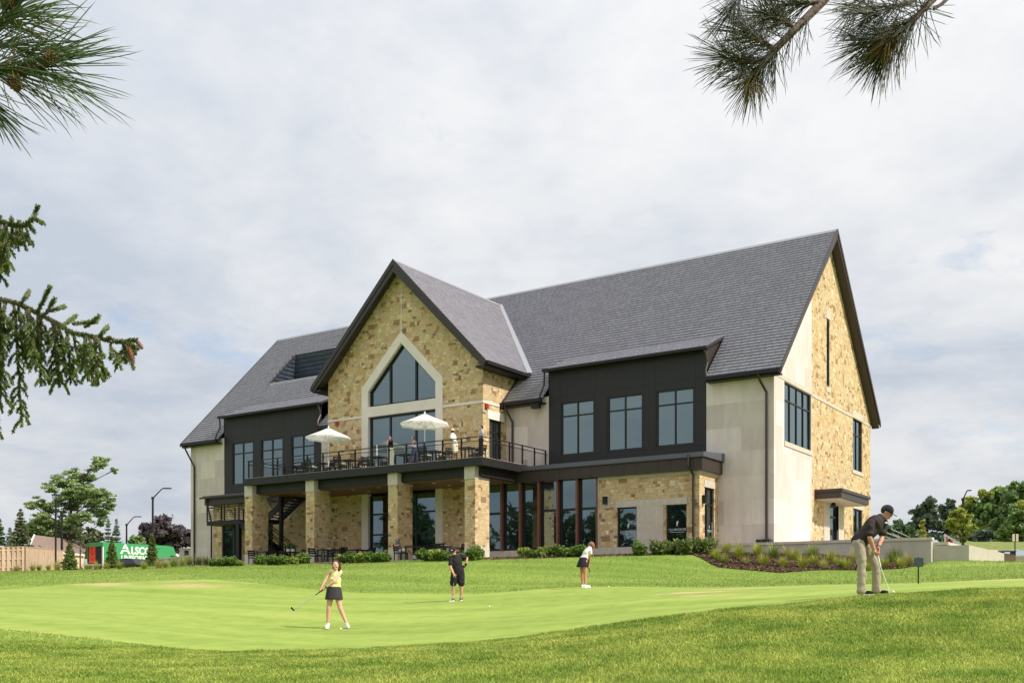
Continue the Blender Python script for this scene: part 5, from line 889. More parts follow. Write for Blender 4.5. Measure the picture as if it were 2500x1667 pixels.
# -- girl bent over, seen from behind
D = 30.6; s = D / 2500 / 12.06; b = on_ground(1427.3, 1433.6, D); X0, Y0 = 450, 1487
t, J, HB = person('person in a white top and short black skirt bending over a putt, seen from behind', b, s, X0, Y0, dict(head=(655, 262, 0.10), neck=(590, 335, 0.03), shR=(625, 400, -0.10), shL=(505, 365, 0.13), elR=(612, 610, -0.04), elL=(590, 630, 0.12), wrR=(572, 815, 0.02), wrL=(575, 850, 0.05), hdR=(585, 920, 0.06), hdL=(585, 940, 0.07), pelvis=(412, 660, 0), hipR=(460, 705, -0.09), hipL=(375, 705, 0.09), knR=(462, 1090, -0.08), knL=(372, 1090, 0.08), anR=(470, 1425, -0.09), anL=(395, 1430, 0.09), toeR=(590, 1452, 0.0), toeL=(450, 1455, 0.20)), (0.70, 0.45, -0.55), 'skin_tan', 'f', 0.90, (1.2, 1.2), (Vector((0.5, 0.5, 0)), Vector((-0.5, 0.5, 0))), 0.009)
shirt(t, J, 'top_white', 0.35, 0.012, 0.9, 0.0, 'f'); skirt(t, J, 'skirt_black', (Y0 - 590) * s, (Y0 - 872) * s, 0.118, 0.180, 0.150, 0.235, -0.025, 0, -0.065, 0.05); shoes(t, J, 'shoe_white', 'shoe_white', 0.95); hair(t, J, HB, 'hair_light', 0.10, 0.04, 1.04)
club('putter', 'putter with black grip held by the girl in the white top', b, YAW, s, X0, Y0, [(570, 880, 0.05), (606, 1035, 0.10), (690, 1430, 0.30), (695, 1478, 0.31)], mallet2, 'black')
# -- people on the upper terrace
def deck_person(label, u, y, x0, y0, Jp, face, skin, sex, **kw):
    q = LP(u, y, ZD); D = q.x * FX + q.y * FY; s = D / 2500 / 7.84; t, J, HB = person(label, q, s, x0, y0, Jp, face, skin, sex, vox=0.011, detail=False, **kw); return t, J, HB, s
t, J, HB, s = deck_person('person in a black top and white trousers shading the eyes at the terrace railing', 954.8, -6.0, 425, 905, dict(head=(408, 372, -0.04), neck=(412, 425, 0), shR=(372, 445, 0), shL=(462, 445, 0), elR=(345, 490, -0.22), elL=(490, 520, 0.02), wrR=(372, 405, -0.20), wrL=(476, 575, -0.06), hdR=(395, 368, -0.14), hdL=(460, 600, -0.1), pelvis=(420, 590, 0), hipR=(395, 605, 0), hipL=(450, 605, 0), knR=(392, 740, -0.02), knL=(450, 740, 0), anR=(395, 870, 0), anL=(448, 870, 0.02), toeR=(390, 897, -0.15), toeL=(452, 897, -0.13)), (0.05, -0.95, -0.05), 'skin_pale', 'f', k=0.92)
shirt(t, J, 'top_black', 0.0, 0.012, 0.92, 0.0, 'f', False); trousers(t, J, 'trousers_white', 0.98, 0.028, 0.95, flare=0.02); hair(t, J, HB, 'hair_brown', 0.26); shoes(t, J, 'shoe_white')
t, J, HB, s = deck_person('person in a grey tee and navy trousers talking with raised hands on the terrace', 1012, -5.75, 880, 850, dict(head=(848, 335, 0), neck=(866, 385, 0), shR=(835, 420, -0.12), shL=(905, 420, 0.12), elR=(845, 490, -0.18), elL=(880, 500, 0.1), wrR=(775, 478, -0.15), wrL=(785, 470, 0.05), hdR=(745, 450, -0.13), hdL=(750, 450, 0.04), pelvis=(885, 555, 0), hipR=(868, 575, -0.08), hipL=(900, 575, 0.08), knR=(822, 690, -0.1), knL=(915, 700, 0.08), anR=(785, 800, -0.12), anL=(920, 815, 0.1), toeR=(752, 835, -0.14), toeL=(890, 842, 0.06)), (-0.85, -0.45, -0.1), 'skin_fair', 'f', k=0.95)
shirt(t, J, 'top_grey', 0.5, 0.018, 0.95, 0.03, 'f', False); trousers(t, J, 'trousers_navy', 0.98, 0.024, 0.95); hair(t, J, HB, 'hair_light', 0.12); shoes(t, J, 'shoe_white')
t, J, HB, s = deck_person('person in a cream cap, white polo and cream shorts standing on the terrace', 1111.7, -5.7, 1660, 775, dict(head=(1608, 195, 0), neck=(1608, 250, 0), shR=(1585, 285, -0.14), shL=(1640, 285, 0.14), elR=(1572, 368, -0.16), elL=(1670, 350, 0.12), wrR=(1640, 400, -0.16), wrL=(1700, 360, -0.02), hdR=(1672, 395, -0.12), hdL=(1718, 345, -0.06), pelvis=(1648, 445, 0), hipR=(1630, 460, -0.08), hipL=(1665, 460, 0.08), knR=(1645, 605, -0.09), knL=(1680, 600, 0.08), anR=(1640, 735, -0.1), anL=(1688, 735, 0.08), toeR=(1665, 765, -0.14), toeL=(1712, 765, 0.04)), (0.85, -0.45, -0.02), 'skin_brown', 'm', k=1.05)
shirt(t, J, 'top_white', 0.6, 0.022, 1.05, 0.06); trousers(t, J, 'shorts_cream', 0.44, 0.024, 1.05, 'shorts'); cap(t, J, HB, 'cap_cream'); shoes(t, J, 'shoe_white')
t, J, HB, s = deck_person('person in a grey shirt and black plaid trousers leaning at the terrace corner rail', 1174.2, -5.95, 2150, 745, dict(head=(2152, 165, 0), neck=(2165, 220, 0), shR=(2160, 248, 0.12), shL=(2175, 248, -0.12), elR=(2170, 320, 0.14), elL=(2195, 320, -0.14), wrR=(2105, 325, 0.1), wrL=(2110, 330, -0.1), hdR=(2062, 318, 0.06), hdL=(2068, 322, -0.06), pelvis=(2152, 400, 0), hipR=(2148, 415, 0.08), hipL=(2156, 415, -0.08), knR=(2140, 565, 0.08), knL=(2162, 565, -0.08), anR=(2145, 705, 0.1), anL=(2160, 705, -0.08), toeR=(2115, 738, 0.1), toeL=(2132, 738, -0.1)), (-0.97, -0.2, -0.05), 'skin_pale', 'm', k=0.95)
shirt(t, J, 'top_grey', 0.55, 0.018, 0.95, 0.03); trousers(t, J, 'trousers_plaid', 0.98, 0.022, 0.95); hair(t, J, HB, 'hair_dark', 0, 0, 1.04); shoes(t, J, 'shoe_white')
# -- man seated on the patio
q = SEATQ.copy(); D = q.x * FX + q.y * FY; s = D / 2500 / 6.72
t, J, HB = person('person with beard, tan cap and grey shirt sitting on the patio, legs stretched out', q, s, 800, 512, dict(head=(752, 160, 0), neck=(742, 200, 0), shR=(728, 222, -0.15), shL=(748, 220, 0.15), elR=(698, 268, -0.2), elL=(735, 280, 0.18), wrR=(765, 262, -0.16), wrL=(785, 285, 0.05), hdR=(795, 250, -0.08), hdL=(805, 275, 0.0), pelvis=(765, 352, 0), hipR=(780, 358, -0.10), hipL=(785, 356, 0.10), knR=(905, 352, -0.12), knL=(925, 350, 0.1), anR=(995, 462, -0.05), anL=(1010, 455, 0.0), toeR=(1075, 452, -0.04), toeL=(1068, 478, 0.06)), (0.95, -0.3, 0.0), 'skin_fair', 'm', 1.05, vox=0.011, detail=False)
shirt(t, J, 'shirt_slate', 0.55, 0.02, 1.08, 0.02); trousers(t, J, 'shorts_cream', 0.42, 0.02, 1.05, 'shorts'); cap(t, J, HB, 'cap_tan'); shoes(t, J, 'shoe_white'); MB().ell(J['head'] + HB @ Vector((0, 0.055, -0.065)), (0.055, 0.05, 0.05), HB).build('beard', 'hair_dark', t, smooth=True)
# ---------------------------------------------------------------- vegetation
def leafm(n, c, isl=0.35, tr=0.3): mat(n, srgb(*c), 0.6, 0, 0.25, 0.9, 0, 40, 0.3, island=isl, trans=tr)
for n, c in (('leaf_green', (128, 152, 92)), ('leaf_dark', (94, 116, 80)), ('leaf_deep', (98, 112, 94)), ('leaf_lime', (158, 166, 78)), ('leaf_yellow', (166, 160, 48)), ('leaf_locust', (148, 166, 112)), ('leaf_purple', (92, 82, 88)), ('leaf_blue', (120, 138, 126)), ('leaf_spruce', (112, 126, 68)), ('leaf_olive', (104, 112, 78)),
             ('shrub_leaf', (104, 130, 58)), ('shrub_leaf_light', (134, 152, 68)), ('grass_clump', (164, 172, 66)), ('grass_clump_tan', (178, 172, 104)), ('wood_leaf', (48, 70, 36))): leafm(n, c)
mat('bark', srgb(92, 78, 66), 0.9, 0, 0.25, 6, 0.6, 30); mat('bark_dark', srgb(58, 48, 42), 0.9, 0, 0.25, 6, 0.6, 30)
def quads(Pc, size, flat=0.0, elong=1.6, droop=0.0):
    """leaf-sized diamonds with random headings round the given points"""
    n = len(Pc); a = nr.normal(size=(n, 3)); a[:, 2] *= (1 - flat); a[:, 2] -= droop; a /= np.linalg.norm(a, axis=1)[:, None] + 1e-9; b = nr.normal(size=(n, 3)); b -= a * (a * b).sum(1)[:, None]; b /= np.linalg.norm(b, axis=1)[:, None] + 1e-9
    s = (size * nr.uniform(0.6, 1.35, n))[:, None] if np.ndim(size) == 0 else (size * nr.uniform(0.6, 1.35, n))[:, None]; c = np.cross(a, b) * s * 0.18
    V = np.stack([Pc - a * s * elong / 2, Pc + b * s / 2 + c, Pc + a * s * elong / 2, Pc - b * s / 2 + c], 1).reshape(-1, 3); F = np.arange(4 * n).reshape(-1, 4); return V, F
def clump_pts(c, r, n, hollow=0.35):
    if hollow < 0: g = nr.normal(size=(n, 3)); return np.array(c) + np.clip(g, -2.2, 2.2) * 0.5 * np.array(r)
    d = nr.normal(size=(n, 3)); d /= np.linalg.norm(d, axis=1)[:, None]; q = (hollow + (1 - hollow) * nr.rand(n) ** 0.6)[:, None]; return np.array(c) + d * q * np.array(r)
def foliage(name, clumps, n, size, m, parent, hollow=-1, sprays=11, rs=0.82, **k):
    cl2 = []
    for c, r in clumps:            # break every clump into a few ragged sprays so that sky shows between them
        for _ in range(sprays):
            d = nr.normal(size=3); d /= np.linalg.norm(d); f = nr.uniform(0.3, 1.1) * (1.25 if rs < 1 else 1); cl2.append((tuple(np.array(c) + d * f * np.array(r)), tuple(np.array(r) * rs * nr.uniform(0.38, 0.75) * np.array([1.15, 1.15, 0.55]))))
    clumps = cl2 if sprays else clumps
    w_ = np.array([np.prod(r) ** (2 / 3) for c, r in clumps]); w_ = w_ / w_.sum(); Pc = np.concatenate([clump_pts(c, r, max(3, int(n * x)), hollow) for (c, r), x in zip(clumps, w_)]); V, F = quads(Pc, size, **k); return mb_np(name, V, F, m, parent)
def pix_tree(label, D, base, clumps, n, size, m, bark='bark', trunk=0.18, zb=None, name='tree', group='trees around the clubhouse', depth=0.8, name_crown='crown', cat='tree', m2=None, fk={}):
    """a tree whose limbs reach leaf clumps; clumps come as (u, v, radius) and get their own depth"""
    q = P(base[0], V0, D); q.z = gz(q.x, q.y) if zb is None else zb; k = D / 2500; t = thing(name, label, cat, q, YAW, group); H = (V0 - base[1]) * k - q.z; C = []
    us = [c[0] for c in clumps]; half = max(6, (max(us) - min(us)) / 2)
    for (u, v, r) in clumps:
        x = (u - base[0]) * k; dep = rnd.uniform(-1, 1) * half * k * depth * 0.7; C.append((Vector((x, dep, (V0 - v) * k - q.z)), (r * k, r * k, r * k * 0.75)))
    zmin = min(c[0].z for c in C); zmax = max(c[0].z for c in C); zf = max(zmin * 0.75, 0.25 * zmax); B = MB(); top = Vector((sum(c[0].x for c in C) / len(C) * 0.5, 0, zmin + (zmax - zmin) * 0.7)); fork = Vector((top.x * 0.3, 0, zf)); B.tube([(0, 0, -0.3), fork * 0.5, fork, top], [trunk * 1.25, trunk, trunk * 0.85, trunk * 0.3], 9)
    for c, r in C:
        st = fork.lerp(top, max(0, min(0.9, (c.z - zf) / (top.z - zf + 1e-6) - 0.35))); md = st.lerp(c, 0.5) + Vector((0, 0, -0.03 * (c - st).length)); B.tube([st, md, c], [trunk * 0.34, trunk * 0.2, trunk * 0.06], 6)
        for _ in range(3): e = c + Vector((rnd.uniform(-1, 1), rnd.uniform(-1, 1), rnd.uniform(-0.4, 1))) * r[0] * 0.8; B.tube([md.lerp(c, 0.5), e], [trunk * 0.09, trunk * 0.03], 5)
    B.build('trunk', bark, t); cr = foliage(name_crown, [(tuple(c), r) for c, r in C], n, size, m, t, **fk)
    if m2: foliage('crown', [(tuple(c + Vector((0, -r[0] * 0.3, r[2] * 0.45))), tuple(x * 0.7 for x in r)) for c, r in C if rnd.random() < 0.45], int(n * 0.25), size, m2, t)
    return t
def crop2(px, ox, oy, sc_): return [(ox + x / sc_, oy + y / sc_, r / sc_) for x, y, r in px]
LOC = crop2([(700, 500, 105), (640, 560, 75), (800, 560, 115), (900, 500, 70), (1000, 400, 60), (1090, 320, 62), (1160, 385, 58), (1190, 420, 34), (720, 650, 130), (860, 640, 105), (980, 660, 85), (1100, 720, 90), (1200, 740, 75), (600, 650, 65), (450, 800, 75), (400, 830, 55), (560, 850, 90), (680, 800, 105), (820, 740, 105), (960, 800, 70), (1050, 880, 85), (1170, 830, 55), (420, 960, 75), (520, 1000, 95), (700, 1000, 110), (850, 950, 80), (1000, 960, 75), (1060, 1000, 50), (400, 1050, 65), (560, 1090, 80), (740, 1080, 100), (1010, 510, 45)], 0, 1050, 4.48)
pix_tree('tall spreading locust tree with feathery green crown behind the wooden fence', 112, (168, 1340), LOC, 44000, 0.15, 'leaf_locust', 'bark_dark', 0.26, depth=0.6, fk=dict(sprays=17, rs=0.68))
pix_tree('round dark purple leaved tree behind the delivery truck', 130, (400, 1345), crop2([(1650, 1150, 110), (1750, 1060, 120), (1870, 1080, 120), (1960, 1160, 100), (1800, 1180, 140), (1690, 1240, 90), (2040, 1190, 60), (1930, 1250, 100), (1580, 1230, 60), (1620, 1060, 50), (2050, 1120, 35)], 0, 1050, 4.48), 4500, 0.5, 'leaf_purple', 'bark_dark', 0.35)
pix_tree('small green tree at the left edge of the purple tree', 122, (332, 1345), [(332, 1312, 10), (325, 1322, 9), (342, 1324, 9), (334, 1332, 10)], 700, 0.4, 'leaf_green', trunk=0.15)
pix_tree('low bushy green tree beside the house, left of the blue spruces', 118, (222, 1345), [(205, 1312, 14), (222, 1302, 12), (240, 1308, 10), (226, 1318, 16), (200, 1326, 10), (185, 1292, 10), (178, 1276, 9)], 1300, 0.42, 'leaf_olive', trunk=0.2)
pix_tree('dark green trees low behind the fence, under the locust', 122, (110, 1345), [(85, 1302, 16), (105, 1295, 14), (125, 1304, 16), (145, 1300, 12), (98, 1315, 14), (128, 1312, 12)], 1500, 0.45, 'leaf_dark', trunk=0.25)
pix_tree('thin nearly bare young tree between the fence and the truck', 84, (196, 1392), [(196, 1320, 8), (188, 1305, 7), (204, 1308, 7), (198, 1292, 7), (183, 1288, 5), (208, 1334, 5), (194, 1275, 4)], 130, 0.16, 'leaf_olive', 'bark', 0.06)
def conifer(label, u, vtop, vbase, wpx, D, m, dens=1.0, group='spruce trees', leaf=None, name='spruce_tree', ragged=0.25, zb=None):
    q = P(u, V0, D); q.z = gz(q.x, q.y) if zb is None else zb; k = D / 2500; t = thing(name, label, 'tree', q, rnd.uniform(0, 6), group); H = (V0 - vtop) * k - q.z; R = wpx * k / 2; MB().tube([(0, 0, -0.2), (0, 0, H)], [max(0.04, H * 0.014), 0.008], 7).build('trunk', 'bark_dark', t)
    Pc = []; nl = int(26 * dens); B = MB()
    for i in range(nl):
        f = (i + rnd.random()) / nl; z = H * (0.04 + 0.95 * f); rr = R * (1 - f) ** 0.85 * rnd.uniform(1 - ragged, 1 + ragged * 0.4) + R * 0.04; nb = int(6 + 6 * (1 - f)); a0 = rnd.uniform(0, 6.28)
        for b in range(nb):
            a = a0 + 6.28 * b / nb + rnd.uniform(-0.25, 0.25); l = rr * rnd.uniform(0.7, 1.1); n = max(4, int(26 * l / R * dens)); ts = nr.rand(n) ** 0.7
            x = np.cos(a) * l * ts + nr.normal(0, 0.07 * l + 0.01, n); y = np.sin(a) * l * ts + nr.normal(0, 0.07 * l + 0.01, n); zz = z - 0.22 * l * ts + 0.25 * l * ts ** 3 - np.abs(nr.normal(0, 0.05 * l, n)); Pc.append(np.c_[x, y, zz])
            if b % 2 == 0: B.tube([(0, 0, z), (math.cos(a) * l * 0.9, math.sin(a) * l * 0.9, z - 0.1 * l)], [0.008 * H / 3, 0.003], 4)
    B.build('branches', 'bark_dark', t); V, F = quads(np.concatenate(Pc), leaf or R * 0.13, flat=0.45, elong=2.0); mb_np('needles', V, F, m, t); return t
conifer('young spruce nearest the wooden fence', 170, 1318, 1393, 40, 74, 'leaf_spruce', 1.5); conifer('young spruce in front of the open rear end of the green truck', 273, 1308, 1391, 37, 75, 'leaf_spruce', 1.5); conifer('young spruce covering the end of the white lettering on the truck', 371, 1298, 1390, 38, 75, 'leaf_spruce', 1.6)
conifer('tall olive spruce behind the left end of the fence', 50, 1242, 1345, 74, 95, 'leaf_olive', 1.3); conifer('dark spruce cut by the left picture edge', -2, 1262, 1345, 60, 92, 'leaf_dark', 1.2); conifer('dark bluish spruce between the two at the far left', 24, 1285, 1345, 46, 98, 'leaf_blue', 1.2)
conifer('left one of the two blue spruces behind the truck', 264, 1262, 1345, 40, 128, 'leaf_blue', 1.3); conifer('right one of the two blue spruces behind the truck', 284, 1264, 1345, 46, 126, 'leaf_blue', 1.3)
# trees on the right
def blob(cx_, cy_, w_, h_, n, r): return [(cx_ + rnd.uniform(-1, 1) * w_, cy_ + rnd.uniform(-1, 1) * h_, r * rnd.uniform(0.7, 1.3)) for _ in range(n)]
pix_tree('dark evergreen tree with ragged top, left in the right hand trees', 150, (2262, 1340), [(2262, 1226, 11), (2250, 1240, 10), (2276, 1232, 10), (2272, 1220, 6), (2240, 1252, 12), (2265, 1252, 16), (2285, 1256, 12), (2248, 1272, 16), (2270, 1278, 18), (2236, 1285, 14), (2288, 1284, 14), (2260, 1302, 20), (2282, 1310, 16), (2240, 1310, 16)], 4000, 0.55, 'leaf_deep', 'bark_dark', 0.3)
pix_tree('second dark evergreen with pointed top beside the lamp', 152, (2316, 1340), [(2316, 1228, 8), (2300, 1242, 9), (2322, 1244, 11), (2308, 1258, 12), (2330, 1262, 12), (2318, 1278, 16), (2302, 1284, 12), (2326, 1302, 16), (2308, 1312, 16)], 2600, 0.55, 'leaf_deep', 'bark_dark', 0.3)
pix_tree('low dark bush tree at the left foot of the right hand trees', 140, (2200, 1340), [(2198, 1274, 9), (2188, 1284, 7), (2206, 1286, 10), (2196, 1298, 14), (2176, 1290, 8), (2180, 1304, 12), (2214, 1304, 12), (2168, 1300, 7), (2220, 1316, 14), (2190, 1316, 16)], 1800, 0.5, 'leaf_dark', 'bark_dark', 0.25)
pix_tree('large green tree behind the lamp, with yellowing patches', 165, (2400, 1340), [(2378, 1224, 14), (2395, 1214, 14), (2412, 1222, 13), (2366, 1240, 14), (2390, 1242, 20), (2415, 1245, 18), (2430, 1206, 12), (2446, 1200, 12), (2440, 1222, 16), (2350, 1256, 12), (2372, 1270, 20), (2400, 1272, 22), (2426, 1270, 20), (2390, 1300, 24), (2420, 1302, 24), (2360, 1300, 18)], 7000, 0.6, 'leaf_green', 'bark_dark', 0.5, m2='leaf_lime')
pix_tree('tallest green tree at the right picture edge', 160, (2480, 1340), [(2468, 1196, 13), (2485, 1188, 14), (2505, 1192, 16), (2530, 1196, 20), (2460, 1216, 14), (2482, 1212, 18), (2510, 1216, 22), (2450, 1240, 20), (2475, 1242, 22), (2505, 1248, 26), (2540, 1240, 26), (2450, 1268, 22), (2476, 1280, 26), (2440, 1300, 22), (2470, 1312, 24), (2530, 1280, 30)], 8000, 0.6, 'leaf_green', 'bark_dark', 0.5, m2='leaf_dark')
pix_tree('bright yellow green tree low at the right picture edge', 135, (2492, 1340), [(2490, 1240, 12), (2505, 1236, 14), (2478, 1256, 12), (2496, 1262, 16), (2460, 1282, 11), (2448, 1294, 10), (2474, 1284, 15), (2500, 1290, 20), (2455, 1310, 12), (2484, 1312, 18), (2520, 1270, 20)], 4500, 0.45, 'leaf_green', 'bark_dark', 0.35, m2='leaf_lime')
pix_tree('dark understorey trees below the large green trees', 142, (2400, 1345), [(2370, 1318, 16), (2390, 1308, 18), (2412, 1312, 18), (2432, 1318, 16), (2350, 1322, 14), (2385, 1326, 16), (2425, 1330, 14), (2330, 1326, 14)], 2800, 0.5, 'leaf_deep', 'bark_dark', 0.25)
pix_tree('loose young tree with yellow green leaves behind the sunlit wall', 72, (2345, 1330), [(2345, 1248, 8), (2332, 1258, 9), (2355, 1260, 10), (2322, 1272, 9), (2340, 1272, 12), (2362, 1274, 10), (2328, 1288, 9), (2350, 1290, 10), (2368, 1288, 7), (2336, 1302, 7), (2358, 1304, 7), (2318, 1282, 6), (2348, 1320, 4)], 1500, 0.20, 'leaf_lime', 'bark', 0.06, m2='leaf_olive')
pix_tree('narrow yellow sapling just above the terrace wall', 56, (2253, 1312), [(2253, 1272, 3.5), (2251, 1280, 4.5), (2255, 1288, 4.5), (2253, 1297, 5), (2256, 1305, 5), (2250, 1308, 4)], 420, 0.10, 'leaf_lime', 'bark', 0.03, zb=2.4)
# meadow mound behind the low walls
mat('meadow', srgb(128, 132, 62), 0.95, 0, 0.3, 1.5, 0.8, 10, col2=srgb(92, 108, 46))
xs = np.linspace(-60, 60, 60); ys = np.linspace(-22, 22, 24); X, Y = np.meshgrid(xs, ys); c = P(2520, V0, 118); k = np.exp(-(X / 36) ** 4) * np.exp(-(Y / 12) ** 2); WX = c.x + X * RX + Y * FX; WY = c.y + X * RY + Y * FY; Z = terr(WX.ravel(), WY.ravel()).reshape(X.shape) - 0.3 + k * (1.0 + 0.12 * np.sin(X * 0.6) + 0.1 * np.sin(X * 1.7 + Y))
F = [(j * 60 + i, j * 60 + i + 1, (j + 1) * 60 + i + 1, (j + 1) * 60 + i) for j in range(23) for i in range(59)]; struct(mb_np('meadow', np.c_[WX.ravel(), WY.ravel(), Z.ravel()], F, 'meadow', smooth=True), 'structure')
# far-off wood across the course, which the big panes mirror
cl = []
for i in range(75):
    x = -260 + i * 5.2 + rnd.uniform(-3, 3); h = 19 + 2.5 * math.sin(i * 0.37) + 2 * math.sin(i * 0.9) + rnd.uniform(-2, 2); yb_ = -62 + rnd.uniform(-8, 8)
    for z in (3, h * 0.3, h * 0.55, h * 0.82): cl.append(((x + rnd.uniform(-2, 2), yb_, z - 2.5), (4.6, 4.6, 4.2)))
struct(foliage('distant_wood', cl, 62000, 1.0, 'wood_leaf', None, 0.15, 0), 'stuff')
cl = [((70 + rnd.uniform(-6, 6), 20 + i * 4, z), (4, 4, 4)) for i in range(26) for z in (3, 8, 12)]; struct(foliage('distant_wood', cl, 5000, 1.0, 'wood_leaf', None, 0.5, 0), 'stuff')
# shrubs along the patio and the wing
def shrub_mesh(seed, m, n=900, spiky=False):
    nr.seed(seed); c = [((nr.uniform(-0.28, 0.28), nr.uniform(-0.22, 0.22), nr.uniform(0.22, 0.5)), (nr.uniform(0.2, 0.3),) * 3) for _ in range(9)]; Pc = np.concatenate([clump_pts(a, b, n // 9, 0.4) for a, b in c]); Pc[:, 2] = np.maximum(Pc[:, 2], 0.03)
    if spiky: k = nr.rand(len(Pc)) < 0.25; Pc[k] *= np.array([1.2, 1.2, 1.25])
    V, F = quads(Pc, 0.10, elong=2.3); return V, F
SH = []
for i, (m, sp_) in enumerate((('shrub_leaf', False), ('shrub_leaf_light', False), ('leaf_spruce', True), ('shrub_leaf', True))):
    t = thing('shrub', 'x', 'shrub', (0, 0, 0), 0, 'green shrubs in front of the clubhouse'); V, F = shrub_mesh(20 + i, m, 1000, sp_); mb_np('foliage', V, F, m, t); s = MB()
    for _ in range(9): s.tube([(0, 0, -0.05), (rnd.uniform(-0.12, 0.12), rnd.uniform(-0.12, 0.12), 0.2), (rnd.uniform(-0.3, 0.3), rnd.uniform(-0.3, 0.3), 0.5)], [0.012, 0.009, 0.004], 5)
    s.build('stem', 'bark_dark', t); SH.append(t)
shr = [(637, 1378, 25, 0, 'first shrub left of the second stone column'), (664, 1379, 27, 0, 'second shrub left of the second stone column'), (692, 1379, 26, 0, 'third shrub left of the second stone column'), (716, 1378, 22, 1, 'pale shrub fourth in the row left of the second column'), (739, 1376, 28, 0, 'shrub touching the foot of the second stone column'),
       (833, 1374, 26, 1, 'light green shrub right of the head of the woman in yellow'), (858, 1375, 31, 0, 'dense shrub in the middle row, second from its left end'), (884, 1374, 30, 1, 'light shrub in the middle of the row between second and third columns'), (910, 1373, 29, 0, 'dark shrub fourth in the row between second and third columns'), (934, 1372, 29, 0, 'shrub touching the foot of the third stone column'),
       (1040, 1369, 32, 0, 'shrub left of the pair behind the man in black'), (1066, 1369, 32, 1, 'shrub right of the pair behind the man in black'), (1092, 1369, 26, 0, 'small shrub hidden behind the shoulders of the man in black'), (1133, 1368, 22, 0, 'small shrub below the left face of the fourth column'), (1160, 1367, 34, 3, 'bushy shrub at the foot of the sunlit fourth column'),
       (1281, 1361, 28, 1, 'leftmost shrub under the brown finned windows'), (1305, 1362, 22, 0, 'low shrub second under the brown finned windows'), (1330, 1361, 30, 1, 'third shrub under the brown finned windows'), (1370, 1360, 29, 3, 'reddish green shrub under the finned windows, fourth'), (1395, 1359, 26, 1, 'fifth shrub under the finned windows'), (1414, 1359, 31, 0, 'shrub just left of the bending girl in white'),
       (1563, 1355, 33, 3, 'bright yew shrub under the left lettered window'), (1611, 1354, 33, 2, 'broad yew shrub between the two lettered windows'), (1640, 1352, 26, 2, 'small yew shrub under the right lettered window'), (1668, 1353, 36, 2, 'tall yew shrub left of the downspout'), (1717, 1353, 38, 2, 'dark yew shrub at the wing corner by the side door'),
       (524, 1382, 20, 0, 'leftmost clipped shrub below the outside stair'), (545, 1382, 24, 0, 'second clipped shrub below the outside stair'), (567, 1381, 24, 0, 'third clipped shrub below the outside stair'), (585, 1381, 16, 1, 'small shrub against the foot of the first stone column')]
usedsh = set()
for u, v, hp, ki, lab in shr:
    q = hit(u, v, 34, 72); D = q.x * FX + q.y * FY; h = hp * D / 2500; s = h / 0.72; wv = rnd.uniform(0.95, 1.2); lab = lab[0].upper() * 0 + 'green ' + lab if len(lab.split()) < 7 else lab
    pr = SH[ki]; q.z -= 0.03; rzz = rnd.uniform(0, 6.28)
    if ki not in usedsh: usedsh.add(ki); pr.location = q; pr.rotation_euler = (0, 0, rzz); pr.scale = (s * wv, s * wv, s); pr['label'] = lab
    else: dup(pr, q, rzz, lab, (s * wv, s * wv, s))
# tufted ornamental grasses
def tuft(seed, n, H, R, lean):
    g = np.random.RandomState(seed); V = []; F = []
    for i in range(n):
        a = g.uniform(0, 6.283); e = g.uniform(0.15, lean); l = H * g.uniform(0.6, 1.1); b = np.array([-math.sin(a), math.cos(a), 0]) * g.uniform(0.006, 0.011); p = np.array([math.cos(a) * g.rand() * R, math.sin(a) * g.rand() * R, 0]); d = np.array([math.cos(a), math.sin(a), 0]); o = len(V)
        q = p + d * l * math.sin(e) * 0.4 + np.array([0, 0, l * math.cos(e) * 0.6]); r = p + d * l * math.sin(e) * 1.1 + np.array([0, 0, l * math.cos(e * 1.25) * 0.98]); V += [p - b, p + b, q + b * 0.9, q - b * 0.9, r + b * 0.15, r - b * 0.15]; F += [(o, o + 1, o + 2, o + 3), (o + 3, o + 2, o + 4, o + 5)]
    return V, F
GT = []
for i, m in enumerate(('grass_clump', 'grass_clump_tan', 'shrub_leaf_light')):
    t = thing('ornamental_grass', 'x', 'grass', (0, 0, 0), 0, 'ornamental grass clumps'); V, F = tuft(50 + i, 210, 0.78, 0.18, 0.85); mb_np('blades', V, F, m, t); V, F = tuft(60 + i, 26, 1.0, 0.08, 0.5); mb_np('seed_heads', V, F, 'grass_clump_tan', t); GT.append(t)
gpos = [(190, 340), (285, 280), (275, 375), (405, 330), (480, 383), (590, 310), (645, 398), (735, 325), (835, 412), (865, 312), (945, 350), (1020, 420), (1110, 335), (1130, 385), (1222, 430), (1290, 365), (1345, 385), (1400, 425), (1440, 432), (1510, 365), (1650, 442), (1800, 415), (1900, 372), (1960, 418), (2030, 395), (2100, 355)]
heights = [24, 24, 20, 32, 18, 28, 26, 28, 24, 22, 26, 28, 32, 22, 22, 26, 18, 24, 24, 26, 22, 22, 32, 24, 26, 28]
OR2 = 'first second third fourth fifth sixth seventh eighth ninth tenth eleventh twelfth thirteenth fourteenth fifteenth sixteenth seventeenth eighteenth nineteenth twentieth twenty-first twenty-second twenty-third twenty-fourth twenty-fifth rightmost'.split()
usedg = set()
def putg(ki, q, s, lab):
    q = q.copy(); q.z -= 0.02; pr = GT[ki]; rz = rnd.uniform(0, 6.28)
    if ki not in usedg: usedg.add(ki); pr.location = q; pr.rotation_euler = (0, 0, rz); pr.scale = (s,) * 3; pr['label'] = lab
    else: dup(pr, q, rz, lab, s)
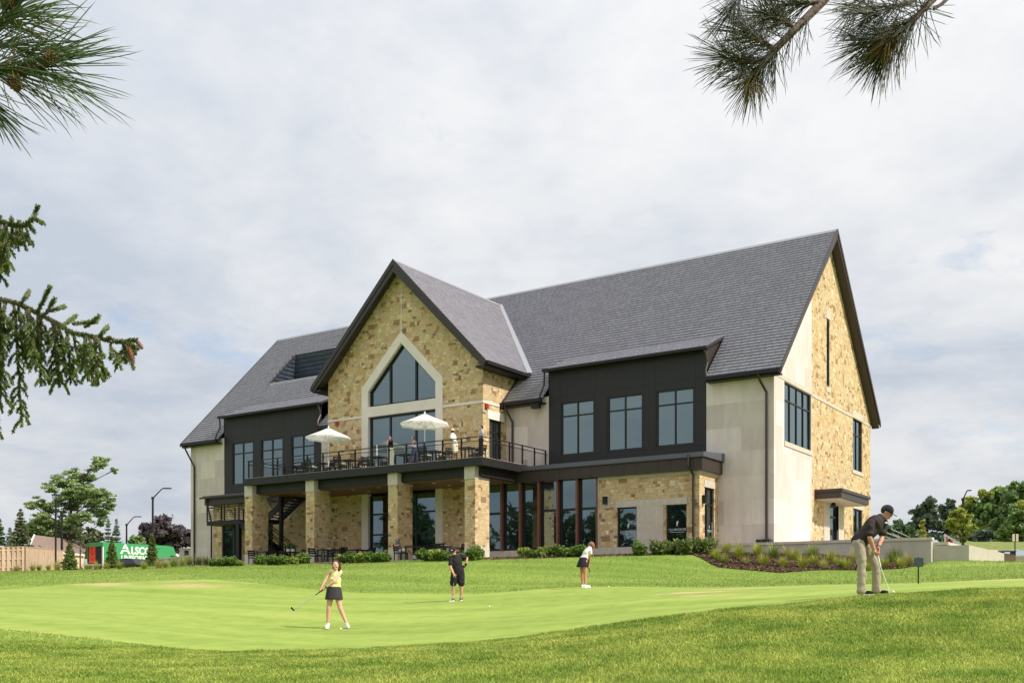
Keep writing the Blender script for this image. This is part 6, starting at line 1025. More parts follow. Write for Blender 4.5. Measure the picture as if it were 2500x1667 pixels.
for i, ((x, y), hp) in enumerate(zip(gpos, heights)):
    q = hit(1700 + x / 3.92, 1280 + y / 3.92, 34, 60); D = q.x * FX + q.y * FY; row = 'front row' if y > 370 else 'back row by the wall'
    putg((0, 0, 2, 0, 1)[i % 5], q, hp * D / 2500 / 0.56, 'yellow green grass clump, ' + OR2[i] + ' from the left in the mulch bed')
lf = [(12, 1396, 11), (42, 1395, 12), (80, 1393, 13), (95, 1393, 12), (118, 1392, 12), (140, 1392, 17), (160, 1392, 14), (182, 1391, 9), (212, 1391, 12), (234, 1391, 14), (258, 1390, 14), (292, 1390, 15), (352, 1390, 15), (388, 1388, 17), (405, 1387, 16), (425, 1385, 18), (445, 1383, 18), (462, 1381, 18), (485, 1380, 18), (502, 1379, 16)]
lw_ = ['at the left picture edge under the fence', 'second along the fence foot', 'third along the fence foot', 'fourth along the fence foot', 'fifth along the fence foot', 'tallest at the right end of the fence', 'beside the young spruce by the fence', 'small one right of the fence spruce', 'in front of the red crates', 'under the tail of the truck', 'left of the middle young spruce', 'right of the middle young spruce', 'left of the rightmost young spruce', 'right of the rightmost young spruce', 'second right of the rightmost young spruce', 'in front of the low wall by the clubhouse corner', 'second before the low wall by the clubhouse corner', 'third before the low wall by the clubhouse corner', 'at the foot of the clubhouse left corner', 'just right of the clubhouse left corner']
for i, ((u, v, hp), wds) in enumerate(zip(lf, lw_)):
    q = hit(u, v - 1, 55, 82); D = q.x * FX + q.y * FY; putg((0, 1, 1, 2)[i % 4] if i < 14 else (1, 2)[i % 2], q, hp * D / 2500 / 0.52, 'wispy grass clump ' + wds)
# loose bark chips on the mulch
def chips(name, polys, n, m):
    Vs = []; Fs = []; c = 0
    for poly, k in polys:
        xs_ = [p[0] for p in poly]; ys_ = [p[1] for p in poly]; x = nr.uniform(min(xs_), max(xs_), k); y = nr.uniform(min(ys_), max(ys_), k); q = in_poly(x, y, poly); x, y = x[q], y[q]; z = terr(x, y) + 0.055
        V, F = quads(np.c_[x, y, z], 0.055, flat=0.7, elong=2.2); Vs.append(V); Fs.append(F + c); c += len(V)
    return struct(mb_np(name, np.concatenate(Vs), np.concatenate(Fs), m), 'stuff')
mat('chip', srgb(124, 98, 78), 0.9, 0, 0.3, 3, island=0.6, col2=srgb(78, 62, 52)); chips('bark_chips', [(bed_poly, 26000), (front_poly, 16000)], 0, 'chip')
# rough grass blades: countless, one object
def blades(name, n, ulo, uhi, Dlo, Dhi, h, wd, m, keep):
    D = np.sqrt(nr.uniform(Dlo ** 2, Dhi ** 2, n)); u = nr.uniform(ulo, uhi, n); a = (u - 1250) / FPX; x = (FX + RX * a) * D; y = (FY + RY * a) * D; k = keep(u, D, x, y); u, D, x, y = u[k], D[k], x[k], y[k]; n = len(x); z = terr(x, y)
    pat = np.array([noise.noise((p * 0.9, q * 0.9, 0.3)) + 0.6 * noise.noise((p * 3.1, q * 3.1, 2.3)) for p, q in zip(x, y)]); hh = h * (0.9 + 0.5 * pat) * nr.uniform(0.6, 1.3, n); ww = wd * (D / Dlo) ** 0.7 * nr.uniform(0.7, 1.3, n)
    t = nr.uniform(0, 6.283, n); l = nr.uniform(0.1, 1.3, n) * hh; lx, ly = np.cos(t) * l, np.sin(t) * l; f = nr.uniform(0, 6.283, n); bx, by = np.cos(f) * ww / 2, np.sin(f) * ww / 2
    V = np.stack([np.c_[x - bx, y - by, z - 0.01], np.c_[x + bx, y + by, z - 0.01], np.c_[x + lx * 0.45 + bx * 0.8, y + ly * 0.45 + by * 0.8, z + hh * 0.62], np.c_[x + lx * 0.45 - bx * 0.8, y + ly * 0.45 - by * 0.8, z + hh * 0.62], np.c_[x + lx, y + ly, z + hh]], 1).reshape(-1, 3)
    o = (np.arange(n) * 5)[:, None]; F = np.concatenate([o + [0, 1, 2], o + [0, 2, 3], o + [3, 2, 4]], 0); return struct(mb_np(name, V, F, m), 'stuff')
mat('rough_blade', srgb(118, 146, 58), 0.55, 0, 0.2, 0.5, 0, 40, 0.35, island=0.38, trans=0.35, col2=srgb(156, 164, 84))
def offgreen(u, D, x, y): return (D < np.interp(u, [p[0] for p in FR], [p[1] for p in FR]) + 0.10 * np.array([noise.noise((a * 0.02, 1.3, 0)) for a in u]) + nr.normal(0, 0.03, len(u)))
def backlawn(u, D, x, y):
    k = D > np.interp(u, [p[0] for p in BK], [p[1] for p in BK]); k &= ~in_poly(x, y, bed_poly) & ~in_poly(x, y, front_poly); lx, ly = x - CB.x, y - CB.y; k &= ~((lx > -17.1) & (lx < 9.05) & (ly > -7.2)); k &= ~((lx > 8.5) & (lx < 20) & (ly > -3.3)) & ~((lx > 19) & (ly > -1.6) & (ly < 12) & (lx < 30.8)); return k
mat('rough_blade_near', srgb(120, 148, 56), 0.6, 0, 0.2, 1.1, 0, 40, 0.25, island=0.55, trans=0.35, col2=srgb(180, 188, 94))
blades('rough_grass', 400000, -60, 2560, 8.6, 17.4, 0.044, 0.0085, 'rough_blade_near', offgreen)
blades('rough_grass', 130000, -950, -60, 7.0, 24, 0.044, 0.011, 'rough_blade_near', offgreen); blades('rough_grass', 130000, 2560, 3500, 6.0, 17.4, 0.044, 0.011, 'rough_blade_near', offgreen); blades('rough_grass', 70000, -700, 3200, 4.5, 8.6, 0.044, 0.009, 'rough_blade_near', offgreen)
blades('rough_grass', 60000, -40, 2540, 15, 24, 0.045, 0.009, 'rough_blade_near', offgreen)
blades('lawn_grass', 90000, 2560, 3500, 24.8, 70, 0.055, 0.016, 'rough_blade', backlawn); blades('lawn_grass', 70000, -700, -60, 28, 76, 0.055, 0.016, 'rough_blade', backlawn)
blades('lawn_grass', 230000, -60, 2560, 24.8, 76, 0.055, 0.010, 'rough_blade', backlawn)
# ---------------------------------------------------------------- fence, truck, house and other far things on the left
mat('fence_wood', srgb(200, 172, 150), 0.85, 0, 0.12, 2, 0.2, 40, island=0.10); mat('truck_green', srgb(62, 146, 92), 0.35, 0, 0.03, spec=0.5); mat('roof_brown', srgb(128, 108, 98), 0.9, 0, 0.12, 3, 0.4, 20); mat('siding', srgb(222, 206, 176), 0.8); mat('dark_in', srgb(40, 42, 46), 0.8); mat('crate_red', srgb(214, 66, 44), 0.5, 0, 0.08); mat('car_black', srgb(20, 20, 24), 0.35, 0.0, 0.02, spec=0.6); mat('car_white', (0.72, 0.73, 0.75), 0.2, 0.1, 0.02); mat('dark_glass', srgb(34, 40, 46), 0.12, 0.0, 0.05); mat('pale_glass', srgb(150, 164, 178), 0.12, 0.0, 0.05)
fence = thing('wooden_fence', 'tall natural wood board fence turning a corner at the far left', 'fence', ground_at(60, 78)); fo = fence.location.copy()
def fence_run(a, b, na, tall=1.85):
    A, B = a - fo, b - fo; d = (B - A); Lh = Vector((d.x, d.y, 0)).length; n = int(Lh / 0.165); e = Vector((d.x, d.y, 0)).normalized(); nv = Vector((-e.y, e.x, 0)); m = MB(); r = MB()
    for i in range(n):
        c = A.lerp(B, (i + 0.5) / n); o = nv * (0.05 if i % 2 else -0.05); p = c + o; m.bar(p + Vector((0, 0, 0.03)), p + Vector((0, 0, tall - 0.03)), 0.20, 0.022, nv)
    for h in (0.3, tall * 0.5, tall - 0.25): r.bar(A + Vector((0, 0, h)), B + Vector((0, 0, h)), 0.07, 0.09)
    r.bar(A + Vector((0, 0, tall)), B + Vector((0, 0, tall)), 0.16, 0.04); m.build('boards', 'fence_wood', fence); r.build('rails', 'fence_wood', fence)
    for k in range(int(Lh / 2.4) + 2): c = A.lerp(B, min(1, k * 2.4 / Lh)); MB().box(c.x - 0.05, c.x + 0.05, c.y - 0.05, c.y + 0.05, c.z - 0.2, c.z + tall - 0.03).build('post', 'fence_wood', fence)
fence_run(ground_at(-120, 76), ground_at(60, 78), 0); fence_run(ground_at(60, 78), ground_at(153, 97), 1)
# delivery truck
a = P(251, V0, 110); b_ = P(412, V0, 118.0); zg = gz(a.x, a.y); d = (b_ - a); d.z = 0; Lb = d.length; rz = math.atan2(d.y, d.x); TR = thing('delivery_truck', 'green box truck with white company lettering and its rear end standing open', 'truck', (a.x, a.y, zg), rz); zt = (V0 - 1322.5) * 110 / 2500 - zg; W = 2.5; kx = 110 / 2500
zb_ = 0.75; m = MB(); m.box(0, Lb, 0.0, 0.05, zb_ - 0.35, zt); m.box(0, Lb, W - 0.05, W, zb_, zt); m.box(0, Lb, 0.05, W - 0.05, zt - 0.1, zt - 0.005); m.box(Lb - 0.05, Lb, 0.05, W - 0.05, zb_, zt - 0.1); m.box(0, 0.06, 0.05, W - 0.05, zt - 0.45, zt - 0.1); m.build('cargo_box', 'truck_green', TR)
MB().box(0.05, Lb, 0.06, W - 0.06, zb_ - 0.1, zb_).build('cargo_floor', 'dark_in', TR); MB().box(2.2, 2.25, 0.06, W - 0.06, zb_, zt - 0.12).build('bulkhead', 'dark_in', TR)
MB().prism([(Lb, 0.05, zt - 1.35), (Lb + 1.15, 0.05, zt - 1.35), (Lb + 1.1, 0.05, zt - 0.9), (Lb + 0.75, 0.05, zt - 0.1), (Lb, 0.05, zt - 0.02)], (0, W - 0.1, 0)).build('wind_deflector', 'truck_green', TR)
cab = MB().prism([(Lb + 0.02, 0.08, 0.5), (Lb + 1.9, 0.08, 0.5), (Lb + 1.9, 0.08, 1.3), (Lb + 1.45, 0.08, 2.1), (Lb + 0.02, 0.08, zt - 1.37)], (0, W - 0.16, 0)).build('cab', 'white_paint', TR); MB().box(Lb + 0.3, Lb + 1.3, 0.05, 0.078, 1.35, 1.9).build('window', 'dark_glass', cab)
MB().box(0, 0.1, -0.02, 0.14, 0.25, zt - 0.5).build('corner_post', 'white_paint', TR); MB().box(-0.9, 0.0, 0.2, W - 0.2, 0.5, 0.6).build('tail_lift', 'steel', TR)
for x in (1.2, Lb + 0.8):
    for y in (0.25, W - 0.25): w_ = MB().tube([(x, y - 0.15, 0.48), (x, y + 0.15, 0.48)], 0.48, 20).build('wheel', 'black', TR); MB().tube([(x, y - 0.17, 0.48), (x, y + 0.17, 0.48)], 0.24, 14).build('rim', 'steel', w_)
MT = lambda x, z: Matrix.Translation((x, -0.004, z)) @ Matrix.Rotation(math.pi / 2, 4, 'X')
hx = (V0 - 1322.5) * kx; zt2 = lambda v: (V0 - v) * 112 / 2500 - zg
text_mesh('A', 1.42, 'lettering', 'white_paint', TR, MT(2.98, zt2(1350)), 0.006, bold=0.04, width=1.45); text_mesh('LSCO', 1.14, 'lettering', 'white_paint', TR, MT(5.15, zt2(1350)), 0.006, bold=0.045, width=2.75); text_mesh('UNIFORMS', 0.84, 'lettering', 'white_paint', TR, MT(4.35, zt2(1367)), 0.006, bold=0.02, width=3.85)
sw = MB(); pts = [(2.1, 0.0), (2.5, 0.22), (3.0, 0.26), (3.75, -0.02), (3.0, 0.14), (2.5, 0.08)]; sw.poly(*[(x, -0.014, zt2(1350) + 0.28 + z) for x, z in pts]); sw.build('swoosh', 'truck_green', TR)
for i in range(3):
    for j in range(2):
        c = TR.matrix_basis @ Vector((0, 0, 0)) if False else None
        lx, ly, lz = (0.35, 0.75 + j * 0.0 + 0.95, zb_ + 0.02 + i * 0.62) if j == 0 else (0.35, 0.62, zb_ + 0.02 + i * 0.62)
        wpos = Vector((a.x + math.cos(rz) * lx - math.sin(rz) * ly, a.y + math.sin(rz) * lx + math.cos(rz) * ly, zg + lz)); t = thing('crate', ('red plastic crate, ' if j == 0 else 'dark grey crate, ') + ['bottom', 'middle', 'top'][i] + ' of its stack in the open truck', 'crate', wpos, rz, 'crates stacked in the truck'); m = MB(); m.box(-0.32, 0.32, -0.5, 0.5, 0, 0.56); m.box(-0.34, 0.34, -0.52, 0.52, 0.5, 0.6); m.build('shell', 'crate_red' if j == 0 else 'dark_in', t); MB().box(-0.35, -0.325, -0.12, 0.12, 0.3, 0.4).build('handle', 'black', t)
# parked cars
def car(name, label, pos, rz, m, Lc=4.5, h=1.5, gm='dark_glass'):
    t = thing(name, label, 'car', pos, rz); prof = [(-0.5, 0.28), (-0.5, 0.62), (-0.44, 0.66), (-0.30, 0.97), (-0.12, 1.0), (0.10, 0.98), (0.24, 0.68), (0.46, 0.6), (0.5, 0.45), (0.5, 0.28)]; B = MB()
    B.prism([(x * Lc, -0.86, z * h) for x, z in prof if z <= 0.7], (0, 1.72, 0)); B.build('body', m, t); g = MB(); q = [(-0.44, 0.66), (-0.30, 0.96), (0.10, 0.96), (0.24, 0.68)]; V = [(x * Lc, -0.84 if z < 0.8 else -0.66, z * h) for x, z in q] + [(x * Lc, 0.84 if z < 0.8 else 0.66, z * h) for x, z in q]
    g.add(V, [(0, 1, 2, 3), (7, 6, 5, 4), (0, 4, 5, 1), (3, 2, 6, 7)]); g.build('window', gm, t); MB().prism([(-0.30 * Lc, -0.68, 0.955 * h), (-0.12 * Lc, -0.68, 1.0 * h), (0.10 * Lc, -0.68, 0.965 * h)], (0, 1.36, 0)).build('roof', m, t)
    for x in (-0.31, 0.31):
        for y in (-0.78, 0.78): w_ = MB().tube([(x * Lc, y - 0.1, 0.32), (x * Lc, y + 0.1, 0.32)], 0.33, 18).build('wheel', 'black', t); MB().tube([(x * Lc, y - 0.11, 0.32), (x * Lc, y + 0.11, 0.32)], 0.19, 12).build('rim', 'steel', w_)
    return t
q = P(313, V0, 92); q.z = (V0 - 1363) * 92 / 2500 - 1.5; car('parked_car', 'black car partly hidden between the young spruces', q, YAW + math.radians(150), 'car_black')
q = P(2458, V0, 88); q.z = (V0 - 1341.5) * 88 / 2500 - 1.5; car('parked_car', 'white car roof showing behind the brown waste bin', q, YAW + math.pi, 'car_white', 4.6, 1.5, 'pale_glass')
# low wall, plant box and cabinet by the clubhouse's left corner
t = thing('low_wall', 'low stone wall left of the clubhouse with a dark coping', 'wall', ground_at(335, 96)); o = t.location; e = P(468, V0, 84); d = Vector((e.x - o.x, e.y - o.y, 0)); zt_ = (V0 - 1364) * 90 / 2500 - o.z
B = MB().bar((0, 0, zt_ / 2 - 0.4), d + Vector((0, 0, zt_ / 2 - 0.4)), 0.35, zt_ + 0.6); B.build('wall_face', 'wall_stone', t); MB().bar((0, 0, zt_ + 0.0), d + Vector((0, 0, zt_)), 0.46, 0.14).build('coping', 'cap_stone', t)
q = P(456, V0, 88); q.z = (V0 - 1362) * 88 / 2500; t = thing('service_cabinet', 'pale service cabinet with a dark louvre beside the clubhouse corner', 'cabinet', q, YAW); k = 88 / 2500
MB().box(-13 * k, 14 * k, -0.5, 0.5, -0.3, 21 * k).build('body', 'cap_stone', t); MB().box(-14 * k, 14 * k, -0.55, 0.55, 21 * k, 24 * k).build('roof', 'concrete', t); MB().box(-1 * k, 9 * k, -0.53, -0.502, 1 * k, 18 * k).build('louvre', 'dark_in', t)
# house behind the fence
A_, B_, Cc, Dd = P(84, 1305, 104), P(214, 1322, 118), P(70, 1338, 98), P(206, 1353, 111); hs = thing('house', 'low house with a long brown shingle roof behind the wooden fence', 'house', (A_.x, A_.y, gz(A_.x, A_.y))); o = hs.location
r = lambda p: tuple(p - o); back = lambda p, q: tuple(p + (p - q) * 1.0 + Vector((0, 0, (q - p).z * 2)) - o)
m = MB(); m.poly(r(Cc), r(Dd), r(B_), r(A_)); m.poly(r(A_), r(B_), back(B_, Dd), back(A_, Cc)); m.build('roof', 'roof_brown', hs); dn = Vector((0, 0, -2.6)); m = MB(); cin = lambda p, q: p.lerp(q, 0.06) + Vector((0, 0, -0.12))
c1, d1, a1, b1 = cin(Cc, A_), cin(Dd, B_), A_ + Vector((0, 0, -0.15)), B_ + Vector((0, 0, -0.15)); m.poly(r(c1), r(d1), r(d1 + dn), r(c1 + dn)); bc = Vector(back(A_, Cc)); m.poly(r(c1 + dn), r(c1), r(a1), tuple(bc + Vector((0, 0, -0.12))), tuple(bc + Vector((0, 0, -2.7)))); m.build('wall', 'siding', hs)
MB().bar(r(Cc + Vector((0, 0, -0.08))), r(Dd + Vector((0, 0, -0.08))), 0.12, 0.2).build('eave_board', 'white_paint', hs); MB().bar(r(Cc + Vector((0, 0, -0.05))), r(A_ + Vector((0, 0, -0.05))), 0.12, 0.22).build('eave_board', 'white_paint', hs)
# ---------------------------------------------------------------- branches hanging into the top of the view
mat('pine_needle', srgb(92, 114, 66), 0.45, 0, 0.2, 3, 0, 40, 0.4, island=0.35, trans=0.15); mat('pine_needle_dark', srgb(82, 86, 66), 0.45, 0, 0.2, 3, 0, 40, 0.4, island=0.4, trans=0.12); mat('pine_needle_gold', srgb(150, 124, 62), 0.5, 0, 0.2, 3, 0, 40, 0.3, island=0.3, trans=0.2); mat('spruce_needle', srgb(112, 130, 66), 0.5, 0, 0.25, 2, 0, 40, 0.3, island=0.4, trans=0.2); mat('cone_brown', srgb(128, 84, 58), 0.7, 0, 0.2, 20); mat('twig', srgb(92, 76, 66), 0.8, 0, 0.25, 30, 0.5, 80)
def needles(name, O, Dr, Ln, rad, m, parent, bend=0.25):
    """slim three sided needles, each bent a little under its own weight"""
    n = len(O); Dr = Dr / np.linalg.norm(Dr, axis=1)[:, None]; r = nr.normal(size=(n, 3)); a = np.cross(Dr, r); a /= np.linalg.norm(a, axis=1)[:, None]; b = np.cross(Dr, a); bd = nr.normal(size=(n, 3)) * 0.5 + np.array([0, 0, -0.6]); bd -= Dr * (bd * Dr).sum(1)[:, None]; V = []
    for f, w_ in ((0, 0.9), (0.35, 1.0), (0.86, 0.85)):
        c = O + Dr * (Ln * f)[:, None] + bd * (bend * f * f * Ln)[:, None]
        for t in (0, 2.094, 4.189): V.append(c + (a * math.cos(t) + b * math.sin(t)) * rad * w_)
    V.append(O + Dr * Ln[:, None] + bd * (bend * Ln)[:, None]); V = np.stack(V, 1).reshape(-1, 3); o = (np.arange(n) * 10)[:, None]; F = []
    for s in (0, 3):
        for i in range(3): j = (i + 1) % 3; F += [o + [s + i, s + j, s + 3 + j], o + [s + i, s + 3 + j, s + 3 + i]]
    for i in range(3): F.append(o + [6 + i, 6 + (i + 1) % 3, 9])
    return mb_np(name, V, np.concatenate(F, 0), m, parent, smooth=True)
def shoot(pts, n, ln, spread, fwd, D, jit=0.0, t0=0.0):
    """needle roots and headings along a twig given as (u, v, depth offset)"""
    W = [P(u, v, D + z) for u, v, z in pts]; seg = [(W[i + 1] - W[i]).length for i in range(len(W) - 1)]; tot = sum(seg); O = []; Dd_ = []; Ln = []
    for _ in range(n):
        s = tot * (t0 + (1 - t0) * rnd.random()); i = 0
        while i < len(seg) - 1 and s > seg[i]: s -= seg[i]; i += 1
        p = W[i].lerp(W[i + 1], min(1, s / seg[i])); ax = (W[i + 1] - W[i]).normalized(); q = Vector((rnd.gauss(0, 1), rnd.gauss(0, 1), rnd.gauss(0, 1))); q = (q - ax * q.dot(ax)).normalized(); d = ax * fwd * rnd.uniform(0.6, 1.3) + q * spread * rnd.uniform(0.3, 1.2); O.append(tuple(p)); Dd_.append(tuple(d)); Ln.append(ln * rnd.uniform(0.72, 1.08) * D / 2500)
    return np.array(O), np.array(Dd_), np.array(Ln)
def twig(mb, pts, D, r0, r1, n=7): k = len(pts); mb.tube([P(u, v, D + z) for u, v, z in pts], [r0 + (r1 - r0) * i / (k - 1) for i in range(k)], n)
def cone(u, v, D, z, L, R, ax, parent, label=None):
    c = P(u, v, D + z); M = basis(Vector(ax), Vector((0.1, 0.2, 1)) if abs(ax[2]) < 0.9 else Vector((1, 0, 0))); B = MB(); B.ell(c, (R * 0.7, L / 2, R * 0.7), M, 10, 8)
    for i in range(60): f = -0.95 + 1.9 * i / 59; a = i * 2.4; r = R * math.sqrt(max(0, 1 - f * f)); p = c + M @ Vector((math.cos(a) * r, f * L / 2, math.sin(a) * r)); B.ell(p, (R * 0.24, R * 0.14, R * 0.24), M, 5, 3)
    return B.build('cone', 'cone_brown', parent)
def pine(label, D, twigs, shoots, gold, cones, m, rad, bend, thin=1.0):
    b0 = P(*twigs[0][0][0][:2], D); t = thing('pine_branch', label, 'branch', b0, 0, 'pine branches hanging into view'); inv = -Vector(b0); B = MB()
    for pts, r0, r1 in twigs: twig(B, pts, D, r0, r1)
    objs = [B.build('branch', 'twig', t)]; shoots = [(s_[0], int(s_[1] * thin), *s_[2:]) for s_ in shoots]; A = [shoot(*s, D) if len(s) == 5 else shoot(*s[:5], D, 0, s[5]) for s in shoots]; objs.append(needles('needles', np.concatenate([x[0] for x in A]), np.concatenate([x[1] for x in A]), np.concatenate([x[2] for x in A]), rad, m, t, bend))
    if gold: A = [shoot(*s, D) for s in gold]; objs.append(needles('old_needles', np.concatenate([x[0] for x in A]), np.concatenate([x[1] for x in A]), np.concatenate([x[2] for x in A]), rad, 'pine_needle_gold', t, bend))
    for c in cones: objs.append(cone(*c[:2], D, *c[2:], t))
    for o_ in objs: o_.data.transform(Matrix.Translation(inv))
    return t
pine('long needled pine branch with small cones at the top left corner', 1.9,
     [([(-260, 120, 0.1), (-80, 160, 0.04), (60, 175, 0), (112, 160, 0)], 0.011, 0.005), ([(-120, 150, 0.05), (-30, 90, 0.05), (40, 30, 0.03), (60, -40, 0)], 0.008, 0.004), ([(-150, 170, 0.05), (-60, 230, 0.02), (-20, 262, 0)], 0.007, 0.004)],
     [([(-60, 165, 0), (40, 172, 0), (105, 165, 0)], 105, 255, 0.60, 1.0), ([(-60, 130, 0.03), (10, 110, 0.02), (80, 130, 0)], 65, 235, 0.45, 1.0), ([(-90, 200, 0), (-45, 240, 0), (-20, 262, 0)], 60, 150, 0.42, 1.0), ([(0, 60, 0.03), (45, 20, 0.02), (62, -30, 0)], 90, 190, 0.8, 0.7), ([(-60, 90, 0), (-30, 60, 0), (20, 40, 0)], 70, 200, 0.7, 0.8)],
     [([(-60, 160, 0), (20, 170, 0), (60, 175, 0)], 26, 120, 0.9, 0.6), ([(0, 60, 0.03), (45, 20, 0)], 16, 110, 0.9, 0.5)], [(122, 142, -0.02, 0.028, 0.010, (0.6, 0.2, 0.5)), (62, 168, 0.01, 0.05, 0.012, (0.9, 0.1, 0.05)), (35, 205, 0.0, 0.03, 0.010, (0.5, 0.2, -0.6)), (25, 8, 0.02, 0.035, 0.011, (0.8, 0.1, 0.1))], 'pine_needle', 0.00105, 0.24)
pine('larger dark pine branch hanging from the top edge, left of the pair', 3.3,
     [([(2080, -90, 0.1), (2014, 0, 0.05), (1930, 84, 0), (1890, 124, 0), (1835, 190, 0)], 0.016, 0.010), ([(1932, 62, 0), (1900, 46, -0.05), (1872, 38, -0.08)], 0.009, 0.005), ([(2000, 8, 0.03), (1950, 8, 0.06), (1902, 14, 0.08)], 0.009, 0.005), ([(1885, 118, 0), (1858, 100, 0.05), (1832, 84, 0.08)], 0.008, 0.005), ([(1850, 150, 0), (1820, 150, -0.04), (1785, 145, -0.06)], 0.007, 0.004)],
     [([(1900, 110, 0), (1850, 170, 0), (1832, 195, 0)], 360, 118, 0.95, 0.75), ([(1932, 62, 0), (1895, 44, -0.05), (1862, 34, -0.08)], 300, 120, 0.75, 0.9), ([(1985, 8, 0.03), (1940, 8, 0.06), (1896, 14, 0.08)], 240, 112, 0.8, 0.7), ([(1880, 112, 0), (1850, 95, 0.05), (1815, 76, 0.08)], 300, 120, 0.75, 0.9), ([(1850, 150, 0), (1815, 148, -0.04), (1775, 142, -0.06)], 280, 115, 0.7, 0.9), ([(1975, 45, 0), (1930, 84, 0), (1890, 124, 0)], 110, 90, 1.0, 0.5), ([(1820, -40, 0), (1800, 0, 0), (1780, 40, 0)], 170, 110, 0.8, 0.9)],
     [([(1850, 165, 0), (1832, 195, 0)], 70, 80, 0.8, 0.8), ([(1870, 110, 0), (1830, 85, 0.08)], 25, 80, 0.8, 0.8)], [], 'pine_needle_dark', 0.00112, 0.12, 0.56)
pine('dark pine branch hanging from the top edge, right of the pair', 3.4,
     [([(2330, -80, 0.1), (2278, 0, 0.04), (2234, 46, 0), (2194, 78, 0)], 0.014, 0.008), ([(2270, -30, 0.1), (2220, 8, 0.05), (2163, 20, 0)], 0.011, 0.006), ([(2320, -10, 0), (2300, 10, -0.03), (2280, 22, -0.05)], 0.007, 0.005), ([(2194, 78, 0), (2160, 90, 0.05), (2120, 105, 0.08)], 0.007, 0.004)],
     [([(2240, 40, 0), (2205, 72, 0), (2180, 95, 0)], 380, 118, 0.9, 0.8), ([(2210, 12, 0.05), (2165, 22, 0), (2120, 40, 0)], 330, 118, 0.75, 0.9), ([(2194, 78, 0), (2160, 92, 0.05), (2115, 108, 0.08)], 340, 120, 0.8, 0.9), ([(2270, 5, 0.03), (2235, 45, 0)], 140, 110, 1.0, 0.3), ([(2190, 90, 0), (2165, 120, 0.03), (2150, 140, 0.03)], 240, 120, 0.7, 0.95), ([(2150, -40, 0.1), (2110, 0, 0.1), (2080, 20, 0.1)], 160, 110, 0.8, 0.8)],
     [([(2190, 40, 0), (2180, 70, 0), (2170, 90, 0)], 150, 105, 0.5, 1.0)], [], 'pine_needle_dark', 0.00112, 0.12, 0.56)
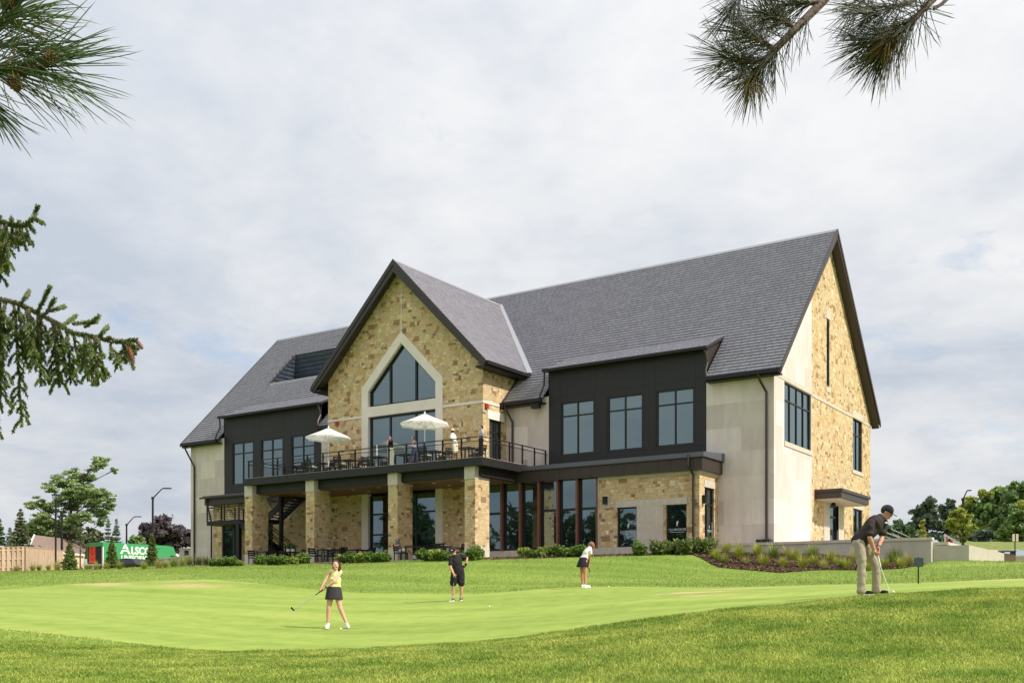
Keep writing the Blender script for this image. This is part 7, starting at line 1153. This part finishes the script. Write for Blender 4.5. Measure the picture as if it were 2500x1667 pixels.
def spruce(label, D, mains, ups, hangs, cones):
    b0 = P(mains[0][0][0], mains[0][0][1], D); t = thing('spruce_branch', label, 'branch', b0, 0, 'spruce branches at the left edge'); B = MB(); SHT = []; objs = []
    for pts in mains: q = [(u, v, 0.0) for u, v in pts]; twig(B, q, D, 0.009, 0.004); SHT.append((q, 260 * len(q), 10, 0.95, 0.6))
    for (u0, v0, u1, v1) in ups: q = [(u0, v0, 0), ((u0 + u1) / 2 + 1, (v0 + v1) / 2, rnd.uniform(-.1, .1)), (u1, v1, rnd.uniform(-.15, .15))]; twig(B, q, D, 0.006, 0.003); SHT.append((q, int(5.5 * math.hypot(u1 - u0, v1 - v0)) + 30, 9, 0.95, 0.65))
    for (u0, v0, ln, dx) in hangs:
        u0 += rnd.uniform(-3, 3); dx += rnd.uniform(-10, 14); z0 = rnd.uniform(-0.2, 0.2); q = [(u0, v0, z0)]; n = max(3, int(ln / 16))
        for i in range(1, n + 1): q.append((u0 + dx * (i / n) ** 0.7 + rnd.uniform(-2, 2), v0 + ln * i / n, z0 + rnd.uniform(-.03, .03)))
        twig(B, q, D, 0.006, 0.003, 5); SHT.append((q, int(ln * 3.4), 8, 0.85, 0.7))
        for i in range(1, n):
            for s in ((-1, 1) if rnd.random() < 0.5 else (rnd.choice((-1, 1)),)): l2_ = rnd.uniform(12, 34); u, v, z = q[i]; w2 = [(u, v, z), (u + s * l2_ * 0.5, v + l2_ * 0.5, z + rnd.uniform(-.1, .1)), (u + s * l2_ * 0.75, v + l2_ * 1.1, z + rnd.uniform(-.12, .12))]; twig(B, w2, D, 0.0035, 0.002, 5); SHT.append((w2, int(l2_ * 4.5), 8, 0.85, 0.75))
    objs.append(B.build('branch', 'twig', t)); A = [shoot(*s, D) for s in SHT]; objs.append(needles('needles', np.concatenate([x[0] for x in A]), np.concatenate([x[1] for x in A]), np.concatenate([x[2] for x in A]), 0.0016, 'spruce_needle', t, 0.15))
    for c in cones: objs.append(cone(*c[:2], D, *c[2:], t))
    for o_ in objs: o_.data.transform(Matrix.Translation(-Vector(b0)))
    return t
spruce('small upper spruce branch with drooping twigs at the left edge', 4.6, [[(-60, 535), (0, 540), (30, 550), (57, 551), (80, 535)]], [(80, 535, 92, 503), (82, 533, 108, 547), (70, 548, 84, 568), (26, 548, 29, 533), (44, 550, 46, 540), (-10, 540, 0, 530)],
       [(0, 540, 130, 4), (12, 545, 100, 5), (18, 548, 110, 14), (30, 550, 50, 4), (45, 552, 40, 2), (55, 552, 44, 4), (62, 550, 46, 18), (-12, 538, 150, 4), (38, 551, 36, -2), (-25, 536, 140, 6)], [])
spruce('long drooping spruce branch with two brown cones at its tip, left edge', 4.4, [[(-80, 700), (0, 730), (40, 740), (77, 756), (126, 782), (176, 812), (237, 824), (283, 834), (333, 830)]],
       [(50, 742, 72, 710), (92, 760, 122, 700), (110, 768, 134, 728), (118, 760, 158, 748), (150, 795, 187, 770), (176, 790, 235, 785), (205, 800, 242, 772), (240, 824, 264, 796), (262, 824, 275, 828), (300, 832, 335, 850), (312, 834, 330, 862)],
       [(-20, 725, 330, 6), (0, 732, 240, 8), (12, 734, 200, -4), (34, 740, 300, 10), (46, 744, 130, 4), (70, 754, 150, 4), (92, 764, 130, 6), (104, 770, 170, 4), (124, 782, 160, 6), (134, 788, 150, 8), (144, 794, 120, 4), (164, 806, 130, 8), (176, 812, 80, 10), (205, 818, 110, 4), (216, 820, 120, 6), (226, 822, 115, 10), (238, 824, 105, 22), (270, 832, 45, -6), (298, 832, 55, 6), (310, 832, 50, 8), (66, 752, 120, 10), (210, 819, 90, -6), (-40, 718, 300, 8)],
       [(340, 841, 0.0, 0.055, 0.010, (0.6, 0.1, -0.7)), (320, 866, -0.03, 0.075, 0.013, (0.25, 0.1, -0.95))])
for o in list(bpy.data.objects):
    if o.get('label') == 'x': print('UNUSED PROTO', o.name)
